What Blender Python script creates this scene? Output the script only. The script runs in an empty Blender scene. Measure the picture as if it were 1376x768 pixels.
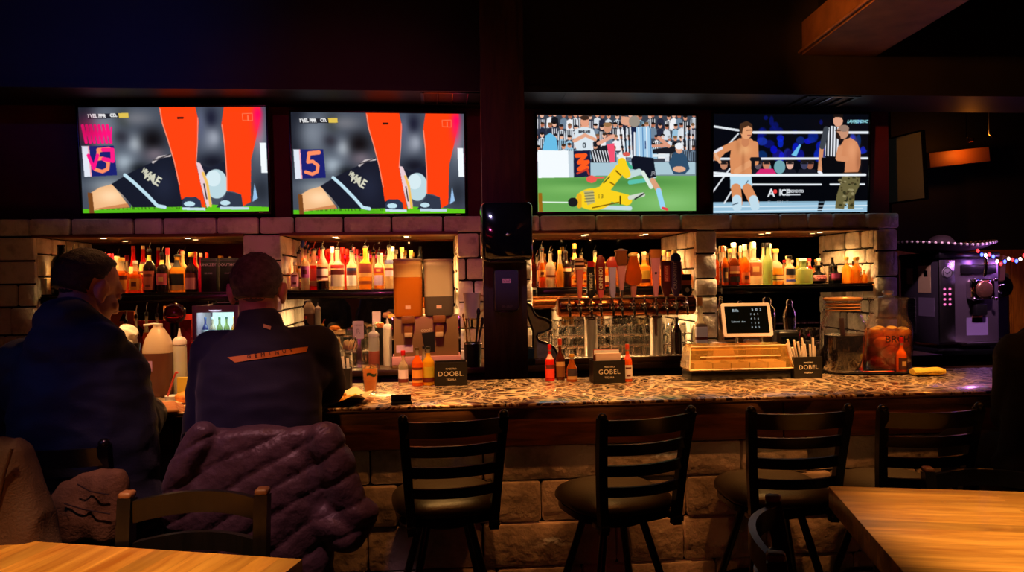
import bpy, bmesh, math, random
import numpy as np
from mathutils import Vector, Matrix, Euler, noise
from mathutils.bvhtree import BVHTree
random.seed(7)
SC = bpy.context.scene
COL = SC.collection
PI = math.pi
# ------------------------------------------------------------------ camera model (1376 x 768)
FPX = 1020.0
CZ = 1.60
CAM_R = Matrix.Rotation(math.radians(-5.8), 3, 'Z') @ Matrix.Rotation(PI / 2 + math.radians(-0.5), 3, 'X') @ Matrix.Rotation(-0.0155, 3, 'Z')
def ray(px, py): return CAM_R @ Vector(((px - 688) / FPX, -(py - 384) / FPX, -1.0))
def P(px, py, Y):
    d = ray(px, py); t = Y / d.y
    return Vector((t * d.x, Y, CZ + t * d.z))
def PZ(px, py, Z):
    d = ray(px, py); t = (Z - CZ) / d.z
    return Vector((t * d.x, t * d.y, Z))
def X_(px, Y): return P(px, 384, Y).x
def MPP(px, Y):                       # metres per pixel around column px at depth plane Y
    return X_(px + .5, Y) - X_(px - .5, Y)
cam = bpy.data.cameras.new('camera')
cam.sensor_width = 36; cam.lens = 36 * FPX / 1376; cam.clip_start = .05; cam.clip_end = 100
camo = bpy.data.objects.new('camera', cam); COL.objects.link(camo)
camo.matrix_world = Matrix.Translation((0, 0, CZ)) @ CAM_R.to_4x4()
SC.camera = camo
SC.view_settings.view_transform = 'Standard'
SC.view_settings.look = 'None'
SC.view_settings.gamma = 1
SC.view_settings.use_curve_mapping = False
SC.view_settings.exposure = 0.0
# ------------------------------------------------------------------ colours and materials
def lin(c):
    c = c / 255.0
    return c / 12.92 if c <= .04045 else ((c + .055) / 1.055) ** 2.4
def C(r, g, b): return (lin(r), lin(g), lin(b), 1)
MATS = {}
def M(name, col=(128, 128, 128), rough=.5, metal=0, trans=0, ior=1.45, spec=.5, coat=0, var=0.0, vscale=20, bump=0, bscale=60, stretch=(1, 1, 1), emit=None, estr=0, sheen=0, sss=0):
    if name in MATS: return MATS[name]
    m = bpy.data.materials.new(name); m.use_nodes = True
    nt = m.node_tree; N = nt.nodes; L = nt.links
    b = N['Principled BSDF']
    c = C(*col)
    b.inputs['Base Color'].default_value = c
    b.inputs['Roughness'].default_value = rough
    b.inputs['Metallic'].default_value = metal
    b.inputs['IOR'].default_value = ior
    b.inputs['Transmission Weight'].default_value = trans
    b.inputs['Specular IOR Level'].default_value = spec
    b.inputs['Coat Weight'].default_value = coat
    b.inputs['Coat Roughness'].default_value = .08
    if sheen: b.inputs['Sheen Weight'].default_value = sheen
    if sss:
        b.inputs['Subsurface Weight'].default_value = sss; b.inputs['Subsurface Radius'].default_value = (.01, .004, .002)
    if emit:
        b.inputs['Emission Color'].default_value = C(*emit); b.inputs['Emission Strength'].default_value = estr
    if var or bump:
        tc = N.new('ShaderNodeTexCoord'); mp = N.new('ShaderNodeMapping'); mp.inputs['Scale'].default_value = stretch
        L.new(tc.outputs['Object'], mp.inputs['Vector'])
    if var:
        nz = N.new('ShaderNodeTexNoise'); nz.inputs['Scale'].default_value = vscale; nz.inputs['Detail'].default_value = 4
        L.new(mp.outputs['Vector'], nz.inputs['Vector'])
        rp = N.new('ShaderNodeValToRGB')
        rp.color_ramp.elements[0].position = .3; rp.color_ramp.elements[1].position = .7
        rp.color_ramp.elements[0].color = tuple(x * (1 - var) for x in c[:3]) + (1,)
        rp.color_ramp.elements[1].color = tuple(min(1, x * (1 + var)) for x in c[:3]) + (1,)
        L.new(nz.outputs['Fac'], rp.inputs['Fac']); L.new(rp.outputs['Color'], b.inputs['Base Color'])
    if bump:
        n2 = N.new('ShaderNodeTexNoise'); n2.inputs['Scale'].default_value = bscale; n2.inputs['Detail'].default_value = 3
        L.new(mp.outputs['Vector'], n2.inputs['Vector'])
        bp = N.new('ShaderNodeBump'); bp.inputs['Strength'].default_value = bump; bp.inputs['Distance'].default_value = .01
        L.new(n2.outputs['Fac'], bp.inputs['Height']); L.new(bp.outputs['Normal'], b.inputs['Normal'])
    MATS[name] = m
    return m
def glow(name, col, strength):
    if name in MATS: return MATS[name]
    m = bpy.data.materials.new(name); m.use_nodes = True
    b = m.node_tree.nodes['Principled BSDF']
    b.inputs['Base Color'].default_value = (0, 0, 0, 1)
    b.inputs['Emission Color'].default_value = C(*col); b.inputs['Emission Strength'].default_value = strength
    MATS[name] = m
    return m
def wood(name, dark, light, rough=.45, scale=3.0, axis='X', grain=14, coat=0, bump=.25, planks=None):
    """grain runs along the given axis; planks = (length, width, jitter) draws a butcher block of staves"""
    if name in MATS: return MATS[name]
    m = bpy.data.materials.new(name); m.use_nodes = True
    nt = m.node_tree; N = nt.nodes; L = nt.links; b = N['Principled BSDF']
    b.inputs['Roughness'].default_value = rough; b.inputs['Coat Weight'].default_value = coat; b.inputs['Coat Roughness'].default_value = .15
    tc = N.new('ShaderNodeTexCoord'); mp = N.new('ShaderNodeMapping')
    s = {'X': (1, grain, grain), 'Y': (grain, 1, grain), 'Z': (grain, grain, 1)}[axis]
    mp.inputs['Scale'].default_value = s
    L.new(tc.outputs['Object'], mp.inputs['Vector'])
    vec = mp.outputs['Vector']
    if planks:
        bk = N.new('ShaderNodeTexBrick'); bk.inputs['Scale'].default_value = 1
        bk.inputs['Brick Width'].default_value = planks[0]; bk.inputs['Row Height'].default_value = planks[1]
        bk.inputs['Mortar Size'].default_value = .0006; bk.inputs['Color1'].default_value = (0, 0, 0, 1); bk.inputs['Color2'].default_value = (1, 1, 1, 1); bk.inputs['Mortar'].default_value = (.2, .2, .2, 1)
        bk.offset = .37; bk.offset_frequency = 2
        mb = N.new('ShaderNodeMapping')
        if axis == 'Y': mb.inputs['Rotation'].default_value = (0, 0, PI / 2)
        L.new(tc.outputs['Object'], mb.inputs['Vector']); L.new(mb.outputs['Vector'], bk.inputs['Vector'])
        ad = N.new('ShaderNodeVectorMath'); ad.operation = 'MULTIPLY_ADD'
        ad.inputs[1].default_value = (7, 7, 7)
        L.new(bk.outputs['Color'], ad.inputs[0]); L.new(mp.outputs['Vector'], ad.inputs[2]); vec = ad.outputs['Vector']
    nz = N.new('ShaderNodeTexNoise'); nz.inputs['Scale'].default_value = scale; nz.inputs['Detail'].default_value = 6; nz.inputs['Roughness'].default_value = .62; nz.inputs['Distortion'].default_value = .6
    L.new(vec, nz.inputs['Vector'])
    rp = N.new('ShaderNodeValToRGB'); e = rp.color_ramp.elements
    e[0].position = .32; e[1].position = .68; e[0].color = C(*dark); e[1].color = C(*light)
    L.new(nz.outputs['Fac'], rp.inputs['Fac'])
    out = rp.outputs['Color']
    if planks:
        hs = N.new('ShaderNodeHueSaturation'); mr = N.new('ShaderNodeMapRange')
        mr.inputs['To Min'].default_value = .68; mr.inputs['To Max'].default_value = 1.18
        L.new(bk.outputs['Color'], mr.inputs['Value']); L.new(mr.outputs['Result'], hs.inputs['Value']); L.new(out, hs.inputs['Color']); out = hs.outputs['Color']
    L.new(out, b.inputs['Base Color'])
    if bump:
        bp = N.new('ShaderNodeBump'); bp.inputs['Strength'].default_value = bump; bp.inputs['Distance'].default_value = .004
        L.new(nz.outputs['Fac'], bp.inputs['Height']); L.new(bp.outputs['Normal'], b.inputs['Normal'])
    MATS[name] = m
    return m
def attr_mat(name, rough=.6, emission=0, bump=0, bscale=40, var=0, vscale=15):
    """colour comes from the mesh's own attribute 'tint' (per-block colours, screen pictures)"""
    if name in MATS: return MATS[name]
    m = bpy.data.materials.new(name); m.use_nodes = True
    nt = m.node_tree; N = nt.nodes; L = nt.links; b = N['Principled BSDF']
    b.inputs['Roughness'].default_value = rough
    a = N.new('ShaderNodeAttribute'); a.attribute_name = 'tint'
    out = a.outputs['Color']
    tc = N.new('ShaderNodeTexCoord')
    if var:
        nz = N.new('ShaderNodeTexNoise'); nz.inputs['Scale'].default_value = vscale; nz.inputs['Detail'].default_value = 5; nz.inputs['Roughness'].default_value = .65
        L.new(tc.outputs['Object'], nz.inputs['Vector'])
        mr = N.new('ShaderNodeMapRange'); mr.inputs['From Min'].default_value = .3; mr.inputs['From Max'].default_value = .7
        mr.inputs['To Min'].default_value = 1 - var; mr.inputs['To Max'].default_value = 1 + var
        hs = N.new('ShaderNodeHueSaturation'); L.new(nz.outputs['Fac'], mr.inputs['Value']); L.new(mr.outputs['Result'], hs.inputs['Value']); L.new(out, hs.inputs['Color']); out = hs.outputs['Color']
    if emission:
        b.inputs['Base Color'].default_value = (.004, .004, .004, 1)
        L.new(out, b.inputs['Emission Color']); b.inputs['Emission Strength'].default_value = emission
    else:
        L.new(out, b.inputs['Base Color'])
    if bump:
        n2 = N.new('ShaderNodeTexNoise'); n2.inputs['Scale'].default_value = bscale; n2.inputs['Detail'].default_value = 5
        L.new(tc.outputs['Object'], n2.inputs['Vector'])
        bp = N.new('ShaderNodeBump'); bp.inputs['Strength'].default_value = bump; bp.inputs['Distance'].default_value = .02
        L.new(n2.outputs['Fac'], bp.inputs['Height']); L.new(bp.outputs['Normal'], b.inputs['Normal'])
    MATS[name] = m
    return m
def thin(name, tint=(255, 255, 255), haze=.1, hazecol=None, rough=.04, transl=.5, edge=.75, power=2.6):
    """thin clear or tinted glass: light passes straight through, the surface mirrors at grazing angles, haze adds a milky body"""
    if name in MATS: return MATS[name]
    m = bpy.data.materials.new(name); m.use_nodes = True
    nt = m.node_tree; N = nt.nodes; L = nt.links; N.remove(N['Principled BSDF']); out = [n for n in N if n.type == 'OUTPUT_MATERIAL'][0]
    tr = N.new('ShaderNodeBsdfTransparent'); tr.inputs[0].default_value = C(*tint)
    hc = C(*(hazecol or tint))
    df = N.new('ShaderNodeBsdfDiffuse'); df.inputs[0].default_value = hc; tl = N.new('ShaderNodeBsdfTranslucent'); tl.inputs[0].default_value = hc
    m0 = N.new('ShaderNodeMixShader'); m0.inputs[0].default_value = transl; L.new(df.outputs[0], m0.inputs[1]); L.new(tl.outputs[0], m0.inputs[2])
    m1 = N.new('ShaderNodeMixShader'); m1.inputs[0].default_value = haze; L.new(tr.outputs[0], m1.inputs[1]); L.new(m0.outputs[0], m1.inputs[2])
    gl = N.new('ShaderNodeBsdfGlossy'); gl.inputs['Roughness'].default_value = rough
    lw = N.new('ShaderNodeLayerWeight'); lw.inputs[0].default_value = .5
    pw = N.new('ShaderNodeMath'); pw.operation = 'POWER'; pw.inputs[1].default_value = power; L.new(lw.outputs['Facing'], pw.inputs[0])
    fr = N.new('ShaderNodeMath'); fr.operation = 'MULTIPLY_ADD'; fr.inputs[1].default_value = edge; fr.inputs[2].default_value = .045; L.new(pw.outputs[0], fr.inputs[0])
    m2 = N.new('ShaderNodeMixShader'); L.new(fr.outputs[0], m2.inputs[0]); L.new(m1.outputs[0], m2.inputs[1]); L.new(gl.outputs[0], m2.inputs[2])
    L.new(m2.outputs[0], out.inputs['Surface']); MATS[name] = m
    return m
# ------------------------------------------------------------------ mesh helpers
def bm_(): return bmesh.new()
def box(bm, c, s, rot=None, bev=0, mi=0, seg=2, mat=None):
    r = bmesh.ops.create_cube(bm, size=1)
    vs = r['verts']
    T = Matrix.Translation(c) @ (rot.to_matrix().to_4x4() if isinstance(rot, Euler) else (rot.to_4x4() if rot is not None else Matrix())) @ Matrix.Diagonal((s[0], s[1], s[2], 1))
    bmesh.ops.transform(bm, matrix=T, verts=vs)
    fs = list({f for v in vs for f in v.link_faces})
    for f in fs: f.material_index = mi
    if bev:
        es = list({e for v in vs for e in v.link_edges})
        q = bmesh.ops.bevel(bm, geom=es, offset=min(bev, min(s) * .45), segments=seg, profile=.5, affect='EDGES')
        for f in q['faces']: f.material_index = mi
    return vs
def ring(bm, pts): return [bm.verts.new(p) for p in pts]
def skin_rings(bm, rings, mi=0, cap0=True, cap1=True, closed=True):
    fs = []
    for a, b in zip(rings, rings[1:]):
        n = len(a)
        for i in range(n if closed else n - 1):
            j = (i + 1) % n
            try:
                f = bm.faces.new((a[i], a[j], b[j], b[i])); f.material_index = mi; fs.append(f)
            except ValueError: pass
    if cap0 and len(rings[0]) > 2:
        f = bm.faces.new(list(reversed(rings[0]))); f.material_index = mi; fs.append(f)
    if cap1 and len(rings[-1]) > 2:
        f = bm.faces.new(rings[-1]); f.material_index = mi; fs.append(f)
    return fs
def lathe(bm, prof, seg=24, c=(0, 0, 0), sq=0, mis=None, cap=True, sx=1, sy=1):
    """prof: list of (r, z); sq > 0 makes the section a rounded square; mis: material index per band"""
    rings = []
    for r, z in prof:
        pts = []
        for i in range(seg):
            a = 2 * PI * i / seg
            k = 1.0
            if sq and r > .012:
                n = sq; k = 1 / (abs(math.cos(a)) ** n + abs(math.sin(a)) ** n) ** (1 / n)
                k = min(k, 1.34)
            pts.append((c[0] + r * k * math.cos(a) * sx, c[1] + r * k * math.sin(a) * sy, c[2] + z))
        rings.append(ring(bm, pts))
    for i in range(len(rings) - 1):
        skin_rings(bm, rings[i:i + 2], mis[i] if mis else 0, False, False)
    if cap:
        if prof[0][0] > 1e-5:
            f = bm.faces.new(list(reversed(rings[0]))); f.material_index = mis[0] if mis else 0
        if prof[-1][0] > 1e-5:
            f = bm.faces.new(rings[-1]); f.material_index = mis[-1] if mis else 0
    return rings
def frame_of(d):
    d = Vector(d).normalized(); u = Vector((0, 0, 1)) if abs(d.z) < .9 else Vector((1, 0, 0))
    a = d.cross(u).normalized(); return a, d.cross(a).normalized()
def tube(bm, pts, r, seg=10, mi=0, flat=1.0, caps=True):
    pts = [Vector(p) for p in pts]; n = len(pts); rs = r if isinstance(r, (list, tuple)) else [r] * n
    rings = []; a = None
    for i, p in enumerate(pts):
        d = (pts[min(i + 1, n - 1)] - pts[max(i - 1, 0)]).normalized()
        if a is None: a, b = frame_of(d)
        else:
            a = (a - d * a.dot(d)).normalized(); b = d.cross(a)
        rings.append(ring(bm, [p + (a * math.cos(2 * PI * k / seg) + b * math.sin(2 * PI * k / seg) * flat) * rs[i] for k in range(seg)]))
    return skin_rings(bm, rings, mi, caps, caps)
def strip(bm, pts, w, t, up=(0, 0, 1), mi=0):
    """bar of section w (along up) x t swept through pts"""
    up = Vector(up); rings = []; pts = [Vector(p) for p in pts]
    for i, p in enumerate(pts):
        d = (pts[min(i + 1, len(pts) - 1)] - pts[max(i - 1, 0)]).normalized()
        s = d.cross(up).normalized(); u = s.cross(d).normalized()
        rings.append(ring(bm, [p + s * t / 2 + u * w / 2, p - s * t / 2 + u * w / 2, p - s * t / 2 - u * w / 2, p + s * t / 2 - u * w / 2]))
    return skin_rings(bm, rings, mi)
def ball(bm, c, r, seg=12, scale=(1, 1, 1), rot=None, mi=0):
    q = bmesh.ops.create_uvsphere(bm, u_segments=seg, v_segments=max(6, seg * 2 // 3), radius=r)
    T = Matrix.Translation(c) @ (rot.to_4x4() if rot is not None else Matrix()) @ Matrix.Diagonal((scale[0], scale[1], scale[2], 1))
    bmesh.ops.transform(bm, matrix=T, verts=q['verts'])
    for v in q['verts']:
        for f in v.link_faces: f.material_index = mi
    return q['verts']
def prism(bm, poly, d, T=None, mi=0):
    """extrude a 2-D outline (x, z) along y from 0 to d, then transform by T"""
    T = T or Matrix()
    a = [bm.verts.new(T @ Vector((x, 0, z))) for x, z in poly]; b = [bm.verts.new(T @ Vector((x, d, z))) for x, z in poly]
    n = len(poly)
    fs = [bm.faces.new(a), bm.faces.new(list(reversed(b)))]
    for i in range(n): fs.append(bm.faces.new((a[i], b[i], b[(i + 1) % n], a[(i + 1) % n])))
    for f in fs: f.material_index = mi
    return fs
def rrect(w, h, r, n=5):
    pts = []
    for cx, cz, a0 in ((w / 2 - r, h / 2 - r, 0), (-w / 2 + r, h / 2 - r, PI / 2), (-w / 2 + r, -h / 2 + r, PI), (w / 2 - r, -h / 2 + r, 1.5 * PI)):
        for i in range(n + 1):
            a = a0 + PI / 2 * i / n; pts.append((cx + r * math.cos(a), cz + r * math.sin(a)))
    return pts
def add(name, bm, mats, parent=None, smooth=35, loc=None, rot=None):
    if isinstance(bm, bmesh.types.BMesh):
        bmesh.ops.recalc_face_normals(bm, faces=bm.faces[:])
        me = bpy.data.meshes.new(name); bm.to_mesh(me); bm.free()
    else: me = bm
    for m in (mats if isinstance(mats, (list, tuple)) else [mats]): me.materials.append(m)
    if smooth and len(me.polygons):
        me.polygons.foreach_set('use_smooth', [True] * len(me.polygons))
        me.set_sharp_from_angle(angle=math.radians(smooth))
    o = bpy.data.objects.new(name, me); COL.objects.link(o)
    if parent: o.parent = parent
    if loc is not None: o.location = loc
    if rot is not None: o.rotation_euler = rot
    return o
def tag(o, label, cat, group=None, kind=None):
    o['label'] = label; o['category'] = cat
    if group: o['group'] = group
    if kind: o['kind'] = kind
    return o
def thing(name, label, cat, loc=(0, 0, 0), rz=0, group=None, rot=None):
    o = bpy.data.objects.new(name, None); COL.objects.link(o); o.empty_display_size = .05
    o.location = loc; o.rotation_euler = rot if rot else (0, 0, rz)
    return tag(o, label, cat, group)
def structure(name, bm, mats, smooth=35, label=None):
    o = add(name, bm, mats, None, smooth); o['kind'] = 'structure'
    if label: o['label'] = label
    o['category'] = 'room'
    return o
def kids(o): return list(o.children)
def dup(root, label=None, loc=None, rot=None, group=None, scale=None):
    r = root.copy(); COL.objects.link(r)
    if loc is not None: r.location = loc
    if rot is not None: r.rotation_euler = rot
    if scale is not None: r.scale = scale
    if label: r['label'] = label
    if group: r['group'] = group
    def go(src, dst):
        for ch in list(src.children):
            c = ch.copy(); COL.objects.link(c); c.parent = dst; go(ch, c)
    go(root, r)
    return r
def text_mesh(s, size, ext=.0006, align='CENTER', space=1.0):
    cu = bpy.data.curves.new('lettering', 'FONT'); cu.body = s; cu.size = size; cu.extrude = ext; cu.align_x = align; cu.align_y = 'CENTER'; cu.space_character = space; cu.resolution_u = 3
    ob = bpy.data.objects.new('lettering', cu); COL.objects.link(ob)
    dg = bpy.context.evaluated_depsgraph_get(); dg.update()
    me = bpy.data.meshes.new_from_object(ob.evaluated_get(dg)); bpy.data.objects.remove(ob); bpy.data.curves.remove(cu)
    return me
def letter(s, size, m, parent, loc, rot=(PI / 2, 0, 0), ext=.0006, space=1.0, align='CENTER', name='lettering'):
    return add(name, text_mesh(s, size, ext, align, space), m, parent, 0, loc, rot)
def remeshed(bm, voxel, smooth=4, fac=.5):
    """all overlapping solids of bm fused into one continuous surface"""
    me = bpy.data.meshes.new('fuse'); bmesh.ops.recalc_face_normals(bm, faces=bm.faces[:]); bm.to_mesh(me); bm.free()
    ob = bpy.data.objects.new('fuse', me); COL.objects.link(ob)
    r = ob.modifiers.new('r', 'REMESH'); r.mode = 'VOXEL'; r.voxel_size = voxel
    if smooth:
        s = ob.modifiers.new('s', 'SMOOTH'); s.iterations = smooth; s.factor = fac
    dg = bpy.context.evaluated_depsgraph_get(); dg.update()
    out = bpy.data.meshes.new_from_object(ob.evaluated_get(dg)); bpy.data.objects.remove(ob); bpy.data.meshes.remove(me)
    return out
def capsule(bm, p0, p1, r0, r1, seg=16, sx=1.0, axis=None):
    """tapered limb; axis + sx widen the section along a direction"""
    p0 = Vector(p0); p1 = Vector(p1); d = p1 - p0; l = d.length; d = d.normalized() if l > 1e-6 else Vector((0, 0, 1))
    if axis is not None:
        a = Vector(axis); a = (a - d * a.dot(d)).normalized(); b = d.cross(a)
    else: a, b = frame_of(d)
    rings = []
    for i in range(1, 5):
        t = PI / 2 * (1 - i / 4); rings.append((p0 - d * r0 * math.sin(t), r0 * math.cos(t)))
    for i in range(0, 4):
        t = PI / 2 * i / 4; rings.append((p1 + d * r1 * math.sin(t), r1 * math.cos(t)))
    rr = [ring(bm, [c + (a * math.cos(2 * PI * k / seg) * sx + b * math.sin(2 * PI * k / seg)) * max(r, .0005) for k in range(seg)]) for c, r in rings]
    skin_rings(bm, rr)
def loft(bm, secs, seg=28, power=2.3):
    """secs: (centre, half width vec, half depth vec) super-ellipse sections"""
    rr = []
    for c, u, v in secs:
        c = Vector(c); u = Vector(u); v = Vector(v); pts = []
        for k in range(seg):
            a = 2 * PI * k / seg; ca, sa = math.cos(a), math.sin(a)
            pts.append(c + u * math.copysign(abs(ca) ** (2 / power), ca) + v * math.copysign(abs(sa) ** (2 / power), sa))
        rr.append(ring(bm, pts))
    return skin_rings(bm, rr)
def displace(me, f):
    n = [v.normal.copy() for v in me.vertices]
    for v, nn in zip(me.vertices, n):
        v.co = v.co + nn * f(v.co, nn)
    me.update()
def light(kind, name, loc, energy, col, size=.1, rot=None, spot=None, blend=.6, parent=None, sy=None, target=None):
    l = bpy.data.lights.new(name, kind); l.energy = energy; l.color = tuple(lin(x) for x in col)
    if kind == 'AREA':
        l.size = size
        if sy: l.shape = 'RECTANGLE'; l.size_y = sy
        else: l.shape = 'DISK'
    elif kind in ('POINT', 'SPOT'): l.shadow_soft_size = size
    if kind == 'SPOT': l.spot_size = math.radians(spot or 60); l.spot_blend = blend
    o = bpy.data.objects.new(name, l); COL.objects.link(o); o.location = loc
    if target is not None: o.rotation_euler = (Vector(target) - Vector(loc)).to_track_quat('-Z', 'Y').to_euler()
    elif rot: o.rotation_euler = rot
    if parent: o.parent = parent
    return o
# ------------------------------------------------------------------ materials of the place
m_black = M('black_paint', (14, 14, 17), .7)
m_ceil = M('dark_ceiling', (12, 12, 14), .8, var=.2, vscale=3)
m_soffit = M('soffit_paint', (27, 25, 29), .55, var=.25, vscale=4)
m_tvwall = M('maroon_wall', (88, 24, 34), .6, var=.2, vscale=5)
m_floor = wood('floor_boards', (30, 20, 15), (54, 36, 25), .5, 2, 'X', 10, planks=(1.2, .13))
m_stone = attr_mat('stone_block', .85, bump=.6, bscale=28, var=.35, vscale=9)
m_darkwood = wood('dark_plank', (40, 24, 15), (92, 58, 34), .42, 3.2, 'X', 9, bump=.3)
m_darkwood_z = wood('dark_post', (30, 19, 14), (70, 44, 30), .5, 2.6, 'Z', 8, bump=.3)
m_alcwood = wood('alcove_board', (96, 58, 28), (150, 96, 48), .45, 3, 'X', 8)
m_pine = wood('pine_board', (120, 72, 30), (176, 116, 56), .5, 3, 'Z', 8)
m_mirror = M('mirror_glass', (190, 185, 180), .015, metal=1)
m_shelf = M('black_shelf', (16, 17, 19), .25, coat=.4)
m_steel = M('brushed_steel', (190, 188, 186), .25, metal=1, bump=.05, bscale=200, stretch=(1, 1, 30))
m_chrome = M('chrome', (225, 222, 218), .06, metal=1)
m_blackmetal = M('black_metal', (20, 20, 22), .35, spec=.5)
m_blackplastic = M('black_plastic', (15, 15, 17), .3)
m_white = M('white_plastic', (225, 220, 222), .4)
m_paper = M('white_paper', (235, 230, 225), .7)
m_copper = M('copper_drum', (176, 104, 56), .22, metal=1, bump=.05)
m_brass = M('brass', (214, 160, 70), .18, metal=1)
m_gold = M('gold_foil', (222, 170, 80), .3, metal=.8)
m_glass = M('clear_glass', (246, 246, 244), .02, trans=1, ior=1.45)
m_letter = M('cream_print', (226, 212, 190), .5)
m_block = attr_mat('rough_block', .8, bump=.9, bscale=16, var=.6, vscale=4.5)
m_apron = wood('apron_plank', (66, 36, 19), (142, 84, 44), .45, 3.0, 'X', 8, bump=.35)
def set_tint(bm, faces, col):
    ly = bm.loops.layers.float_color.get('tint') or bm.loops.layers.float_color.new('tint')
    for f in faces:
        for l in f.loops: l[ly] = col
def stones(bm, o, u, v, n, w, h, rows, bw, depth=.06, base=(112, 86, 72), rng=None, gap=.012, jitter=.012):
    """courses of rough blocks on the rectangle o + u*w + v*h, standing proud along n"""
    o, u, v, n = Vector(o), Vector(u), Vector(v), Vector(n); rng = rng or random.Random(3)
    R = Matrix((u, v, n)).transposed()
    y = 0.0; hs = [rng.uniform(.75, 1.25) for _ in range(rows)]; s = sum(hs); hs = [x * h / s for x in hs]
    for hh in hs:
        x = -rng.uniform(0, bw * .4) if w > bw * 1.5 else 0
        while x < w - .01:
            ww = rng.uniform(.55, 1.35) * bw
            if w - (x + ww) < bw * .4: ww = w - x
            x0, x1 = max(0, x), min(w, x + ww)
            if x1 - x0 > .03:
                d = depth + rng.uniform(-jitter, jitter)
                vs = box(bm, o + u * ((x0 + x1) / 2) + v * (y + hh / 2) + n * (d / 2 - .02), (max(.02, x1 - x0 - gap), max(.02, hh - gap), d), R, bev=.014, seg=2)
                fs = {f for q in vs if q.is_valid for f in q.link_faces}
                k = rng.uniform(.62, 1.2); t = rng.uniform(-8, 8)
                col = C(max(0, min(255, (base[0] + t) * k)), max(0, min(255, base[1] * k)), max(0, min(255, (base[2] - t) * k)))
                # flood to the whole bevelled block
                seen = set(fs); st = list(fs)
                while st:
                    f = st.pop()
                    for e in f.edges:
                        for g in e.link_faces:
                            if g not in seen: seen.add(g); st.append(g)
                for f in seen:
                    for q in f.verts:
                        if q.tag: continue
                        q.tag = True
                        q.co += n * noise.noise(q.co * 9) * .008 + u * noise.noise(q.co * 7 + Vector((5, 0, 0))) * .006 + v * noise.noise(q.co * 7 + Vector((0, 9, 0))) * .006
                set_tint(bm, seen, col)
            x += ww
        y += hh
def solid(bm, c, s, col=(30, 24, 22), bev=0):
    vs = box(bm, c, s, bev=bev)
    set_tint(bm, {f for q in vs if q.is_valid for f in q.link_faces}, C(*col))
    for q in vs:
        if q.is_valid: q.tag = True
def span(bm, x0, x1, y0, y1, z0, z1, **k):
    return box(bm, ((x0 + x1) / 2, (y0 + y1) / 2, (z0 + z1) / 2), (x1 - x0, y1 - y0, z1 - z0), **k)
XL, XR = -3.6, 7.2
YB = -4.2
# floor, ceiling, walls
bm = bm_(); span(bm, XL, XR, YB, 9.2, -.08, 0); structure('floor', bm, m_floor, 0)
bm = bm_(); span(bm, XL, XR, YB, 9.2, 3.6, 3.7); structure('ceiling', bm, m_ceil, 0)
bm = bm_(); span(bm, XL - .12, XL, YB, 9.2, 0, 3.6); structure('wall_left', bm, M('left_wall_paint', (40, 26, 24), .7), 0)
bm = bm_(); span(bm, XR, XR + .12, YB, 9.2, 0, 3.6); structure('wall_right', bm, m_black, 0)
bm = bm_(); span(bm, XL, XR, YB - .12, YB, 0, 3.6); structure('wall_rear', bm, M('rear_wall_paint', (44, 20, 18), .7), 0)
bm = bm_(); span(bm, XL, XR, 9.2, 9.32, 0, 3.6); structure('wall_far', bm, M('far_wall_paint', (24, 20, 20), .7), 0)
# television wall above the stone
bm = bm_(); span(bm, XL, 3.60, 5.70, 6.1, 2.06, 2.9); structure('wall_back', bm, m_tvwall, 0)
# stone alcove wall
AL = [(-2.73, -1.346), (-1.076, .161), (.714, 1.946), (2.119, 3.379)]
ZL, ZT = 1.945, 2.07
YF, YM = 5.5, 5.97
rng = random.Random(11)
bm = bm_(); bm.loops.layers.float_color.new('tint')
edges = [XL] + [e for a in AL for e in a] + [3.56]
solid(bm, ((XL + 3.56) / 2, (YF + .05 + 6.1) / 2, (ZL + .012 + ZT - .01) / 2), (3.56 - XL, 6.1 - YF - .05, ZT - ZL - .022))
for i in range(0, len(edges), 2):
    x0, x1 = edges[i], edges[i + 1]
    solid(bm, ((x0 + x1) / 2, (YF + .05 + 6.1) / 2, ZL / 2), (x1 - x0 - .03, 6.1 - YF - .05, ZL))
    stones(bm, (x0, YF + .06, .95), (1, 0, 0), (0, 0, 1), (0, -1, 0), x1 - x0, ZL - .95, 6, .26, .06, (54, 36, 29), rng)  # same stone as the cheeks, front tint darkened to hold its dimmer light
    if i > 0:       # right-hand cheek of the alcove to the left of this pier
        stones(bm, (x0 + .015, YF + .05, .98), (0, 1, 0), (0, 0, 1), (-1, 0, 0), YM - YF - .05, ZL - .98, 7, .2, .035, (84, 53, 30), rng, jitter=.006)  # cheek tint carries the warm alcove light in its colour
    if i < len(edges) - 2:
        stones(bm, (x1 - .015, YM, .98), (0, -1, 0), (0, 0, 1), (1, 0, 0), YM - YF - .05, ZL - .98, 7, .2, .035, (84, 53, 30), rng, jitter=.006)
stones(bm, (XL, YF + .06, ZL), (1, 0, 0), (0, 0, 1), (0, -1, 0), 3.56 - XL, ZT - ZL, 1, .34, .07, (66, 44, 38), rng)
o = structure('wall_back_stone', bm, m_stone, 40)
o.name = 'trim_1'; o['label'] = 'stone block surround of the four bottle alcoves under the televisions'
# alcove ceilings and mirrors
for k, (x0, x1) in enumerate(AL):
    bm = bm_(); span(bm, x0 - .01, x1 + .01, YF + .02, YM + .02, ZL, ZL + .012)
    span(bm, x0 - .01, x1 + .01, YF + .0, YF + .035, ZL - .012, ZL + .004)
    structure('trim_%d' % (k + 2), bm, m_alcwood, 0)
    bm = bm_(); span(bm, x0 - .01, x1 + .01, YM, YM + .01, 1.0, ZL)
    mo = add('back_bar_mirror', bm, m_mirror, None, 0)
    tag(mo, 'dark mirror at the back of the %s bottle alcove' % ['leftmost', 'second', 'third, behind the beer taps,', 'rightmost'][k], 'mirror')
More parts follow.
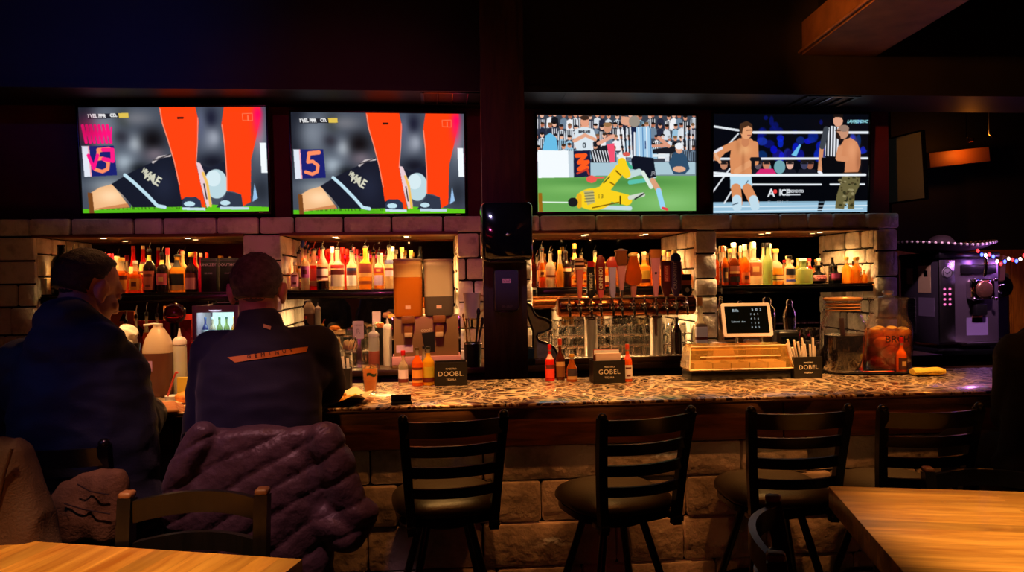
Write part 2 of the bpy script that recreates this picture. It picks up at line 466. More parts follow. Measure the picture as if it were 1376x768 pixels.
# soffit over the back bar
bm = bm_(); span(bm, XL, XR, 5.1, 5.72, 2.885, 3.6, bev=.004)
for x in (-2.6, -.45, .93, 2.9, 5.2): span(bm, x - .004, x + .004, 5.09, 5.66, 2.882, 2.887)
span(bm, XL, XR, 5.085, 5.1, 2.86, 2.9)
structure('trim_10', bm, m_soffit, 0, 'dark boxed soffit running above the televisions')
# ceiling beam
bm = bm_()
a = P(1078, 74, 5.1); b_ = P(1177, 76, 5.1); zt = P(1083, 30, 5.1).z
w = b_.x - a.x
for x0, ang in ((a.x, 0),):
    q = [Vector((x0, 5.1, a.z)), Vector((x0 + w, 5.1, a.z)), Vector((x0 + w, 5.1, zt)), Vector((x0, 5.1, zt))]
    sh = Vector((-.42, -4.6, 0))
    r0 = ring(bm, q); r1 = ring(bm, [p + sh for p in q]); skin_rings(bm, [r0, r1])
    q2 = [Vector((x0 + .12, 5.1, zt)), Vector((x0 + w, 5.1, zt)), Vector((x0 + w, 5.1, 3.6)), Vector((x0 + .12, 5.1, 3.6))]
    for f in skin_rings(bm, [ring(bm, q2), ring(bm, [p + sh for p in q2])]): f.material_index = 1
    tube(bm, [Vector((x0 - .02, 5.1, a.z + .02)), Vector((x0 - .02, 5.1, a.z + .02)) + sh], .012, 6)
structure('trim_11', bm, [M('beam_board', (120, 84, 56), .6, var=.3, vscale=6), m_black], 0, 'boxed ceiling beam lit orange at the upper right')
# wood panelled wall at the far right
bm = bm_()
for i in range(18):
    x = 4.6 + i * .15; box(bm, (x, 7.06, .885), (.142, .05, 1.77), bev=.008)
span(bm, 4.5, XR, 7.03, 7.09, 1.7705, 1.82); span(bm, 4.5, 4.55, 6.98, 7.08, 0, 1.77)
structure('trim_12', bm, m_pine, 0, 'vertical pine boards on the wall beyond the frozen drink machine')
bm = bm_(); span(bm, 3.56, 4.5, 7.1, 7.2, 0, 3.6); span(bm, 4.5, XR, 7.0855, 7.2, 0, 3.6); structure('trim_13', bm, m_black, 0)
# centre post
bm = bm_(); a = P(651, 300, 4.75); b_ = P(704, 300, 4.75)
PX0, PX1 = a.x, b_.x
box(bm, ((PX0 + PX1) / 2, 4.87, 1.8), (PX1 - PX0, .24, 3.6), bev=.008)
span(bm, PX0 - .012, PX0 + .02, 4.738, 4.76, 0, 3.6); span(bm, PX1 - .02, PX1 + .012, 4.738, 4.76, 0, 3.6)
structure('trim_14', bm, m_darkwood_z, 0, 'dark wooden post between the second and third televisions')
# back counter
t = thing('back_counter', 'long dark wood back counter under the bottle alcoves', 'counter', (0, 5.0, 0))
bm = bm_(); span(bm, XL + .02, 3.54, 0, .96, .985, 1.025, bev=.006); add('counter_top', bm, m_darkwood, t)
bm = bm_(); span(bm, XL + .02, 3.54, .06, .94, .08, .984); add('cabinet_body', bm, m_blackmetal, t, 0)
for i in range(9):
    x = -3.4 + i * .76
    bm = bm_(); box(bm, (x + .36, .045, .54), (.72, .03, .84), bev=.006); d = add('door', bm, M('cooler_door', (26, 20, 18), .4), t, 30)
    bm = bm_(); tube(bm, [(x + .66, .02, .7), (x + .66, -.01, .7), (x + .66, -.01, .5), (x + .66, .02, .5)], .008, 8); add('handle', bm, m_steel, d)
# bottle shelves
shelf_names = ['leftmost alcove behind the two men', 'second alcove behind the juice dispenser', 'third alcove behind the beer taps', 'rightmost alcove above the cash register']
SHZ = [1.545, 1.545, 1.535, 1.53]
for k, (x0, x1) in enumerate(AL):
    t = thing('bottle_shelf', 'black bottle shelf across the ' + shelf_names[k], 'shelf', (0, 0, SHZ[k]))
    bm = bm_(); span(bm, x0 + .03, x1 - .03, YF + .03, YM - .01, -.016, 0, bev=.003); add('board', bm, m_shelf, t)
    bm = bm_(); span(bm, x0 + .03, x1 - .03, YF + .018, YF + .045, -.065, -.0165, bev=.003); add('front_rail', bm, m_shelf, t)
    for fx in (.12, .5, .88):
        xx = x0 + (x1 - x0) * fx
        bm = bm_(); span(bm, xx - .012, xx + .012, YF + .05, YM - .01, -.055, -.017); add('bracket', bm, m_blackmetal, t)
# recessed lights
def puck(px, py, k, lab):
    d = ray(px, py); tt = (ZL - .002 - CZ) / d.z; x, y = tt * d.x, tt * d.y
    y = min(max(y, YF + .08), YM - .06)
    t = thing('recessed_light', lab, 'light', (x, y, ZL))
    bm = bm_(); lathe(bm, [(.022, -.003), (.036, -.003), (.038, 0), (.022, 0)], 20, cap=False); add('trim_ring', bm, m_steel, t)
    bm = bm_(); lathe(bm, [(.0001, -.004), (.017, -.004), (.022, -.002), (.022, 0)], 20, cap=False); add('lens', bm, glow('lamp_lens', (255, 214, 150), 10), t)
    light('SPOT', 'recessed_lamp', (0, 0, -.02), 26, (255, 186, 104), .03, (0, 0, 0), 150, .9, t)
    return t
PUCKS = [((139, 320), 'leftmost recessed light in the ceiling of the left bottle alcove'), ((252, 320), 'right recessed light in the ceiling of the left bottle alcove'),
         ((452, 319), 'left recessed light over the second shelf of bottles'), ((547, 319), 'right recessed light over the second shelf, above the juice dispenser'),
         ((782, 317), 'left recessed light over the beer tap bottles'), ((856, 317), 'right recessed light over the beer tap bottles'),
         ((1024, 314), 'left recessed light over the rightmost shelf of bottles'), ((1095, 313), 'right recessed light over the rightmost shelf of bottles')]
for k, ((px, py), lab) in enumerate(PUCKS): puck(px, py, k, lab)
# soffit vents
def vent(px0, px1, name, lab, y=5.36):
    x0, x1 = X_(px0, y), X_(px1, y)
    t = thing(name, lab, 'vent', ((x0 + x1) / 2, y, 2.885)); w = x1 - x0
    bm = bm_(); 
    for s in (-1, 1):
        span(bm, -w / 2, w / 2, s * .17 - .012, s * .17 + .012, -.014, -.0005); span(bm, s * w / 2 - .012, s * w / 2 + .012, -.182, .182, -.014, -.0005)
    add('frame', bm, m_blackmetal, t, 0)
    for i in range(3):
        x = -w / 2 + w * (i + 1) / 4
        bm = bm_(); box(bm, (x, 0, -.008), (.008, .33, .012), Euler((0, .5, 0))); add('slat', bm, m_steel if i == 1 else m_blackmetal, t, 0)
    return t
vent(572, 652, 'air_vent', 'small metal air vent in the soffit above the right end of the second television')
vent(1075, 1140, 'air_vent', 'dark slatted air vent in the soffit above the rightmost television')
# ------------------------------------------------------------------ televisions: a picture raster held as point colours of a fine grid
GW, GH = 336, 190
class Pic:
    def __init__(s, box_, bg=(10, 10, 14)):
        s.b = box_; s.a = np.zeros((GH + 1, GW + 1, 3)); s.a[:] = bg
        xs = np.linspace(box_[0], box_[2], GW + 1); ys = np.linspace(box_[1], box_[3], GH + 1)
        s.x, s.y = np.meshgrid(xs, ys); s.px = (box_[2] - box_[0]) / GW
    def put(s, m, c): s.a = s.a * (1 - m[..., None]) + np.array(c, float) * m[..., None]
    def poly(s, pts, c, al=1.0):
        ins = np.zeros(s.x.shape)
        for dx, dy in ((-.25, -.25), (.25, -.25), (-.25, .25), (.25, .25)):
            x = s.x + dx * s.px; y = s.y + dy * s.px; i_ = np.zeros(s.x.shape, bool); n = len(pts)
            for i in range(n):
                x0, y0 = pts[i]; x1, y1 = pts[(i + 1) % n]
                if y0 == y1: continue
                cnd = ((y0 > y) != (y1 > y)) & (x < (x1 - x0) * (y - y0) / (y1 - y0) + x0); i_ ^= cnd
            ins += i_ * .25
        s.put(ins * al, c)
    def ell(s, cx, cy, rx, ry, c, al=1.0, soft=.12):
        d = ((s.x - cx) / rx) ** 2 + ((s.y - cy) / ry) ** 2
        s.put(np.clip((1 - d) / soft + .5, 0, 1) * al, c)
    def blob(s, cx, cy, rx, ry, c, al=1.0): s.put(np.exp(-(((s.x - cx) / rx) ** 2 + ((s.y - cy) / ry) ** 2)) * al, c)
    def line(s, pts, w, c, al=1.0):
        m = np.zeros(s.x.shape)
        for (x0, y0), (x1, y1) in zip(pts, pts[1:]):
            dx, dy = x1 - x0, y1 - y0; L = dx * dx + dy * dy + 1e-9
            t = np.clip(((s.x - x0) * dx + (s.y - y0) * dy) / L, 0, 1)
            d = np.hypot(s.x - x0 - t * dx, s.y - y0 - t * dy); m = np.maximum(m, np.clip((w / 2 - d) / s.px + .5, 0, 1))
        s.put(m * al, c)
    def text(s, st, x, y, size, c, sk=0, rot=0, sx=1.0, wt=0):
        me = text_mesh(st, size, 0, 'LEFT'); me.calc_loop_triangles(); V = [v.co for v in me.vertices]; cr, sr = math.cos(rot), math.sin(rot)
        m = np.zeros(s.x.shape)
        for t in me.loop_triangles:
            q = []
            for i in t.vertices:
                a, b = V[i].x * sx + sk * V[i].y, -V[i].y; q.append((x + a * cr - b * sr, y + a * sr + b * cr))
            bx = [p[0] for p in q]; by = [p[1] for p in q]
            iy = np.where((s.y[:, 0] > min(by) - 3) & (s.y[:, 0] < max(by) + 3))[0]; ix = np.where((s.x[0] > min(bx) - 3) & (s.x[0] < max(bx) + 3))[0]
            if not len(iy) or not len(ix): continue
            sl = (slice(iy[0], iy[-1] + 1), slice(ix[0], ix[-1] + 1)); X, Y = s.x[sl], s.y[sl]
            dd = []
            (x0, y0), (x1, y1), (x2, y2) = q; ar = (x1 - x0) * (y2 - y0) - (x2 - x0) * (y1 - y0); sg = 1 if ar > 0 else -1
            ok = np.full(X.shape, 9e9)
            for (a0, b0), (a1, b1) in ((q[0], q[1]), (q[1], q[2]), (q[2], q[0])):
                l = math.hypot(a1 - a0, b1 - b0) + 1e-9; ok = np.minimum(ok, sg * ((a1 - a0) * (Y - b0) - (b1 - b0) * (X - a0)) / l)
            m[sl] = np.maximum(m[sl], np.clip((ok + wt) / s.px + .5, 0, 1))
        bpy.data.meshes.remove(me); s.put(m, c)
    def blur(s, n=1):
        for _ in range(n):
            a = np.pad(s.a, ((1, 1), (1, 1), (0, 0)), 'edge'); s.a = (a[:-2, 1:-1] + a[2:, 1:-1] + a[1:-1, :-2] + a[1:-1, 2:] + 4 * a[1:-1, 1:-1]) / 8
    def mesh(s, w, h):
        xs = np.linspace(-w / 2, w / 2, GW + 1); zs = np.linspace(h / 2, -h / 2, GH + 1); X, Z = np.meshgrid(xs, zs)
        co = np.stack([X, np.zeros_like(X), Z], -1).reshape(-1, 3).astype(np.float32)
        i = np.arange((GH + 1) * (GW + 1)).reshape(GH + 1, GW + 1)
        q = np.stack([i[:-1, :-1], i[1:, :-1], i[1:, 1:], i[:-1, 1:]], -1).reshape(-1, 4)
        me = bpy.data.meshes.new('screen'); me.vertices.add(len(co)); me.vertices.foreach_set('co', co.ravel())
        me.loops.add(q.size); me.loops.foreach_set('vertex_index', q.ravel().astype(np.int32)); me.polygons.add(len(q)); me.polygons.foreach_set('loop_start', np.arange(0, q.size, 4, dtype=np.int32))
        me.update(calc_edges=True); me.validate()
        at = me.attributes.new('tint', 'FLOAT_COLOR', 'POINT')
        c = np.clip(s.a.reshape(-1, 3), 0, 255) / 255; c = np.where(c <= .04045, c / 12.92, ((c + .055) / 1.055) ** 2.4)
        at.data.foreach_set('color', np.concatenate([c, np.ones((len(c), 1))], 1).astype(np.float32).ravel())
        return me
def pic_legs(pink):
    p = Pic((78, 143, 1090, 712), (70, 78, 92)); rr = random.Random(5)
    p.blob(100, 300, 60, 200, (20, 24, 34)); p.blob(120, 200, 60, 140, (14, 18, 28)); p.blob(200, 260, 90, 110, (120, 128, 140)); p.blob(320, 200, 40, 50, (44, 50, 46)); p.blob(380, 340, 45, 50, (185, 195, 205)); p.blob(470, 320, 75, 80, (16, 14, 16))
    p.blob(300, 300, 40, 40, (50, 50, 60)); p.blob(310, 440, 60, 50, (165, 178, 190)); p.blob(400, 480, 60, 40, (20, 24, 28)); p.blob(480, 400, 60, 40, (110, 100, 110)); p.blob(390, 200, 90, 40, (110, 112, 120)); p.blob(180, 480, 80, 70, (70, 80, 92)); p.blob(230, 560, 120, 40, (130, 140, 150))
    p.blob(780, 300, 55, 90, (120, 126, 140)); p.blob(790, 200, 40, 60, (30, 32, 50)); p.blob(800, 310, 30, 40, (150, 156, 170)); p.blob(790, 440, 90, 50, (22, 24, 36)); p.blob(730, 240, 25, 90, (90, 96, 120)); p.blob(1045, 300, 45, 120, (130, 138, 150)); p.blob(1050, 600, 60, 80, (40, 46, 56))
    p.poly([(100, 712), (100, 690), (300, 686), (600, 676), (760, 672), (1100, 690), (1100, 720)], (96, 196, 26)); p.poly([(78, 690), (600, 690), (600, 720), (78, 720)], (84, 186, 24))
    for i in range(90):
        x = rr.uniform(110, 760); p.poly([(x - 5, 696), (x + rr.uniform(-4, 4), rr.uniform(670, 684)), (x + 5, 696)], (100, 190, 30) if i % 2 else (60, 120, 20))
    p.poly([(120, 700), (122, 604), (170, 575), (240, 556), (330, 680), (200, 690)], (236, 180, 128)); p.blob(230, 620, 70, 40, (255, 214, 168)); p.poly([(140, 690), (320, 660), (330, 685), (140, 694)], (190, 110, 60), .7)
    p.poly([(236, 556), (330, 500), (460, 440), (560, 400), (640, 420), (640, 680), (560, 684), (350, 684), (300, 620)], (22, 26, 40)); p.blob(520, 560, 70, 90, (34, 40, 60), .8)
    p.line([(312, 508), (360, 550), (430, 620), (480, 676), (520, 684)], 19, (190, 222, 236))
    p.line([(466, 440), (500, 412), (560, 404)], 12, (200, 190, 190)); p.line([(470, 430), (560, 398)], 5, (30, 24, 30))
    p.text('VAE', 414, 500, 70, (216, 214, 190), 0, .55, .8, 2); p.text('WLDES', 408, 480, 34, (206, 204, 180), 0, .75, .7, 2); p.line([(420, 490), (470, 556)], 9, (200, 198, 180))
    p.poly([(700, 450), (770, 470), (850, 440), (870, 470), (860, 620), (720, 560)], (28, 32, 48))
    p.ell(806, 560, 62, 80, (186, 214, 222)); p.ell(790, 530, 40, 44, (212, 232, 238)); p.poly([(700, 440), (722, 446), (760, 540), (778, 670), (750, 690), (720, 560)], (232, 200, 206)); p.line([(735, 500), (756, 560), (770, 680)], 14, (240, 190, 90)); p.line([(738, 560), (750, 640)], 7, (40, 40, 30))
    p.poly([(510, 140), (706, 140), (722, 220), (712, 330), (700, 450), (720, 560), (745, 690), (716, 684), (700, 640), (640, 630), (612, 644), (600, 560), (580, 440), (548, 310), (520, 220)], (255, 66, 14))
    p.line([(515, 150), (526, 230), (552, 320), (582, 440), (604, 560)], 5, (255, 150, 120)); p.line([(718, 200), (712, 330), (700, 450)], 4, (255, 150, 130))
    p.poly([(862, 140), (1060, 140), (1058, 200), (1030, 320), (1000, 430), (994, 560), (990, 660), (945, 684), (940, 620), (900, 604), (862, 600), (862, 500), (856, 340), (844, 240)], (255, 64, 14)); p.line([(848, 240), (858, 340), (864, 500), (862, 596)], 5, (255, 150, 120))
    p.blob(1040, 210, 26, 90, (255, 30, 90)); p.blob(1046, 180, 20, 30, (250, 10, 90)); p.poly([(606, 196), (642, 196), (640, 206), (606, 207)], (50, 20, 14))
    p.line([(960, 180), (1014, 178), (1014, 218), (962, 216), (960, 180)], 3, (255, 130, 90)); p.line([(990, 190), (990, 214)], 4, (255, 150, 110))
    p.poly([(612, 660), (630, 632), (690, 630), (716, 650), (722, 688), (616, 690)], (44, 54, 78)); p.ell(655, 668, 30, 14, (190, 224, 236)); p.poly([(616, 686), (740, 690), (740, 704), (616, 700)], (200, 224, 236))
    p.poly([(800, 690), (840, 640), (870, 604), (940, 622), (948, 690)], (46, 54, 72)); p.ell(850, 664, 28, 13, (190, 220, 232)); p.poly([(820, 684), (980, 688), (980, 702), (820, 700)], (190, 214, 226)); p.poly([(1000, 660), (1014, 560), (1030, 640)], (150, 190, 230))
    p.poly([(1050, 338), (1084, 338), (1088, 502), (1054, 502)], (240, 246, 250))
    p.poly([(86, 350), (122, 350), (128, 514), (94, 516)], (222, 228, 240)); p.poly([(118, 350), (130, 350), (136, 514), (126, 514)], (240, 170, 180)); p.poly([(126, 350), (258, 348), (270, 508), (134, 514)], (26, 32, 110))
    p.line([(232, 366), (176, 374), (168, 420), (196, 416), (226, 440), (220, 474), (192, 488), (154, 476)], 19, (255, 140, 96)); p.line([(232, 366), (176, 372)], 24, (255, 140, 96))
    p.poly([(106, 600), (132, 604), (138, 716), (112, 716)], (120, 70, 30))
    p.poly([(126, 178), (344, 174), (346, 200), (128, 204)], (20, 20, 26), .8); p.poly([(290, 174), (344, 173), (346, 199), (294, 200)], (222, 190, 80)); p.text('\u00ef VEL PPR', 128, 189, 26, (240, 240, 240), 0, 0, .9, 1.5); p.text('CD.', 246, 186, 24, (240, 240, 240), 0, 0, .9, 1.5)
    if pink:
        for i in range(7):
            x = 96 + i * 22; p.line([(x, 240), (x + 16, 330)], 17, (255, 20, 120)); p.line([(x + 14, 330), (x + 22, 250)], 9, (255, 20, 130))
        p.line([(120, 400), (146, 470), (170, 400)], 18, (255, 20, 130)); p.line([(200, 370), (250, 370), (250, 430), (200, 420)], 22, (255, 30, 130)); p.blob(120, 260, 60, 70, (150, 10, 60), .5)
    return p
def pic_match():
    p = Pic((100, 118, 1068, 694), (120, 140, 150)); rr = random.Random(9)
    p.poly([(90, 480), (1080, 480), (1080, 700), (90, 700)], (104, 166, 84)); p.blob(600, 520, 400, 30, (78, 140, 66)); p.blob(900, 640, 200, 60, (130, 190, 110)); p.blob(300, 560, 200, 30, (120, 180, 96))
    p.poly([(90, 110), (1080, 110), (1080, 400), (90, 400)], (60, 66, 78))
    for row in range(4):
        for i in range(26):
            x = 95 + i * 40 + rr.uniform(-12, 12); y = 120 + row * 62 + rr.uniform(-10, 10); s = 15
            sh = rr.choice([(210, 218, 226), (20, 22, 30), (150, 190, 214), (235, 235, 238), (36, 40, 60), (110, 130, 150)])
            p.poly([(x - 24, y + 80), (x - 20, y + 26), (x, y + 14), (x + 20, y + 26), (x + 24, y + 80)], sh)
            if rr.random() < .5:
                for q in (-12, 0, 12): p.line([(x + q, y + 26), (x + q, y + 80)], 5, (20, 20, 26) if sum(sh) > 300 else (230, 230, 234))
            p.ell(x, y, s * .8, s, rr.choice([(214, 150, 120), (180, 110, 84), (230, 176, 150)])); p.ell(x, y - 9, s * .85, 8, rr.choice([(24, 18, 16), (60, 40, 26), (120, 90, 60), (30, 30, 36)]))
    p.poly([(130, 330), (150, 240), (180, 222), (215, 250), (226, 330)], (104, 186, 226))
    p.poly([(320, 280), (330, 200), (385, 184), (440, 200), (462, 262), (430, 280), (434, 326), (340, 330)], (214, 226, 234)); p.ell(388, 156, 26, 32, (226, 158, 128)); p.ell(388, 132, 28, 14, (60, 40, 30)); p.text('IBMIUVEI', 350, 216, 20, (20, 24, 34), 0, 0, .9, 1); p.text('0', 374, 298, 44, (30, 40, 50), 0, 0, .9, 1)
    p.line([(324, 270), (390, 235)], 22, (226, 165, 135)); p.line([(450, 262), (400, 240)], 20, (226, 165, 135)); p.line([(470, 285), (560, 240)], 22, (226, 165, 140)); p.ell(526, 192, 24, 30, (206, 146, 116)); p.ell(526, 172, 26, 14, (150, 110, 70))
    p.poly([(104, 326), (318, 330), (318, 488), (104, 492)], (240, 246, 250)); p.poly([(286, 330), (318, 330), (318, 488), (290, 488)], (190, 205, 215))
    p.poly([(318, 330), (420, 326), (422, 484), (320, 488)], (26, 28, 60)); p.line([(336, 360), (390, 356), (350, 400), (404, 396), (350, 440), (400, 430)], 24, (255, 90, 30)); p.line([(340, 465), (400, 440), (410, 470)], 12, (200, 60, 40))
    p.poly([(420, 330), (530, 290), (560, 400), (430, 400)], (24, 26, 34))
    for i in range(7): p.line([(430 + i * 16, 330), (446 + i * 16, 396)], 6, (226, 230, 234))
    p.poly([(520, 290), (566, 284), (570, 396), (540, 402)], (240, 80, 110))
    p.poly([(420, 400), (1064, 396), (1064, 470), (420, 480)], (168, 196, 208)); p.poly([(580, 352), (900, 350), (900, 366), (580, 368)], (220, 230, 234)); p.poly([(800, 320), (940, 300), (940, 345), (800, 345)], (24, 26, 34))
    for i in range(8): p.line([(590 + i * 13, 190), (610 + i * 10, 350)], 7, (18, 22, 34) if i % 2 else (226, 232, 238))
    p.ell(640, 350, 22, 14, (214, 90, 80)); p.ell(640, 150, 34, 26, (220, 160, 130)); p.poly([(900, 400), (930, 340), (970, 328), (1010, 360), (1030, 440), (1000, 470), (930, 470)], (46, 76, 104)); p.ell(965, 320, 22, 26, (220, 160, 130)); p.ell(965, 300, 26, 20, (232, 236, 240)); p.ell(965, 440, 40, 18, (224, 168, 136))
    for i in range(5): p.line([(985 + i * 14, 190), (985 + i * 14, 320)], 7, (20, 20, 30) if i % 2 else (230, 232, 238))
    p.line([(840, 250), (900, 300)], 22, (216, 150, 124)); p.line([(800, 300), (890, 296)], 16, (216, 150, 124)); p.text('DOUA', 860, 246, 24, (210, 220, 230), 0, 0, .8, 1)
    p.poly([(668, 180), (720, 160), (740, 380), (680, 370)], (24, 34, 66)); p.poly([(700, 186), (780, 180), (806, 380), (700, 380)], (160, 200, 228)); p.line([(690, 220), (690, 360)], 10, (232, 236, 240))
    for i in range(4): p.line([(716 + i * 24, 190), (720 + i * 24, 376)], 6, (80, 130, 180) if i % 2 else (236, 240, 244))
    p.text('1', 740, 296, 70, (40, 60, 110)); p.ell(690, 152, 34, 34, (150, 140, 128))
    p.poly([(668, 376), (690, 360), (806, 372), (822, 490), (780, 500), (740, 450), (676, 440)], (16, 20, 34)); p.text('JR', 792, 464, 30, (230, 230, 234), 0, .1); p.line([(780, 500), (820, 490)], 7, (190, 210, 224))
    p.line([(800, 510), (838, 570)], 34, (216, 156, 120)); p.line([(836, 570), (862, 670)], 32, (150, 208, 240)); p.line([(862, 676), (888, 684)], 16, (232, 60, 70)); p.line([(650, 480), (716, 456)], 38, (190, 214, 214)); p.line([(660, 520), (760, 506)], 26, (90, 190, 170)); p.line([(740, 460), (790, 548)], 24, (216, 230, 220)); p.line([(640, 400), (668, 430)], 20, (60, 170, 130))
    p.line([(110, 636), (330, 640), (340, 650)], 8, (220, 238, 220)); p.line([(480, 670), (660, 676)], 26, (190, 214, 220))
    yl = (246, 206, 30)
    p.line([(612, 396), (640, 470)], 50, yl); p.line([(600, 440), (480, 590)], 66, yl); p.line([(470, 580), (640, 626)], 66, yl); p.ell(440, 620, 110, 66, yl); p.line([(560, 620), (650, 626)], 38, yl); p.poly([(376, 570), (436, 566), (446, 640), (400, 656)], (190, 180, 110))
    for i in range(4): p.line([(384, 584 + i * 17), (440, 580 + i * 17)], 4, (90, 90, 70))
    p.line([(576, 450), (604, 476)], 9, (120, 90, 10)); p.line([(540, 520), (566, 536)], 9, (140, 106, 10)); p.line([(600, 604), (600, 650)], 8, (60, 50, 10)); p.line([(430, 672), (590, 640)], 7, (110, 80, 10)); p.text('13', 462, 604, 36, (90, 80, 20)); p.line([(350, 600), (350, 660)], 30, (230, 170, 30))
    p.ell(312, 638, 30, 28, (26, 26, 30)); p.line([(660, 612), (740, 594)], 26, (206, 214, 200)); p.line([(690, 620), (746, 588)], 9, (30, 30, 36)); p.ell(426, 500, 32, 22, (236, 90, 80)); p.line([(426, 492), (500, 490)], 10, (236, 90, 80)); p.line([(500, 522), (536, 486)], 7, (30, 60, 30))
    p.poly([(104, 582), (126, 582), (130, 694), (106, 694)], (150, 100, 20))
    return p
def pic_ring():
    p = Pic((90, 122, 1030, 698), (6, 8, 16)); rr = random.Random(4)
    for i in range(46):
        x, y = rr.uniform(330, 1020), rr.uniform(250, 370); p.ell(x, y, rr.uniform(14, 34), rr.uniform(16, 40), (rr.uniform(8, 30), rr.uniform(14, 50), rr.uniform(90, 210)), .85, .5)
    for i in range(10):
        x, y = rr.uniform(340, 1000), rr.uniform(140, 230); p.ell(x, y, rr.uniform(8, 26), rr.uniform(10, 30), (10, 20, 120), .7, .8)
    p.poly([(560, 360), (610, 296), (620, 300), (590, 370)], (110, 190, 230)); p.ell(490, 430, 34, 40, (110, 160, 170)); p.ell(420, 446, 20, 40, (120, 150, 160))
    for x, c in ((155, (190, 130, 100)), (410, (200, 130, 100)), (552, (220, 170, 150)), (675, (150, 90, 70)), (360, (90, 80, 90)), (640, (60, 60, 90))):
        p.ell(x, 414, 22, 30, c); p.ell(x, 392, 24, 16, (30, 24, 26)); p.poly([(x - 46, 476), (x - 30, 444), (x + 30, 444), (x + 46, 476)], (24, 24, 34)); p.line([(x - 16, 410), (x + 16, 410)], 7, (16, 16, 20))
    p.poly([(340, 474), (372, 440), (450, 440), (474, 474)], (210, 40, 110))
    p.poly([(80, 486), (1030, 486), (1030, 640), (80, 640)], (4, 5, 10))
    p.poly([(80, 634), (1030, 632), (1030, 700), (80, 700)], (150, 190, 214)); p.poly([(730, 630), (770, 630), (750, 690), (724, 690)], (10, 14, 20)); p.line([(80, 662), (1030, 660)], 5, (230, 240, 246)); p.line([(90, 640), (1030, 636)], 4, (120, 150, 170)); p.line([(80, 690), (1000, 678)], 8, (200, 224, 236))
    p.text('A', 420, 584, 62, (226, 230, 236), 0, 0, 1, 2); p.text('ICE', 488, 582, 50, (226, 230, 236), 0, 0, .9, 1.5); p.text('MOMENTO', 548, 574, 22, (220, 224, 230), 0, 0, .8, 1); p.line([(540, 594), (616, 594)], 6, (210, 216, 224)); p.ell(464, 574, 12, 12, (230, 60, 60)); p.text('C ...... Gl 1 . T ...', 420, 634, 22, (190, 200, 210))
    for y0, y1, x0, x1, w in ((228, 228, 330, 1030, 14), (382, 380, 100, 1024, 13), (532, 534, 330, 744, 10), (534, 534, 800, 1010, 10)): p.line([(x0, y0), (x1, y1)], w, (226, 232, 238))
    p.line([(98, 194), (240, 216)], 13, (220, 226, 232)); p.line([(240, 236), (90, 392)], 9, (220, 226, 232)); p.line([(90, 574), (190, 440)], 9, (220, 226, 232)); p.line([(158, 640), (200, 572)], 9, (220, 226, 232)); p.line([(90, 462), (200, 470)], 12, (226, 232, 238))
    sk = (214, 140, 92)
    p.poly([(244, 262), (316, 262), (352, 300), (362, 380), (330, 386), (320, 470), (196, 470), (190, 380), (200, 300)], sk); p.line([(222, 296), (150, 330), (110, 372)], 42, sk); p.line([(100, 350), (130, 400)], 18, (226, 170, 130)); p.line([(104, 340), (140, 320)], 16, (220, 220, 230)); p.line([(338, 300), (342, 400)], 44, sk); p.line([(324, 400), (230, 456)], 34, (224, 156, 108)); p.line([(322, 384), (366, 384)], 24, (20, 20, 26)); p.line([(330, 390), (330, 440)], 22, (18, 18, 24))
    p.blob(276, 330, 40, 30, (236, 176, 120), .8); p.blob(270, 400, 10, 60, (160, 96, 60), .6); p.blob(240, 310, 16, 40, (170, 104, 64), .5); p.line([(282, 240), (282, 290)], 44, (200, 128, 86)); p.ell(288, 220, 36, 46, (226, 158, 112)); p.poly([(246, 220), (250, 178), (290, 162), (322, 180), (326, 206), (300, 190), (268, 204), (262, 240)], (70, 44, 28)); p.line([(290, 216), (318, 214)], 5, (90, 50, 34)); p.line([(296, 244), (316, 244)], 5, (140, 70, 60))
    p.poly([(192, 468), (318, 474), (328, 540), (268, 560), (230, 545), (194, 556)], (178, 214, 232)); p.line([(270, 556), (300, 510)], 5, (60, 80, 100)); p.line([(228, 556), (238, 640)], 60, sk); p.line([(296, 556), (340, 640)], 58, sk); p.line([(234, 620), (236, 662)], 56, (190, 216, 230)); p.line([(334, 622), (344, 660)], 54, (190, 216, 230)); p.line([(210, 650), (240, 640)], 6, (60, 80, 100))
    p.poly([(764, 220), (800, 186), (870, 190), (900, 260), (884, 470), (756, 470), (770, 360)], (14, 14, 20)); p.poly([(766, 216), (800, 190), (850, 196), (860, 370), (764, 366)], (226, 230, 236))
    for i in range(5): p.line([(776 + i * 19, 196), (774 + i * 19, 368)], 9, (14, 16, 24))
    p.line([(764, 220), (742, 340), (736, 440)], 26, (206, 140, 100)); p.line([(770, 210), (748, 310)], 34, (60, 66, 74)); p.ell(736, 446, 14, 18, (216, 150, 110)); p.poly([(744, 376), (880, 372), (884, 470), (750, 470)], (8, 8, 12)); p.ell(842, 156, 30, 38, (220, 160, 130)); p.poly([(810, 150), (814, 118), (842, 108), (872, 120), (874, 160), (862, 140), (826, 138)], (26, 18, 16)); p.line([(730, 460), (744, 470)], 18, (230, 230, 240))
    p.poly([(880, 270), (920, 258), (960, 284), (984, 340), (984, 420), (968, 466), (886, 468), (890, 400), (850, 396), (834, 360), (856, 310)], (206, 134, 92)); p.blob(930, 330, 30, 60, (226, 156, 112), .8); p.blob(970, 400, 14, 60, (150, 90, 60), .6); p.line([(858, 320), (846, 380), (896, 386)], 32, (212, 142, 100)); p.ell(872, 226, 36, 40, (196, 142, 112)); p.poly([(828, 226), (840, 226), (858, 250), (862, 280), (836, 262)], (40, 26, 20)); p.line([(826, 216), (860, 218)], 5, (60, 40, 30)); p.ell(880, 204, 30, 20, (150, 120, 104))
    p.poly([(876, 470), (984, 466), (980, 540), (950, 600), (950, 680), (910, 680), (906, 600), (886, 680), (832, 676), (840, 600), (862, 530)], (104, 96, 60)); p.line([(880, 468), (984, 466)], 10, (50, 30, 20))
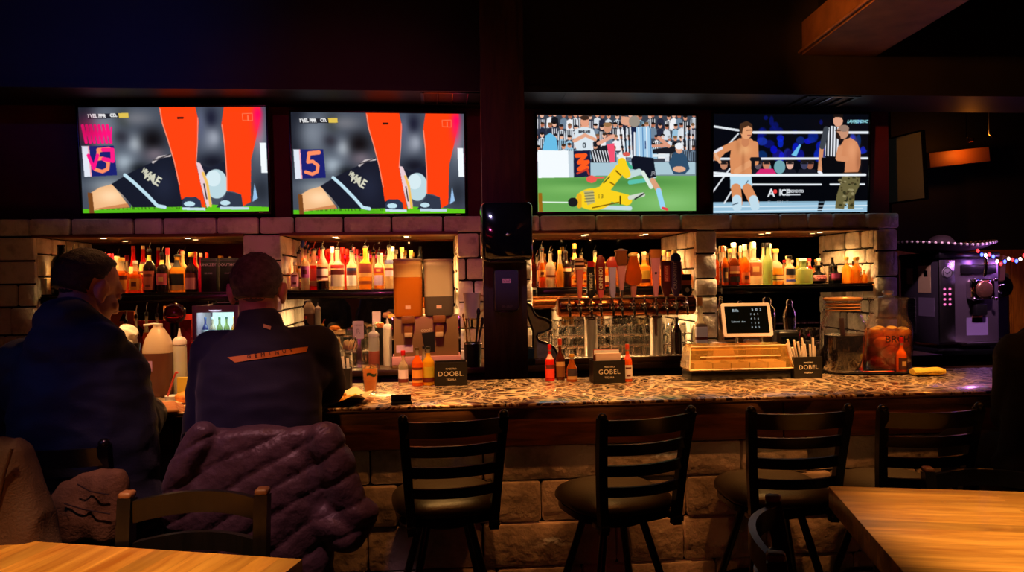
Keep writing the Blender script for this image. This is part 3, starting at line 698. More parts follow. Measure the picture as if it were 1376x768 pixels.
    for i in range(46):
        x, y = rr.uniform(850, 976), rr.uniform(480, 660)
        if 862 - (y - 480) * .16 < x < 984 - (y - 480) * .22: p.ell(x, y, rr.uniform(5, 12), rr.uniform(4, 9), rr.choice([(44, 44, 24), (150, 140, 100), (70, 60, 36)]), .9, .5)
    p.line([(80, 478), (1014, 478)], 15, (232, 238, 242)); p.text('LAWRENDNC', 900, 164, 22, (150, 220, 230), .2, 0, .9, 1.2)
    return p
m_screen = attr_mat('screen_picture', .6, emission=1.05)
m_screen.node_tree.nodes['Principled BSDF'].inputs['Specular IOR Level'].default_value = .1
m_bezel = M('tv_bezel', (10, 10, 12), .25)
def make_tv(pic, corners, lab, Y=5.58, yaw=0, tilt=3, place=None):
    if place is None:
        pts = [P(x, y, Y) for x, y in corners]
        c = sum(pts, Vector()) / 4; w = ((pts[1].x - pts[0].x) + (pts[3].x - pts[2].x)) / 2; h = (pts[0].z - pts[2].z + pts[1].z - pts[3].z) / 2
    else: c, w, h = place
    t = thing('television', lab, 'television', (c.x, Y, c.z), rot=(math.radians(tilt), 0, math.radians(yaw)))
    B = .014
    bm = bm_()
    for s in (-1, 1):
        box(bm, (0, .006, s * (h / 2 + B / 2 + (.003 if s < 0 else 0))), (w + 2 * B, .036, B + (.006 if s < 0 else 0)), bev=.003); box(bm, (s * (w / 2 + B / 2), .006, 0), (B, .036, h + 2 * B), bev=.003)
    add('bezel', bm, m_bezel, t)
    bm = bm_(); box(bm, (0, .024, 0), (w + .01, .03, h + .01), bev=.004); box(bm, (0, .05, -h * .12), (w * .7, .03, h * .6), bev=.01); add('back_housing', bm, m_bezel, t)
    o = add('screen', pic.mesh(w, h), m_screen, t, 0, (0, .002, 0)); 
    bm = bm_(); box(bm, (w * .46, -.013, -h / 2 - B * .6), (.03, .002, .005)); add('badge', bm, m_letter, t, 0)
    return t
pa, pb = pic_legs(True), pic_legs(False)
make_tv(pa, [(100, 139), (358, 150), (110, 283), (364, 286)], 'leftmost wall television showing orange socks and pink scribbles over the number 5', yaw=-3, Y=5.5)
tv2 = make_tv(pb, [(389, 153), (622, 152), (397, 288), (626, 285)], 'wall television beside the centre post showing orange socks and a clear blue 5', yaw=1.0)
make_tv(pic_match(), [(722, 155), (936, 156), (722, 284), (934, 283)], 'wall television showing a yellow footballer fallen on green grass', yaw=0, tilt=1.5)
make_tv(pic_ring(), [(960, 155), (1168, 153), (958, 285), (1163, 285)], 'wall television showing bare chested wrestlers and a striped referee', yaw=-1, tilt=3)
# grey television seen from the side beyond the wrestling screen
t = thing('television', 'angled grey panelled television seen nearly edge on at the end of the stone wall', 'television', P(1179, 232, 6.2) + Vector((.04, 0, 0)), rot=(0.06, 0, math.radians(-80)))
bm = bm_(); box(bm, (0, 0, 0), (.95, .03, .56), bev=.004); add('bezel', bm, m_bezel, t)
bm = bm_(); box(bm, (0, -.017, 0), (.92, .004, .53)); add('screen', bm, M('unlit_screen', (120, 128, 124), .35), t, 0)
bm = bm_(); box(bm, (0, .04, 0), (.5, .05, .35), bev=.01); add('back_housing', bm, m_bezel, t)
bm = bm_(); tube(bm, [(0, .06, 0), (0, .3, 0), (-.1, .42, .1)], .02, 8); add('wall_arm', bm, m_blackmetal, t)
# ------------------------------------------------------------------ liquor bottles
def liq(name, col, tr=.72, rough=.06): return M(name, col, rough, trans=tr, ior=1.36)
LQ = {'clear': thin('spirit_clear', (244, 238, 222), .30, (250, 236, 208)), 'gold': thin('spirit_gold', (250, 196, 96), .42, (250, 190, 74)), 'amber': thin('spirit_amber', (236, 136, 50), .45, (236, 128, 30)), 'brown': thin('spirit_brown', (150, 70, 26), .4, (140, 60, 20)),
      'dark': M('spirit_dark', (30, 18, 16), .1, coat=.3), 'red': thin('spirit_red', (226, 50, 36), .5, (214, 36, 26)), 'pink': thin('spirit_pink', (230, 50, 120), .5, (220, 40, 110)), 'green': thin('spirit_green', (190, 214, 156), .34, (186, 206, 140)),
      'lilac': thin('spirit_lilac', (200, 166, 220), .5, (196, 160, 216)), 'black': M('black_bottle_glass', (10, 10, 12), .12, coat=.3), 'cream': thin('spirit_cream', (240, 220, 176), .7, (240, 214, 160)), 'blue': thin('spirit_blue', (60, 80, 190), .5, (50, 70, 180)), 'white': M('white_ceramic', (226, 216, 196), .3)}
LAB = {}
def lab_mat(c):
    return M('bottle_label_%d_%d_%d' % c, c, .55)
PROF = {
    'round': [(.9, 0), (1, .015), (1, .56), (.96, .60), (.8, .66), (.5, .72), (.36, .77), (.33, .82), (.33, .93), (.38, .935), (.38, .965), (.34, .97)],
    'square': [(.9, 0), (1, .015), (1, .58), (.94, .62), (.6, .66), (.4, .70), (.36, .76), (.36, .93), (.42, .935), (.42, .965), (.36, .97)],
    'wine': [(.9, 0), (1, .015), (1, .60), (.93, .66), (.62, .74), (.42, .79), (.36, .84), (.35, .95), (.4, .955), (.4, .985)],
    'slender': [(.85, 0), (1, .02), (1, .45), (.9, .55), (.66, .66), (.5, .76), (.44, .84), (.44, .95), (.5, .96), (.5, .985)],
    'squat': [(.9, 0), (1, .025), (1.02, .3), (1, .50), (.9, .58), (.6, .65), (.36, .69), (.33, .76), (.33, .9), (.4, .905), (.4, .94)],
    'ball': [(.5, 0), (.7, .02), (.95, .16), (1, .3), (.93, .45), (.7, .58), (.4, .66), (.32, .72), (.32, .9), (.4, .91), (.4, .95)],
    'pear': [(.8, 0), (.96, .05), (1, .2), (.9, .38), (.66, .55), (.46, .68), (.38, .78), (.36, .93), (.42, .94), (.42, .97)],
}
def make_bottle(name, R, H, kind, glass, liquid, fill, labc, cap, capc, desc, cat='bottle', group=None, loc=(0, 0, 0), band=None, face=0, seg=18):
    pr = PROF[kind]; sq = 4.5 if kind == 'square' else 0
    body_top = {'pourer': .82, 'cork': .9, 'screw': .93, 'tall': .86, 'none': .985}[cap]
    hb = H * body_top
    prof = []; mis = []
    ps = [(r * R, z / pr[-1][1] * hb) for r, z in pr]
    zf = fill * hb
    for i, (r, z) in enumerate(ps):
        if i and ps[i - 1][1] < zf < z:
            t = (zf - ps[i - 1][1]) / (z - ps[i - 1][1]); prof.append((ps[i - 1][0] + (r - ps[i - 1][0]) * t, zf))
        prof.append((r, z))
    mis = [0 if (prof[i][1] + prof[i + 1][1]) / 2 < zf else 1 for i in range(len(prof) - 1)]
    t = thing(name, desc, cat, loc, face, group)
    bm = bm_(); lathe(bm, prof, 24 if sq else seg, sq=sq, mis=mis); add('glass_body', bm, [liquid, glass], t, 40)
    if labc:
        for nm, (z0, z1, col) in ({'label': labc} if not isinstance(labc, dict) else labc).items():
            bm = bm_(); n = 10; rows = []
            for z in (z0, z0 + (z1 - z0) * .16, z0 + (z1 - z0) * .30, z0 + (z1 - z0) * .70, z0 + (z1 - z0) * .84, z1):
                pts = []
                zz = z * hb
                rr = max((prof[i][0] + (prof[i + 1][0] - prof[i][0]) * ((zz - prof[i][1]) / max(1e-6, prof[i + 1][1] - prof[i][1])) for i in range(len(prof) - 1) if prof[i][1] <= zz <= prof[i + 1][1]), default=R)
                for i in range(n + 1):
                    a = -PI / 2 + (i / n - .5) * 2.1; k = 1.0
                    if sq: k = min(1.34, 1 / (abs(math.cos(a)) ** sq + abs(math.sin(a)) ** sq) ** (1 / sq))
                    q = (rr + .0012) * k
                    pts.append((q * math.cos(a), q * math.sin(a), zz))
                rows.append(ring(bm, pts))
            for j in range(5):
                for f in skin_rings(bm, rows[j:j + 2], 0, False, False, closed=False): f.material_index = 0
            style = (int(R * 1e5) + int(H * 1e4)) % 5
            # printed bars, seals and bands
            ft = rows[2]; fb = rows[3]
            for f in list(bm.faces):
                c = f.calc_center_median(); zc = c.z / hb
                lo, hi = z0 + (z1 - z0) * .30, z0 + (z1 - z0) * .70
                ang = abs(math.atan2(c.y, c.x) + PI / 2)
                if nm == 'label' and ((style == 0 and lo < zc < hi and ang < .45) or (style == 1 and (zc > z0 + (z1 - z0) * .70)) or (style == 2 and (zc < lo)) or (style == 3 and (zc > z0 + (z1 - z0) * .84 or z0 + (z1 - z0) * .16 < zc < lo)) or (style == 4 and (hi < zc < z0 + (z1 - z0) * .84 and ang < .7 or z0 + (z1 - z0) * .16 < zc < lo and ang < .5))): f.material_index = 1
            dark = sum(col) > 300
            add(nm, bm, [lab_mat(col), lab_mat((96, 26, 24) if dark and band is None else (band or (196, 150, 90)))], t, 40)
    bm = bm_(); zt = hb
    if cap == 'pourer':
        lathe(bm, [(.34 * R, zt - .02 * H), (.42 * R, zt), (.4 * R, zt + .03 * H), (.2 * R, zt + .05 * H)], 12)
        add('pourer', bm, M('pourer_collar', (30, 28, 28), .4), t)
        bm = bm_(); tube(bm, [(0, 0, zt + .03 * H), (0, 0, zt + .1 * H), (R * .25, 0, H)], [.005, .0042, .0034], 8); add('spout', bm, m_chrome, t)
    elif cap in ('cork', 'screw', 'tall'):
        rr = {'cork': .46, 'screw': .4, 'tall': .42}[cap] * R
        lathe(bm, [(rr * .92, zt - .015 * H), (rr, zt), (rr, H * .985), (rr * .9, H)], 14); add('cap', bm, M('cap_%d_%d_%d' % capc, capc, .35, metal=.3), t)
    return t
RED, WHT, BLK, GLD, CRM, NVY = (180, 30, 26), (226, 216, 204), (22, 20, 22), (206, 158, 70), (232, 210, 170), (40, 44, 90)
ROWY = [5.585, 5.70, 5.815]
SHELFTXT = ['on the leftmost bottle shelf', 'on the second bottle shelf', 'on the shelf behind taps', 'on the rightmost bottle shelf']
def L1(c, z0=.08, z1=.5): return (z0, z1, c)
# (px, top, bottom, width, shape, glass, liquid, fill, label, cap, capcolour, row, description)
BOT = [[
 (62, 328, 391, 27, 'wine', 'black', 'black', .9, L1((60, 50, 44), .1, .3), 'none', BLK, 0, 'large black wine bottle, leftmost'),
 (73, 345, 391, 12, 'round', 'clear', 'amber', .5, L1((200, 150, 90)), 'screw', GLD, 1, 'small amber bottle right of the large black wine bottle'),
 (84, 328, 391, 17, 'round', 'clear', 'gold', .8, {'label': L1(CRM), 'neck_label': (.72, .86, (230, 180, 80))}, 'pourer', BLK, 0, 'yellow necked bottle left of the first man\'s head'),
 (94, 336, 391, 15, 'square', 'clear', 'gold', .85, L1(CRM), 'tall', (226, 170, 70), 1, 'gold topped bottle just left of the first man\'s head'),
 (105, 337, 391, 14, 'round', 'clear', 'brown', .6, None, 'tall', (220, 60, 100), 1, 'pink capped bottle above the first man\'s crown'),
 (116, 337, 391, 14, 'round', 'clear', 'brown', .6, None, 'tall', (220, 40, 70), 2, 'rosy capped bottle above the first man\'s forehead'),
 (148, 341, 391, 13, 'round', 'clear', 'amber', .6, None, 'tall', (210, 40, 60), 2, 'red capped bottle just right of the first man\'s hair'),
 (158, 344, 390, 15, 'squat', 'clear', 'amber', .6, L1(CRM), 'cork', CRM, 1, 'pale corked squat bottle beside the first man\'s ear'),
 (169, 346, 389, 18, 'square', 'clear', 'amber', .7, L1((214, 130, 50), .1, .55), 'cork', GLD, 0, 'orange labelled square bottle, first of the amber pair'),
 (185, 350, 389, 15, 'square', 'clear', 'amber', .75, L1((224, 140, 40), .1, .5), 'cork', WHT, 0, 'orange labelled square bottle, second of the amber pair'),
 (180, 330, 389, 12, 'slender', 'red', 'red', .9, L1((236, 190, 130), .3, .6), 'screw', RED, 2, 'tall red bottle with cream streaks, left one of two'),
 (193, 330, 389, 12, 'slender', 'red', 'red', .9, L1((240, 180, 100), .4, .7), 'screw', CRM, 2, 'tall red bottle with cream streaks, right one of two'),
 (200, 325, 389, 17, 'round', 'dark', 'dark', .8, {'label': L1((170, 80, 60), .06, .52), 'neck_label': (.76, .9, (230, 190, 90))}, 'pourer', BLK, 0, 'dark bottle with brick red label and gold neck'),
 (214, 331, 390, 16, 'round', 'dark', 'dark', .8, {'label': L1((160, 60, 80), .2, .5), 'neck_label': (.74, .86, (232, 196, 100))}, 'pourer', BLK, 0, 'dark bottle with plum label and gold neck'),
 (226, 333, 390, 14, 'round', 'clear', 'brown', .6, L1(CRM), 'tall', (200, 40, 60), 2, 'red topped bottle behind the black label bottle'),
 (235, 334, 393, 22, 'round', 'gold', 'gold', .7, {'label': L1((26, 22, 20), .06, .52), 'neck_label': (.7, .9, BLK)}, 'pourer', BLK, 0, 'gold shouldered bottle with big black label'),
 (246, 337, 390, 13, 'round', 'cream', 'cream', .9, L1(CRM, .1, .5), 'screw', CRM, 2, 'cream topped bottle in the back row'),
 (256, 339, 390, 18, 'round', 'dark', 'dark', .8, {'label': L1((190, 110, 120), .08, .54)}, 'cork', GLD, 0, 'dark bottle with lilac and orange label'),
 (262, 338, 390, 12, 'round', 'red', 'brown', .6, None, 'tall', (200, 40, 30), 2, 'red capped bottle in the back row beside the magenta bottle'),
 (270, 340, 391, 9, 'slender', 'pink', 'pink', .9, None, 'cork', CRM, 0, 'slim magenta bottle beside the black gift boxes'),
], [
 (381, 323, 390, 14, 'round', 'clear', 'gold', .75, L1(CRM), 'tall', (40, 60, 180), 2, 'blue capped amber bottle in the left corner'),
 (381, 352, 390, 11, 'square', 'clear', 'clear', .6, L1((220, 150, 190), .15, .7), 'cork', WHT, 0, 'short bottle with pink label at the left end'),
 (391, 357, 390, 12, 'round', 'clear', 'brown', .6, L1((120, 30, 50), .1, .5), 'cork', BLK, 0, 'short dark red labelled bottle'),
 (398, 327, 390, 11, 'slender', 'lilac', 'lilac', .85, L1((196, 170, 230), .2, .5), 'pourer', BLK, 0, 'tall slim lilac bottle with metal spout'),
 (405, 322, 389, 13, 'round', 'clear', 'clear', .7, L1((150, 60, 140), .3, .58), 'pourer', BLK, 0, 'clear bottle with round purple label and spout'),
 (389, 330, 390, 12, 'round', 'clear', 'gold', .6, None, 'pourer', BLK, 1, 'spouted gold bottle behind the slim lilac one'),
 (411, 329, 389, 12, 'round', 'clear', 'gold', .6, L1(CRM), 'pourer', BLK, 1, 'spouted pale gold bottle left of the red flask'),
 (419, 325, 391, 18, 'square', 'clear', 'red', .62, L1((176, 40, 34), .1, .54), 'pourer', BLK, 0, 'square flask with plain red label'),
 (424, 333, 389, 10, 'round', 'red', 'red', .9, None, 'tall', (214, 40, 36), 2, 'back row red bottle, first of three red necks'),
 (431, 333, 389, 10, 'round', 'red', 'red', .9, None, 'tall', (214, 40, 36), 2, 'back row red bottle, second of three red necks'),
 (439, 334, 389, 10, 'round', 'red', 'red', .9, None, 'tall', (214, 60, 36), 2, 'back row red bottle, third of three red necks'),
 (437, 322, 392, 17, 'round', 'clear', 'dark', .22, {'label': L1((222, 190, 200), .24, .56), 'neck_label': (.62, .76, (210, 60, 40))}, 'pourer', BLK, 0, 'bottle with pink checked label and dark foot'),
 (447, 331, 389, 13, 'round', 'clear', 'clear', .6, L1(WHT), 'tall', (236, 200, 200), 1, 'white capped bottle behind the pink checked bottle'),
 (453, 324, 390, 18, 'square', 'clear', 'clear', .7, {'label': L1((230, 214, 200), .08, .5), 'neck_label': (.54, .62, (190, 40, 40))}, 'pourer', BLK, 0, 'square clear bottle with red crest label and black spout'),
 (461, 332, 389, 14, 'round', 'red', 'red', .8, None, 'tall', (220, 46, 36), 2, 'back row bottle with wide red cap'),
 (470, 328, 390, 15, 'round', 'clear', 'clear', .7, {'label': L1((222, 220, 224), .1, .5), 'neck_label': (.44, .58, NVY)}, 'pourer', WHT, 0, 'clear vodka bottle with navy band label'),
 (476, 332, 389, 12, 'round', 'clear', 'clear', .7, None, 'tall', (222, 70, 80), 2, 'back row bottle with red and white cap'),
 (487, 321, 390, 17, 'square', 'gold', 'gold', .8, {'label': L1((120, 40, 30), .3, .62), 'neck_label': (.12, .2, (120, 60, 20))}, 'pourer', BLK, 0, 'square yellow bottle with dark red stacked labels'),
 (495, 329, 389, 12, 'round', 'clear', 'clear', .7, L1(WHT), 'pourer', WHT, 1, 'spouted clear bottle behind the square yellow bottle'),
 (503, 332, 390, 14, 'round', 'clear', 'gold', .6, {'label': L1((150, 40, 50), .46, .62), 'neck_label': (.1, .4, (190, 170, 220))}, 'pourer', BLK, 0, 'gold bottle with wine red oval and lilac label'),
 (513, 340, 389, 12, 'slender', 'cream', 'cream', .9, None, 'screw', CRM, 1, 'plain pale cream bottle'),
 (521, 320, 389, 14, 'round', 'clear', 'clear', .7, {'label': L1((200, 180, 210), .3, .5), 'neck_label': (.6, .7, NVY)}, 'pourer', WHT, 0, 'tall crystal clear bottle left of the juice tanks'),
 (529, 331, 389, 13, 'round', 'clear', 'clear', .7, L1(WHT), 'cork', WHT, 1, 'white corked bottle peeping over the amber juice tank'),
 (544, 332, 389, 13, 'round', 'clear', 'gold', .8, None, 'cork', GLD, 1, 'gold corked bottle behind the amber juice tank, left of two'),
 (551, 336, 389, 12, 'round', 'clear', 'gold', .8, None, 'cork', GLD, 1, 'gold corked bottle behind the amber juice tank, right of two'),
 (563, 330, 389, 12, 'wine', 'black', 'black', .9, None, 'none', BLK, 1, 'black wine bottle rising between the juice tanks'),
], [
 (719, 335, 387, 10, 'slender', 'clear', 'amber', .7, L1((210, 150, 60), .3, .5), 'screw', BLK, 0, 'slim amber bottle beside the centre post'),
 (727, 323, 385, 15, 'square', 'brown', 'brown', .8, L1((226, 156, 56), .16, .56), 'pourer', BLK, 0, 'brown bottle with yellow label near the centre post'),
 (740, 330, 387, 14, 'round', 'clear', 'clear', .5, L1((190, 150, 120), .3, .5), 'pourer', BLK, 0, 'banded clear bottle left of the gold spout bottle'),
 (748, 336, 386, 10, 'slender', 'clear', 'gold', .7, None, 'cork', GLD, 0, 'slim pale gold bottle with gold stopper'),
 (757, 329, 386, 15, 'round', 'dark', 'dark', .8, {'label': L1((214, 186, 150), .45, .58)}, 'pourer', GLD, 0, 'dark bottle with small pale label and gold spout'),
 (770, 327, 386, 13, 'round', 'dark', 'dark', .8, {'label': L1((60, 44, 40), .3, .55), 'neck_label': (.7, .86, GLD)}, 'cork', GLD, 1, 'dark bottle with gold ringed neck behind the salmon tap'),
 (762, 350, 386, 11, 'squat', 'clear', 'amber', .8, L1((200, 120, 50)), 'cork', GLD, 1, 'small amber bottle left of the salmon tap handle'),
 (771, 360, 386, 12, 'squat', 'clear', 'amber', .9, L1((224, 150, 60), .15, .5), 'cork', CRM, 0, 'squat amber bottle left behind the salmon tap handle'),
 (786, 360, 386, 13, 'squat', 'clear', 'amber', .9, L1((224, 150, 60), .15, .5), 'cork', CRM, 0, 'squat amber bottle between the salmon and black tap handles'),
 (800, 329, 386, 13, 'round', 'clear', 'brown', .8, {'label': L1((200, 150, 80)), 'neck_label': (.72, .86, GLD)}, 'pourer', BLK, 1, 'gold necked bottle behind the dark red tap handle'),
 (815, 352, 386, 11, 'round', 'clear', 'amber', .8, L1(CRM), 'cork', GLD, 0, 'small amber bottle left of the lilac tap handle'),
 (840, 346, 386, 11, 'round', 'clear', 'dark', .8, L1((200, 190, 180), .3, .6), 'cork', WHT, 1, 'white capped dark bottle right of the crowned tap handle'),
 (857, 341, 386, 13, 'square', 'clear', 'gold', .8, L1((226, 180, 80)), 'cork', CRM, 1, 'yellow square bottle behind the amber winged tap handle'),
 (866, 338, 386, 14, 'square', 'clear', 'gold', .85, {'label': L1((236, 190, 70), .1, .5)}, 'cork', CRM, 0, 'bright yellow bottle with white stopper beside the pink paddle handle'),
 (882, 335, 386, 11, 'round', 'clear', 'amber', .85, L1((214, 130, 40)), 'tall', (214, 120, 40), 1, 'orange capped bottle right behind the pink paddle handle'),
 (891, 336, 386, 14, 'round', 'clear', 'gold', .85, L1(CRM, .2, .6), 'tall', (236, 200, 130), 1, 'cream capped bottle behind the dark red square handle'),
 (899, 338, 386, 11, 'round', 'clear', 'gold', .8, None, 'tall', (236, 206, 140), 2, 'cream capped bottle in the back row beside the purple handle'),
 (908, 337, 386, 12, 'round', 'clear', 'gold', .8, L1(CRM), 'tall', (230, 196, 120), 1, 'pale gold bottle behind the purple tap handle'),
 (920, 335, 386, 16, 'square', 'clear', 'gold', .9, {'label': L1((30, 24, 22), .36, .6), 'neck_label': (.06, .2, (226, 130, 110))}, 'tall', (226, 196, 130), 0, 'square bottle with black and pink labels at the right end'),
 (931, 356, 386, 9, 'slender', 'clear', 'amber', .9, None, 'cork', GLD, 0, 'small amber bottle in the right corner'),
], [
 (968, 331, 383, 9, 'round', 'clear', 'amber', .8, L1((60, 30, 20)), 'cork', WHT, 0, 'narrow amber bottle at the left end'),
 (975, 330, 383, 11, 'round', 'clear', 'brown', .7, L1((40, 24, 20), .1, .4), 'tall', (190, 80, 30), 0, 'amber bottle with orange brown cap near the left end'),
 (981, 334, 382, 12, 'squat', 'clear', 'gold', .8, L1((230, 190, 90)), 'cork', GLD, 1, 'squat gold bottle in the second row near the left end'),
 (988, 326, 384, 15, 'squat', 'clear', 'brown', .7, {'label': L1((150, 80, 60), .3, .5), 'neck_label': (.08, .22, BLK)}, 'cork', WHT, 0, 'stout whiskey bottle with white shoulders and black foot band'),
 (998, 330, 383, 10, 'round', 'clear', 'amber', .8, None, 'tall', CRM, 1, 'cream capped amber bottle, left of a close pair'),
 (1003, 328, 383, 13, 'round', 'clear', 'amber', .8, L1((200, 96, 40), .06, .36), 'tall', CRM, 0, 'orange amber bottle left of the copper label bottle'),
 (1009, 330, 383, 9, 'round', 'clear', 'clear', .7, None, 'tall', CRM, 2, 'white necked bottle in the back row'),
 (1018, 325, 384, 19, 'square', 'clear', 'clear', .6, {'label': L1((150, 80, 46), .24, .6)}, 'tall', CRM, 0, 'wide clear bottle with square copper brown label'),
 (1026, 326, 383, 10, 'round', 'clear', 'clear', .6, None, 'cork', BLK, 2, 'black corked clear bottle behind the copper label bottle'),
 (1031, 326, 382, 13, 'round', 'green', 'green', .8, None, 'cork', BLK, 0, 'slim pale green bottle right of the copper label bottle'),
 (1037, 327, 382, 10, 'slender', 'clear', 'clear', .7, None, 'cork', WHT, 1, 'slim white necked bottle beside the pale green bottle'),
 (1046, 334, 382, 19, 'squat', 'clear', 'gold', .5, L1((236, 200, 140), .1, .3), 'cork', GLD, 0, 'round shouldered pale yellow bottle with gold stopper'),
 (1058, 344, 382, 9, 'round', 'clear', 'gold', .8, None, 'cork', CRM, 1, 'small gold bottle left of the blue label bottle'),
 (1066, 343, 382, 14, 'round', 'clear', 'clear', .6, {'label': L1((30, 30, 40), .24, .6), 'neck_label': (.1, .18, (60, 80, 200))}, 'cork', BLK, 0, 'bottle with black and blue label'),
 (1074, 347, 382, 9, 'round', 'clear', 'gold', .8, None, 'cork', (210, 120, 60), 1, 'orange stoppered small bottle behind the square green bottle'),
 (1085, 347, 383, 21, 'square', 'green', 'green', .8, None, 'cork', WHT, 0, 'square pale green tequila bottle with white stopper'),
 (1094, 347, 382, 9, 'round', 'clear', 'red', .8, None, 'cork', (200, 40, 60), 1, 'small red stoppered bottle in the second row'),
 (1102, 347, 382, 11, 'round', 'clear', 'clear', .8, None, 'cork', WHT, 1, 'white stoppered bottle above the black round bottle'),
 (1108, 356, 383, 22, 'ball', 'black', 'black', .9, L1((190, 110, 120), .16, .5), 'cork', BLK, 0, 'round black bottle with pink oval label'),
 (1119, 345, 382, 10, 'wine', 'black', 'black', .9, None, 'none', BLK, 1, 'slim black bottle right of the round black bottle'),
 (1126, 356, 382, 14, 'square', 'black', 'black', .9, L1((176, 70, 130), .2, .6), 'cork', BLK, 0, 'black bottle with purple square label'),
 (1135, 345, 380, 12, 'round', 'clear', 'gold', .85, None, 'cork', GLD, 0, 'amber bottle with gold stopper, left of three by the stones'),
 (1145, 346, 380, 12, 'round', 'clear', 'gold', .85, None, 'cork', GLD, 0, 'amber bottle with gold stopper, middle of three by the stones'),
 (1156, 345, 380, 12, 'round', 'clear', 'gold', .85, L1((230, 210, 150), .2, .5), 'cork', GLD, 0, 'amber bottle with gold stopper, right of three by the stones'),
 (1165, 362, 378, 8, 'squat', 'clear', 'gold', .85, None, 'cork', GLD, 0, 'tiny gold bottle in the right corner'),
 (1173, 350, 378, 9, 'pear', 'brown', 'brown', .85, None, 'cork', BLK, 0, 'small dark pear shaped bottle at the right end'),
]]
GROUPS = ['bottles on the leftmost shelf', 'bottles on the second shelf', 'bottles on the shelf behind the taps', 'bottles on the rightmost shelf']
for k, lst in enumerate(BOT):
    it = []
    for q in lst:
        Y = ROWY[q[11]]; R = q[3] * MPP(q[0], Y) / 2; it.append([X_(q[0], Y), Y, R, q])
    for _ in range(120):                       # push apart the bottles that would touch, mostly front to back
        for i in range(len(it)):
            for j in range(i):
                a, b = it[i], it[j]; dx, dy = a[0] - b[0], a[1] - b[1]; need = (a[2] + b[2]) * (1.12 if 'square' in (a[3][4], b[3][4]) else 1.0) + .003; d = math.hypot(dx, dy)
                if d < need:
                    if d < 1e-6: dx, dy, d = .001, .001, .0014
                    m = (need - d) / d * .5; a[0] += dx * m * .35; b[0] -= dx * m * .35; a[1] += (dy if abs(dy) > .01 else .01) * m; b[1] -= (dy if abs(dy) > .01 else .01) * m
        for q in it:
            q[0] = min(max(q[0], AL[k][0] + .05 + q[2]), AL[k][1] - .045 - q[2]); q[1] = min(max(q[1], YF + .05 + q[2]), YM - .012 - q[2] * 1.1)
    for x, Y, R, (px, yt, yb, w, kind, gl, lq, fill, lb, cap, cc, row, desc) in it:
        H = P(px, yt, Y).z - SHZ[k]
        make_bottle('liquor_bottle', R, H, kind, LQ[gl], LQ[lq], fill, lb, cap, cc, desc + ' ' + SHELFTXT[k], 'bottle', GROUPS[k], (x, Y, SHZ[k] + .0005))
# black gift boxes on the leftmost shelf
for i, (x0, x1, s, lab) in enumerate([(273, 293, 'UNKZEY', 'black bottle gift box with pale lettering, left of two on the leftmost shelf'), (298, 321, 'DOUTHOU', 'black bottle gift box with pale lettering beside the second man\'s head')]):
    Y = 5.60; xa, xb = X_(x0, Y), X_(x1, Y); w = xb - xa; h = P(x0, 347, Y).z - SHZ[0]
    t = thing('gift_box', lab, 'box', ((xa + xb) / 2, Y, SHZ[0]), 0, 'black gift boxes')
    bm = bm_(); box(bm, (0, 0, h / 2), (w, .09, h), bev=.002); add('carton', bm, M('black_carton', (18, 15, 20), .45), t)
    bm = bm_(); span(bm, -w / 2 - .0008, w / 2 + .0008, -.0462, .0458, h * .93, h * .945); add('lid_seam', bm, lab_mat((70, 50, 80)), t, 0)
    letter(s, .028, lab_mat((170, 130, 170)), t, (0, -.046, h * .8), name='lettering')
    letter('ISLAND', .016, lab_mat((130, 100, 140)), t, (0, -.046, h * .55), name='lettering')
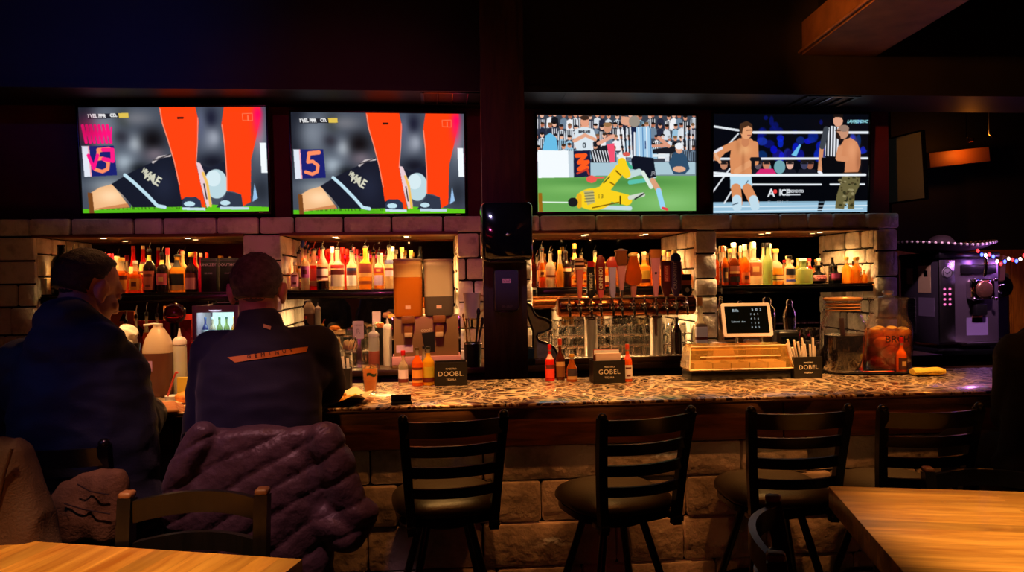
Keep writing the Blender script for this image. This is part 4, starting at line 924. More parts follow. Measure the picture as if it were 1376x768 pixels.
# ------------------------------------------------------------------ the bar
def bartop_mat():
    m = bpy.data.materials.new('bar_top_chips'); m.use_nodes = True; nt = m.node_tree; N = nt.nodes; L = nt.links; b = N['Principled BSDF']
    tc = N.new('ShaderNodeTexCoord'); nz = N.new('ShaderNodeTexNoise'); nz.inputs['Scale'].default_value = 3.2; nz.inputs['Detail'].default_value = 3
    L.new(tc.outputs['Object'], nz.inputs['Vector'])
    ad = N.new('ShaderNodeVectorMath'); ad.operation = 'MULTIPLY_ADD'; ad.inputs[1].default_value = (.42, .34, 0); L.new(nz.outputs['Color'], ad.inputs[0]); L.new(tc.outputs['Object'], ad.inputs[2])
    mp = N.new('ShaderNodeMapping'); mp.inputs['Scale'].default_value = (38, 22, 0); L.new(ad.outputs['Vector'], mp.inputs['Vector'])
    v = N.new('ShaderNodeTexVoronoi'); v.feature = 'DISTANCE_TO_EDGE'; v.inputs['Scale'].default_value = 1; L.new(mp.outputs['Vector'], v.inputs['Vector'])
    v2 = N.new('ShaderNodeTexVoronoi'); v2.inputs['Scale'].default_value = 1; L.new(mp.outputs['Vector'], v2.inputs['Vector'])
    # long crossing pale strands
    def strands(rx, sc, wd):
        m2 = N.new('ShaderNodeMapping'); m2.inputs['Rotation'].default_value = (0, 0, rx); L.new(ad.outputs['Vector'], m2.inputs['Vector'])
        w = N.new('ShaderNodeTexWave'); w.bands_direction = 'Y'; w.inputs['Scale'].default_value = sc; w.inputs['Distortion'].default_value = 3; w.inputs['Detail'].default_value = 2; w.inputs['Detail Scale'].default_value = .8
        L.new(m2.outputs['Vector'], w.inputs['Vector'])
        r = N.new('ShaderNodeMapRange'); r.inputs['From Min'].default_value = 1 - wd; r.inputs['From Max'].default_value = 1 - wd * .3; L.new(w.outputs['Fac'], r.inputs['Value']); return r.outputs['Result']
    a1 = strands(.95, 3.6, .09); a2 = strands(-1.0, 3.2, .09)
    r0 = N.new('ShaderNodeMapRange'); r0.inputs['From Min'].default_value = .02; r0.inputs['From Max'].default_value = .11; r0.inputs['To Min'].default_value = 1; r0.inputs['To Max'].default_value = 0; L.new(v.outputs['Distance'], r0.inputs['Value'])
    sc = N.new('ShaderNodeMath'); sc.operation = 'MULTIPLY'; sc.inputs[1].default_value = .72; L.new(r0.outputs['Result'], sc.inputs[0])
    m1 = N.new('ShaderNodeMath'); m1.operation = 'MAXIMUM'; L.new(a1, m1.inputs[0]); L.new(a2, m1.inputs[1])
    m3 = N.new('ShaderNodeMath'); m3.operation = 'MAXIMUM'; L.new(m1.outputs[0], m3.inputs[0]); L.new(sc.outputs[0], m3.inputs[1])
    cr = N.new('ShaderNodeValToRGB'); e = cr.color_ramp.elements; e[0].color = C(20, 11, 7); e[1].color = C(112, 62, 28); e[0].position = .15; e[1].position = .9
    sp = N.new('ShaderNodeSeparateColor'); L.new(v2.outputs['Color'], sp.inputs[0]); L.new(sp.outputs[0], cr.inputs['Fac'])
    mx = N.new('ShaderNodeMix'); mx.data_type = 'RGBA'; L.new(m3.outputs[0], mx.inputs['Factor']); L.new(cr.outputs['Color'], mx.inputs['A']); mx.inputs['B'].default_value = C(246, 214, 172)
    L.new(mx.outputs['Result'], b.inputs['Base Color']); b.inputs['Roughness'].default_value = .35; b.inputs['Coat Weight'].default_value = .8; b.inputs['Coat Roughness'].default_value = .1
    bp = N.new('ShaderNodeBump'); bp.inputs['Strength'].default_value = .35; bp.inputs['Distance'].default_value = .004; L.new(m3.outputs[0], bp.inputs['Height']); L.new(bp.outputs['Normal'], b.inputs['Normal'])
    return m
BT = 1.07
BX0, BX1 = -3.3, 4.3
bar = thing('bar_counter', 'long bar counter with mosaic chip top over planks and rough blocks', 'bar counter', (0, 3.224, 0), -0.0317)
bm = bm_(); span(bm, BX0, BX1, 0, .80, BT - .012, BT, bev=.003); add('counter_top', bm, bartop_mat(), bar)
bm = bm_(); span(bm, BX0, BX1, -.006, .02, BT - .024, BT - .0125, bev=.003); add('edge_trim', bm, m_darkwood, bar)
bm = bm_(); rng = random.Random(2); x = BX0
while x < BX1:
    w = rng.uniform(.7, 1.5); x1 = min(BX1, x + w)
    span(bm, x + .003, x1 - .003, .012 + rng.uniform(0, .006), .05, .885, BT - .0245, bev=.004); x = x1
add('apron_boards', bm, m_apron, bar)
bm = bm_(); bm.loops.layers.float_color.new('tint'); solid(bm, ((BX0 + BX1) / 2, .40, .5), (BX1 - BX0, .64, .998), (24, 16, 12))
stones(bm, (BX0, .10, .0), (1, 0, 0), (0, 0, 1), (0, -1, 0), BX1 - BX0, .88, 5, .5, .07, (86, 46, 24), random.Random(21), gap=.006)
add('block_front', bm, m_block, bar, 40)
def B(px, py): return PZ(px, py, BT)
def onbar(px, py): p = B(px, py); return Vector((p.x, p.y, BT + .0006))
# --- sauce bottles
def sauce(px, yt, yb, w, kind, lq, labc, capc, lab, fill=.8, cap='screw', glass=None, name='sauce_bottle', cat='sauce bottle', neck=None):
    c = onbar(px, yb); mp = c.y / FPX * 1.01; H = (yb - yt) * mp; R = w * mp / 2; c.y += R
    lb = dict(label=(.1, .52, labc)) if labc else None
    if neck: lb['neck_label'] = (.7, .86, neck)
    return make_bottle(name, R, H, kind, glass or LQ['clear'], LQ[lq] if isinstance(lq, str) else lq, fill, lb, cap, capc, lab, cat, None, c, seg=20)
hot = liq('hot_sauce_red', (220, 34, 14), .25); mus = liq('mustard_yellow', (226, 160, 30), .2); org = liq('sauce_orange', (236, 92, 20), .25)
sauce(542, 472, 518, 14, 'wine', 'clear', (214, 196, 214), (214, 30, 34), 'hot sauce bottle with red cap and white label, left of the first menu box', .9, 'tall')
sauce(561, 468, 519, 15, 'wine', org, (226, 150, 60), (90, 70, 40), 'bright orange red sauce bottle between the red capped and the yellow one', .85)
sauce(576, 467, 518, 16, 'wine', mus, (196, 170, 40), (40, 44, 34), 'yellow sauce bottle with dark oval label leaning beside the first menu box', .9)
sauce(570, 466, 512, 9, 'slender', 'clear', None, (30, 30, 40), 'thin dark capped bottle behind the orange and yellow sauces', .3)
sauce(740, 463, 512, 13, 'wine', hot, (226, 60, 40), (206, 26, 30), 'bright red hot sauce bottle left of the second menu box', .95, 'tall', neck=(240, 160, 150))
sauce(754, 455, 511, 13, 'round', 'brown', (120, 70, 26), (190, 60, 30), 'brown sauce bottle with orange cap between the red and amber sauces', .95, 'tall')
sauce(770, 476, 513, 15, 'slender', 'amber', (60, 44, 50), (214, 150, 50), 'short amber sauce bottle with round dark label, left of the second menu box', .9, 'cork')
sauce(845, 462, 513, 13, 'wine', org, (222, 206, 196), (206, 70, 34), 'white labelled sauce bottle with orange cap, right of the second menu box', .95, 'tall', neck=(214, 60, 50))
# --- black menu boxes
def caddy(px0, px1, yt, yb, word, lab, small='MAESTRO', sub='TEQUILA', rz=0.0):
    c = onbar((px0 + px1) / 2, yb); mp = c.y / FPX * 1.01; w = (px1 - px0) * mp; h = (yb - yt) * mp; d = .1
    t = thing('menu_box', lab, 'box', c + Vector((0, d / 2, 0)), rz, 'black lettered menu boxes on the bar')
    bm = bm_(); k = .004
    span(bm, -w / 2, w / 2, -d / 2, d / 2, 0, k); span(bm, -w / 2, w / 2, -d / 2, -d / 2 + k, k, h, bev=.001); span(bm, -w / 2, w / 2, d / 2 - k, d / 2, k, h, bev=.001)
    span(bm, -w / 2, -w / 2 + k, -d / 2 + k, d / 2 - k, k, h); span(bm, w / 2 - k, w / 2, -d / 2 + k, d / 2 - k, k, h); span(bm, -.002, .002, -d / 2 + k, d / 2 - k, k, h * .9)
    add('box_shell', bm, M('black_menu_box', (28, 24, 22), .4, var=.15), t, 0)
    if word:
        letter(word, w * .205, m_letter, t, (0, -d / 2 - .0008, h * .5), space=1.12)
        letter(small, w * .075, m_letter, t, (0, -d / 2 - .0008, h * .72)); letter(sub, w * .075, m_letter, t, (0, -d / 2 - .0008, h * .26))
    return t, c, w, h, d
caddy(585, 628, 487, 518, 'DOOBL.', 'black lettered menu box on the bar right of the yellow sauce bottle')
cg = caddy(797, 841, 484, 515, 'GOBEL', 'black lettered menu box holding sugar packets in the middle of the bar')
cd = caddy(1066, 1107, 478, 508, 'DOBEL', 'black lettered menu box full of straws left of the glass jars')
cl = caddy(436, 470, 496, 526, None, 'plain black box holding napkins beside the second man\'s elbow')
def straws(cad, n, lab, group, hgt=.19, spread=.4, mat=None, flat=False):
    t, c, w, h, d = cad
    for i in range(n):
        x = (i / (n - 1) - .5) * w * .74; y = random.Random(i + n).uniform(.1, .34) * d; dx = (x / w) * spread * .06 - .03 + random.Random(i * 3).uniform(-.01, .01)
        bm = bm_()
        p0 = Vector((0, 0, 0)); p1 = Vector((dx, -.012, hgt * (.88 + .12 * math.sin(i * 2.3))))
        if flat: strip(bm, [p0, p1], .004, .013, up=(0, 1, 0))
        else: tube(bm, [p0, p1], .0056, 8)
        o = add('drinking_straw' if not flat else 'paper_sleeve', bm, mat or m_paper, None, 40, c + Vector((x, d / 2 - y * .6, .0055)))
        tag(o, lab, 'straw' if not flat else 'napkin', group)
straws(cd, 11, 'white paper straw standing in the black menu box beside the glass jars', 'white straws in the menu box by the jars', .2, 1.0, M('cream_straw', (250, 232, 214), .6))
straws((cl[0], cl[1] + Vector((.03, 0, 0)), cl[2] * .5, cl[3], cl[4]), 5, 'white paper strip standing in the plain black box by the second man', 'white paper strips by the second man', .17, 1.2, None, True)
# sugar packets standing in the GOBEL box
t, c, w, h, d = cg
for i, (z, col, lab, y, ww) in enumerate([(.085, (226, 190, 176), 'peach sugar packets packed in the front half of the middle menu box', -.022, .1), (.125, (150, 70, 56), 'dark red packet stack standing at the back of the middle menu box', .025, .1)]):
    bm = bm_()
    for j in range(5): box(bm, (0, y + (j - 2) * .006, .005 + (h + z * .36) / 2), (w * .78, .004, h + z * .36), Euler((0, 0, .02 * (j - 2))), bev=.001)
    o = add('sugar_packets', bm, M('sugar_%d' % i, col, .6), None, 0, c + Vector((0, d / 2, 0))); tag(o, lab, 'packets')
    if i:
        bm = bm_(); box(bm, (0, y - .017, h + z * .36 - .008), (w * .8, .003, .022)); add('pale_edge', bm, m_paper, o, 0)
# --- drink glass
c = onbar(497, 530); mp = c.y / FPX
t = thing('drink_glass', 'pint glass of amber iced drink with green print beside the plate', 'glass', c + Vector((0, .03, 0)))
H = 39 * mp; rb, rt = 8.2 * mp, 11.4 * mp
bm = bm_(); lathe(bm, [(.001, .001), (rb, 0), (rb + .001, .012), (rt, H), (rt - .0028, H), (rb - .002, .014), (.001, .013)], 28, cap=False); add('tumbler', bm, thin('tumbler_glass', (250, 248, 244), .012), t, 60)
bm = bm_(); lathe(bm, [(.0005, .0145), (rb - .003, .0145), (rb + (rt - rb) * .86 - .0036, H * .88), (.0005, H * .88)], 28, cap=False); add('iced_drink', bm, thin('iced_drink', (255, 220, 160), .7, (255, 186, 96)), t, 60)
for i, (dx, dz, a) in enumerate([(-.012, .86, .4), (.011, .9, 1.1), (0, .87, .1)]):
    bm = bm_(); box(bm, (0, 0, 0), (.019, .019, .016), bev=.003); add('ice_cube', bm, m_glass, t, 30, (dx, (-.008, .006, .012)[i], H * dz + .002), (.3, .2, a))
bm = bm_(); n = 8; rr = rb + (rt - rb) * .62 + .0006
skin_rings(bm, [ring(bm, [((rr + dz * .09) * math.cos(-PI / 2 + .3 + (i / n - .5) * 1.3), (rr + dz * .09) * math.sin(-PI / 2 + .3 + (i / n - .5) * 1.3), H * .62 + dz + .004 * math.sin(i * .8)) for i in range(n + 1)]) for dz in (0, .014)], 0, False, False, False)
add('print', bm, M('dark_green_print', (34, 60, 34), .5), t)
# --- plate of chips
c = onbar(455, 541)
t = thing('skillet_plate', 'dark round skillet plate lined with paper at the second man\'s elbow', 'plate', c)
bm = bm_(); lathe(bm, [(.001, .002), (.085, 0), (.105, .006), (.122, .024), (.126, .024), (.108, .002), (.088, -.0), (.001, -.0)][:5] + [(.118, .024), (.1, .010), (.001, .008)], 36, cap=False); add('dish', bm, M('cast_dish', (22, 20, 20), .4), t)
bm = bm_()
rr = [ring(bm, [(r * math.cos(a) * (1 + .07 * math.sin(5 * a)), r * math.sin(a) * (1 + .05 * math.cos(7 * a)), z + (.012 * math.sin(6 * a + 1) if r > .1 else 0)) for a in [2 * PI * i / 40 for i in range(40)]]) for r, z in ((.01, .0105), (.085, .0115), (.112, .03), (.145, .038))]
skin_rings(bm, rr, 0, True, False); add('paper_liner', bm, M('greaseproof_paper', (226, 196, 150), .7), t)
bm = bm_(); rng = random.Random(8)
for i in range(70):
    a = rng.uniform(0, 2 * PI); r = .085 * math.sqrt(rng.random()); z = .018 + (.085 - r) * .32 * rng.random()
    box(bm, (r * math.cos(a), r * math.sin(a), z), (rng.uniform(.012, .034), rng.uniform(.008, .013), .008), Euler((rng.uniform(-.5, .5), rng.uniform(-.5, .5), rng.uniform(0, 3))), bev=.002)
o = add('fried_chips', bm, M('fried_gold', (236, 176, 60), .5, var=.3, vscale=60), None, 30, c + Vector((0, 0, .002))); tag(o, 'heap of golden fried chips on the papered skillet plate', 'food', None, 'stuff')
# --- small black tray on the bar edge
c = onbar(539, 544)
t = thing('card_holder', 'small black card holder at the bar edge below the drink glass', 'holder', c + Vector((0, .03, 0)), .1)
bm = bm_(); box(bm, (0, 0, .005), (.09, .055, .01), bev=.003); add('base', bm, m_blackplastic, t)
bm = bm_(); box(bm, (0, .014, .024), (.086, .016, .028), bev=.003); add('back_plate', bm, m_blackplastic, t)
# --- garnish tray
cL, cR = onbar(926, 510), onbar(1060, 507)
mid = (cL + cR) / 2; W = (cR - cL).length; rzb = math.atan2(cR.y - cL.y, cR.x - cL.x)
t = thing('garnish_tray', 'long garnish tray with amber lit clear lid on the bar before the register', 'tray', mid + Vector((0, .045, 0)), -0.03)
bm = bm_(); box(bm, (0, 0, .022), (W, .17, .044), bev=.006); add('base', bm, m_blackplastic, t)
pf = [(-.088, .052), (-.088, .062), (-.045, .168), (.06, .176), (.088, .15), (.088, .05)]
bm = bm_()
rr = [ring(bm, [(sx * (W / 2 + .01) - (.02 * sx if z > .1 else 0), y, z) for y, z in pf]) for sx in (-1, 1)]
skin_rings(bm, rr); bmesh.ops.bevel(bm, geom=bm.edges[:], offset=.006, segments=2, affect='EDGES')
lid = thin('lid_plastic', (255, 232, 180), .26, (255, 206, 110), .12)  # amber put into the clear plastic for its warm reflected light
o = add('lid', bm, lid, t)
bm = bm_(); span(bm, -W / 2 + .03, W / 2 - .03, -.0, .006, .1445, .15); 
tube(bm, [(-W / 2 + .05, -.071, .118), (W / 2 - .05, -.071, .118)], .003, 6); add('lid_ridge', bm, M('lid_edge', (255, 226, 170), .3), o)
bm = bm_(); wx = W / 2 + .01
tube(bm, [(-wx, -.089, .054), (wx, -.089, .054), (wx - .0, -.088, .064), (wx - .02, -.046, .168), (-wx + .02, -.046, .168), (-wx, -.088, .064), (-wx, -.089, .054)], .0035, 6); add('lid_outline', bm, M('lid_edge', (255, 226, 170), .3), o, 60)
for i in range(5):
    bm = bm_(); w5 = (W - .04) / 5; x = -W / 2 + .02 + w5 * (i + .5)
    for s in (-1, 1): span(bm, x + s * (w5 / 2 - .004) - .002, x + s * (w5 / 2 - .004) + .002, -.07, .07, .0485, .085)
    span(bm, x - w5 / 2 + .006, x + w5 / 2 - .006, -.07, -.066, .0485, .085); span(bm, x - w5 / 2 + .006, x + w5 / 2 - .006, .066, .07, .0485, .085); span(bm, x - w5 / 2 + .006, x + w5 / 2 - .006, -.066, .066, .0455, .049)
    add('insert_pan', bm, m_white, t, 0)
# --- point of sale
pb0 = onbar(1000, 505); pz = BT
t = thing('cash_register', 'white tablet cash register with dark screen behind the garnish tray', 'cash register', (X_(1003, 3.93), 3.945, BT), -.1)
mp = 3.86 / FPX
bm = bm_(); box(bm, (.07, .03, .03), (.42, .13, .058), bev=.008); add('cash_drawer', bm, M('pos_grey', (196, 186, 196), .4), t)
bm = bm_(); span(bm, -.07, .27, -.0395, -.034, .03, .05); add('drawer_slot', bm, m_blackplastic, t)
bm = bm_(); prism(bm, [(-.2, .06), (-.06, .06), (-.085, .17), (-.175, .17)], .12, Matrix.Translation((0, -.04, 0))); bmesh.ops.bevel(bm, geom=bm.edges[:], offset=.008, segments=2, affect='EDGES'); add('receipt_printer', bm, M('pos_white', (222, 206, 206), .4), t)
bm = bm_(); span(bm, -.16, -.1, -.0435, -.04, .15, .157); add('paper_slot', bm, m_blackplastic, t)
bm = bm_(); box(bm, (.04, .03, .12), (.085, .05, .13), bev=.01); add('stand_neck', bm, M('pos_grey', (196, 186, 196), .4), t)
T = Matrix.Translation((.0, -.02, .295)) @ Matrix.Rotation(math.radians(-18), 4, 'X')
def tilted(bm): bmesh.ops.transform(bm, matrix=T, verts=bm.verts[:]); return bm
bm = bm_(); prism(bm, rrect(.265, .185, .012), .018); sc_ = add('screen_frame', tilted(bm), M('pos_white', (222, 206, 206), .4), t)
bm = bm_(); prism(bm, rrect(.23, .15, .003), .001, Matrix.Translation((0, -.0012, 0))); add('display', tilted(bm), M('dark_display', (6, 10, 12), .12), sc_, 0)
Lm = T @ Matrix.Translation((0, -.0022, 0)) @ Matrix.Rotation(PI / 2, 4, 'X')
def scr(s, size, x, z):
    me = text_mesh(s, size, .0002, 'LEFT'); me.transform(T @ Matrix.Translation((x, -.0024, z)) @ Matrix.Rotation(PI / 2, 4, 'X')); return add('screen_text', me, glow('screen_glyphs', (190, 205, 210), .8), sc_, 0)
scr('Bills', .022, -.075, .05); scr('Subtotal  due', .014, -.085, -.012); scr('5  0  2', .02, .03, .054)
for i in range(4): scr('7   8   9'.replace('7', '7410'[i]).replace('8', '8520'[i]).replace('9', '9632'[i]), .014, .02, .028 - i * .024)
# black payment printer beside it
t = thing('receipt_printer', 'black boxy printer with a small lit dot right of the register screen', 'printer', (X_(1053, 3.95), 3.96, BT), -.05)
bm = bm_(); box(bm, (0.012, 0, .115), (.125, .1, .23), bev=.02, seg=3); add('housing', bm, m_blackplastic, t)
bm = bm_(); box(bm, (.012, -.051, .17), (.09, .004, .06), bev=.002); add('display', bm, M('dark_display', (6, 10, 12), .12), t)
bm = bm_(); ball(bm, (.05, -.0515, .105), .004, 8); add('status_light', bm, glow('white_led', (220, 230, 255), 3), t)
# --- tray with two jars
cT = onbar(1190, 503)
t = thing('oval_tray', 'flat black oval tray under the two glass jars', 'tray', cT + Vector((.02, .12, 0)), -.05)
bm = bm_()
skin_rings(bm, [ring(bm, [(.29 * k * math.cos(a), .145 * k * math.sin(a), z) for a in [2 * PI * i / 40 for i in range(40)]]) for k, z in ((.9, .001), (1, .012), (.97, .013), (.9, .004))]); add('tray_body', bm, m_blackplastic, t)
bm = bm_()
tube(bm, [(.295 * math.cos(a), .15 * math.sin(a), .012) for a in [2 * PI * i / 40 for i in range(41)]], .005, 8, caps=False); add('rim', bm, m_blackplastic, t)
TZ = BT + .0062
def jar(px, yb, R, H, lab, neck):
    c = B(px, yb); y = cT.y + .12
    x = X_(px, y)
    t = thing('glass_jar', lab, 'jar', (x, y, TZ), 0, 'large glass jars on the bar')
    pr = [(.001, .0), (R * .84, .0), (R * .93, .012), (R, H * .3), (R, H * .55), (R * .96, H * .64), (R * .82, H * .73), (R * neck, H * .79), (R * neck, H * .93), (R * (neck + .03), H * .94), (R * (neck + .03), H * .955), (R * neck - .003, H * .955)]
    bm = bm_(); lathe(bm, pr, 40, cap=False); add('jar_body', bm, thin('jar_glass', (248, 246, 246), .04, (214, 200, 226), .03, .4, .95, 1.7), t, 60)  # lavender haze colour stands in for reflections on the glass
    return t, x, y
R, H = .118, .40
t, x, y = jar(1132, 505, R, H, 'glass jar half full of dark cola brown liquid, left of the pair', .74)
bm = bm_(); lathe(bm, [(.001, .0125), (R * .87, .0165), (R * .952, H * .3), (R * .952, H * .5), (.001, H * .5)], 40, cap=False); add('dark_liquid', bm, M('cola_liquid', (12, 5, 4), .12), t, 50)
bm = bm_(); lathe(bm, [(.001, H * .96), (R * .80, H * .96), (R * .82, H * .965), (R * .82, H * .985), (R * .78, H * 1.0), (.001, H)], 40, cap=False)
for zz in (.83, .87, .91): lathe(bm, [(R * .745, H * zz - .004), (R * .80, H * zz), (R * .745, H * zz + .004)], 40, cap=False)
add('lid', bm, M('jar_lid_gold', (224, 160, 90), .25, metal=.3, trans=.3), t, 50)
bm = bm_(); tube(bm, [(.01, 0, .02), (-.005, .005, H * .72)], .012, 10); add('ladle_handle', bm, m_pine, t)
t, x2, y2 = jar(1193, 507, .118, .40, 'glass jar of orange fruit infusion with glass knob lid, right of the pair', .8)
bm = bm_(); lathe(bm, [(.001, .0125), (R * .87, .0165), (R * .952, H * .3), (R * .952, H * .56), (.001, H * .585)], 40, cap=False); add('infusion', bm, thin('fruit_infusion', (255, 220, 160), .34, (252, 150, 50)), t, 50)
bm = bm_(); lathe(bm, [(.001, H * .965), (R * .86, H * .965), (R * .86, H * .985), (R * .3, H * 1.0), (R * .16, H * 1.02), (R * .26, H * 1.05), (R * .22, H * 1.08), (.001, H * 1.085)], 36, cap=False); add('lid', bm, thin('jar_glass', (250, 248, 244), .03), t, 50)
rng = random.Random(6)
for i in range(20):
    a = i * 2.4; r = .07 if i % 5 else .02; z = .055 + (i // 5) * .05
    bm = bm_(); ball(bm, (0, 0, 0), .042, 16, (1, 1, .74), Matrix.Rotation(a, 3, 'Z') @ Matrix.Rotation(.4, 3, 'X'))
    add('fruit_piece', bm, M('orange_fruit_%d' % (i // 5), [(206, 50, 24), (196, 70, 26), (240, 140, 40), (254, 186, 72)][i // 5], .35, var=.25, vscale=30), t, 60, (r * math.cos(a), r * math.sin(a), z))
me = text_mesh('BRCH', .05, .0006); me2 = me
for v in me.vertices:
    a = -PI / 2 - .15 + v.co.x / (R * 1.0); zz = H * .44 + v.co.y; rr = R * 1.004 + v.co.z
    v.co = (rr * math.cos(a), rr * math.sin(a), zz)
add('lettering', me, M('jar_ink', (30, 18, 12), .5), t, 0)
# sauce on the tray
c = Vector((X_(1207, cT.y + .02), cT.y - .0, TZ))
make_bottle('sauce_bottle', .026, .19, 'round', LQ['clear'], org, .9, {'label': (.12, .5, (70, 24, 14))}, 'tall', (206, 30, 26), 'orange hot sauce bottle with red cap in front of the fruit jar', 'sauce bottle', None, c)
bm = bm_(); box(bm, (0, 0, .006), (.16, .03, .008), bev=.002); o = add('snack_packet', bm, M('red_packet', (190, 34, 22), .35, var=.4, vscale=50), None, 30, (X_(1182, cT.y - .01), cT.y + .012, TZ + .001), (0, 0, -.04)); tag(o, 'flat red packet on the oval tray in front of the jars', 'packet')
bm = bm_(); box(bm, (0, -.002, .0108), (.1, .012, .001)); add('pale_print', bm, M('packet_print', (246, 190, 140), .5), o, 0)
# folded yellow towel
c = onbar(1250, 506)
bm = bm_()
rr = []
for i in range(15):
    x = (i / 14 - .5) * .16; k = 1 - .25 * abs(i / 7 - 1) ** 4; pts = []
    for j in range(18):
        a = 2 * PI * j / 18; pts.append((x, .042 * k * math.cos(a) * (1 + .08 * math.sin(3 * a + x * 30)), .021 + .020 * k * math.sin(a) * (1 + .1 * math.sin(4 * a + x * 50))))
    rr.append(ring(bm, pts))
skin_rings(bm, rr); o = add('bar_towel', bm, M('yellow_towel', (236, 196, 70), .9, var=.15, vscale=80, bump=.5, bscale=200), None, 60, c + Vector((.02, .05, .0)), (0, 0, -.1)); tag(o, 'folded yellow bar towel right of the fruit jar', 'towel')
# --- things by the two men
sauce(204, 481, 530, 18, 'squat', 'amber', (190, 70, 60), (40, 30, 26), 'amber round shouldered bottle with black cap by the first man\'s hand', .8, 'tall', neck=(206, 160, 90))
sauce(224, 478, 526, 19, 'round', 'dark', (224, 130, 30), (206, 60, 44), 'dark soy style bottle with red cap and orange label by the first man\'s hand', .9, 'tall')
sauce(186, 482, 524, 12, 'squat', org, (226, 80, 50), (206, 40, 40), 'little red capped sauce bottle behind the first man\'s forearm', .9, 'tall')
# gallon jug
def yb_for(px, Y, Z):   # stands at depth Y on height Z
    return Vector((X_(px, Y), Y, Z))
c = yb_for(211, 3.78, BT + .0006); mp = MPP(211, 3.78); R = 19 * mp; H = P(211, 435, 3.78).z - BT
t = thing('plastic_jug', 'big white plastic gallon jug half full of brown syrup behind the sauces', 'jug', c)
bm = bm_(); lathe(bm, [(R * .9, 0), (R, .012), (R, H * .60)], 28, sq=3.2); add('syrup_body', bm, M('jug_syrup', (122, 74, 62), .3, trans=.25), t, 50)
bm = bm_(); lathe(bm, [(R, H * .602), (R * 1.0, H * .66), (R * .8, H * .8), (R * .45, H * .92), (R * .32, H * .95), (R * .32, H * .98)], 28, sq=3.2); add('jug_shoulder', bm, M('jug_plastic', (236, 210, 190), .35, trans=.3), t, 50)
bm = bm_(); lathe(bm, [(R * .34, H * .975), (R * .34, H), (.001, H)], 20, cap=False); tube(bm, [(R * .3, 0, H * .985), (-R * .2, -R * .2, H * 1.0), (-R * .9, -R * .3, H * .985)], .005, 8); add('cap', bm, m_white, t)
bm = bm_(); span(bm, -R * .75, -R * .1, -R * 1.003 - .001, -R * .99, H * .36, H * .5); add('label', bm, M('lilac_label', (190, 150, 220), .5), t, 0)
def squeeze(px, Y, Z, ytop, w, lab, low, top, fillf, tipc=(226, 214, 222)):
    c = yb_for(px, Y, Z); mp = MPP(px, Y); R = w * mp / 2; H = P(px, ytop, Y).z - Z
    t = thing('squeeze_bottle', lab, 'squeeze bottle', c)
    zf = H * fillf; zb = H * .76
    bm = bm_(); lathe(bm, [(R * .94, 0), (R, .006), (R, zf)], 24); add('contents', bm, low, t, 50)
    bm = bm_(); lathe(bm, [(R, zf + .0002), (R, zb * .95), (R * .9, zb)], 24); add('bottle_body', bm, top, t, 50)
    bm = bm_(); lathe(bm, [(R * 1.02, zb), (R * 1.02, zb + H * .06), (R * .7, zb + H * .1), (R * .3, zb + H * .12), (R * .1, H), (.001, H)], 24, cap=False); add('nozzle_cap', bm, M('squeeze_cap', tipc, .4), t, 40)
sq_w = M('squeeze_plastic', (226, 222, 214), .35, trans=.35)
squeeze(240, 3.80, BT + .0006, 441, 18, 'white plastic squeeze bottle beside the syrup jug', M('squeeze_pale', (224, 226, 216), .35, trans=.2), sq_w, .5)
squeeze(501, 5.06, 1.0255, 438, 14.5, 'clear squeeze bottle of orange pink sauce left of the juice dispenser', M('squeeze_pink', (222, 120, 96), .4, trans=.15), sq_w, .42)
squeeze(520, 5.22, 1.0255, 427, 13, 'white squeeze bottle tucked behind the juice dispenser corner', sq_w, sq_w, .4)
# folded cable ties / bracelet and yellow note by the squeeze bottle
bm = bm_(); box(bm, (0, 0, .045), (.05, .012, .09), bev=.002); o = add('sticky_note_pad', bm, M('yellow_card', (214, 180, 60), .6), None, 0, yb_for(243, 3.74, BT + .0006)); tag(o, 'yellow card standing in front of the white squeeze bottle', 'card')
bm = bm_(); pts = [(-.03 + .0 * i, 0, .0) for i in range(1)] + [(-.03 + .02 * math.sin(i / 9 * PI) * .4 + i * .005, 0, .02 + .105 * math.sin(i / 9 * PI * .62)) for i in range(10)]
tube(bm, pts, .0045, 8); o = add('candy_cane_straw', bm, M('cane_red', (200, 70, 60), .4), None, 60, yb_for(232, 3.62, BT + .004)); tag(o, 'bent red and white straw standing by the second man\'s left sleeve', 'straw')
bm = bm_(); lathe(bm, [(.001, 0), (.032, 0), (.034, .02), (.03, .021), (.001, .004)], 24, cap=False); o = add('straw_dish', bm, m_white, None, 50, yb_for(229, 3.62, BT + .0006)); tag(o, 'tiny white dish under the bent straw', 'dish')
bm = bm_(); span(bm, -.05, .05, -.05, .05, 0, .05, bev=.004); o = add('napkin_stack', bm, m_paper, None, 0, yb_for(254, 3.86, BT + .0006)); tag(o, 'short stack of pale napkins beside the white squeeze bottle', 'napkins')
# white paper wrapper under the first man's sandwich
# ------------------------------------------------------------------ things on the back counter and the post
CTZ = 1.0256
# twin juice dispenser
Yd = 5.04
xa, xb = X_(525, Yd), X_(618, Yd); W = xb - xa
t = thing('juice_dispenser', 'steel twin tank juice dispenser with amber and grey drinks', 'dispenser', ((xa + xb) / 2, Yd + .17, CTZ))
zt = P(570, 425, Yd).z - CTZ
bm = bm_(); box(bm, (0, .02, zt * .5 + .01), (W, .28, zt - .02), bev=.006); span(bm, -W / 2, W / 2, -.17, .16, .0, .02, bev=.004); add('housing', bm, M('dispenser_steel', (150, 116, 84), .38, metal=.35), t)
bm = bm_(); span(bm, -W / 2, W / 2, -.17, -.125, .021, .075, bev=.004); add('drip_tray', bm, M('drip_plastic', (216, 150, 170), .4), t)
for s in (-1, 1):
    bm = bm_(); span(bm, s * (W / 2 - .006) - .008, s * (W / 2 - .006) + .008, -.126, -.115, .076, zt, bev=.002); add('side_trim', bm, m_chrome, t)
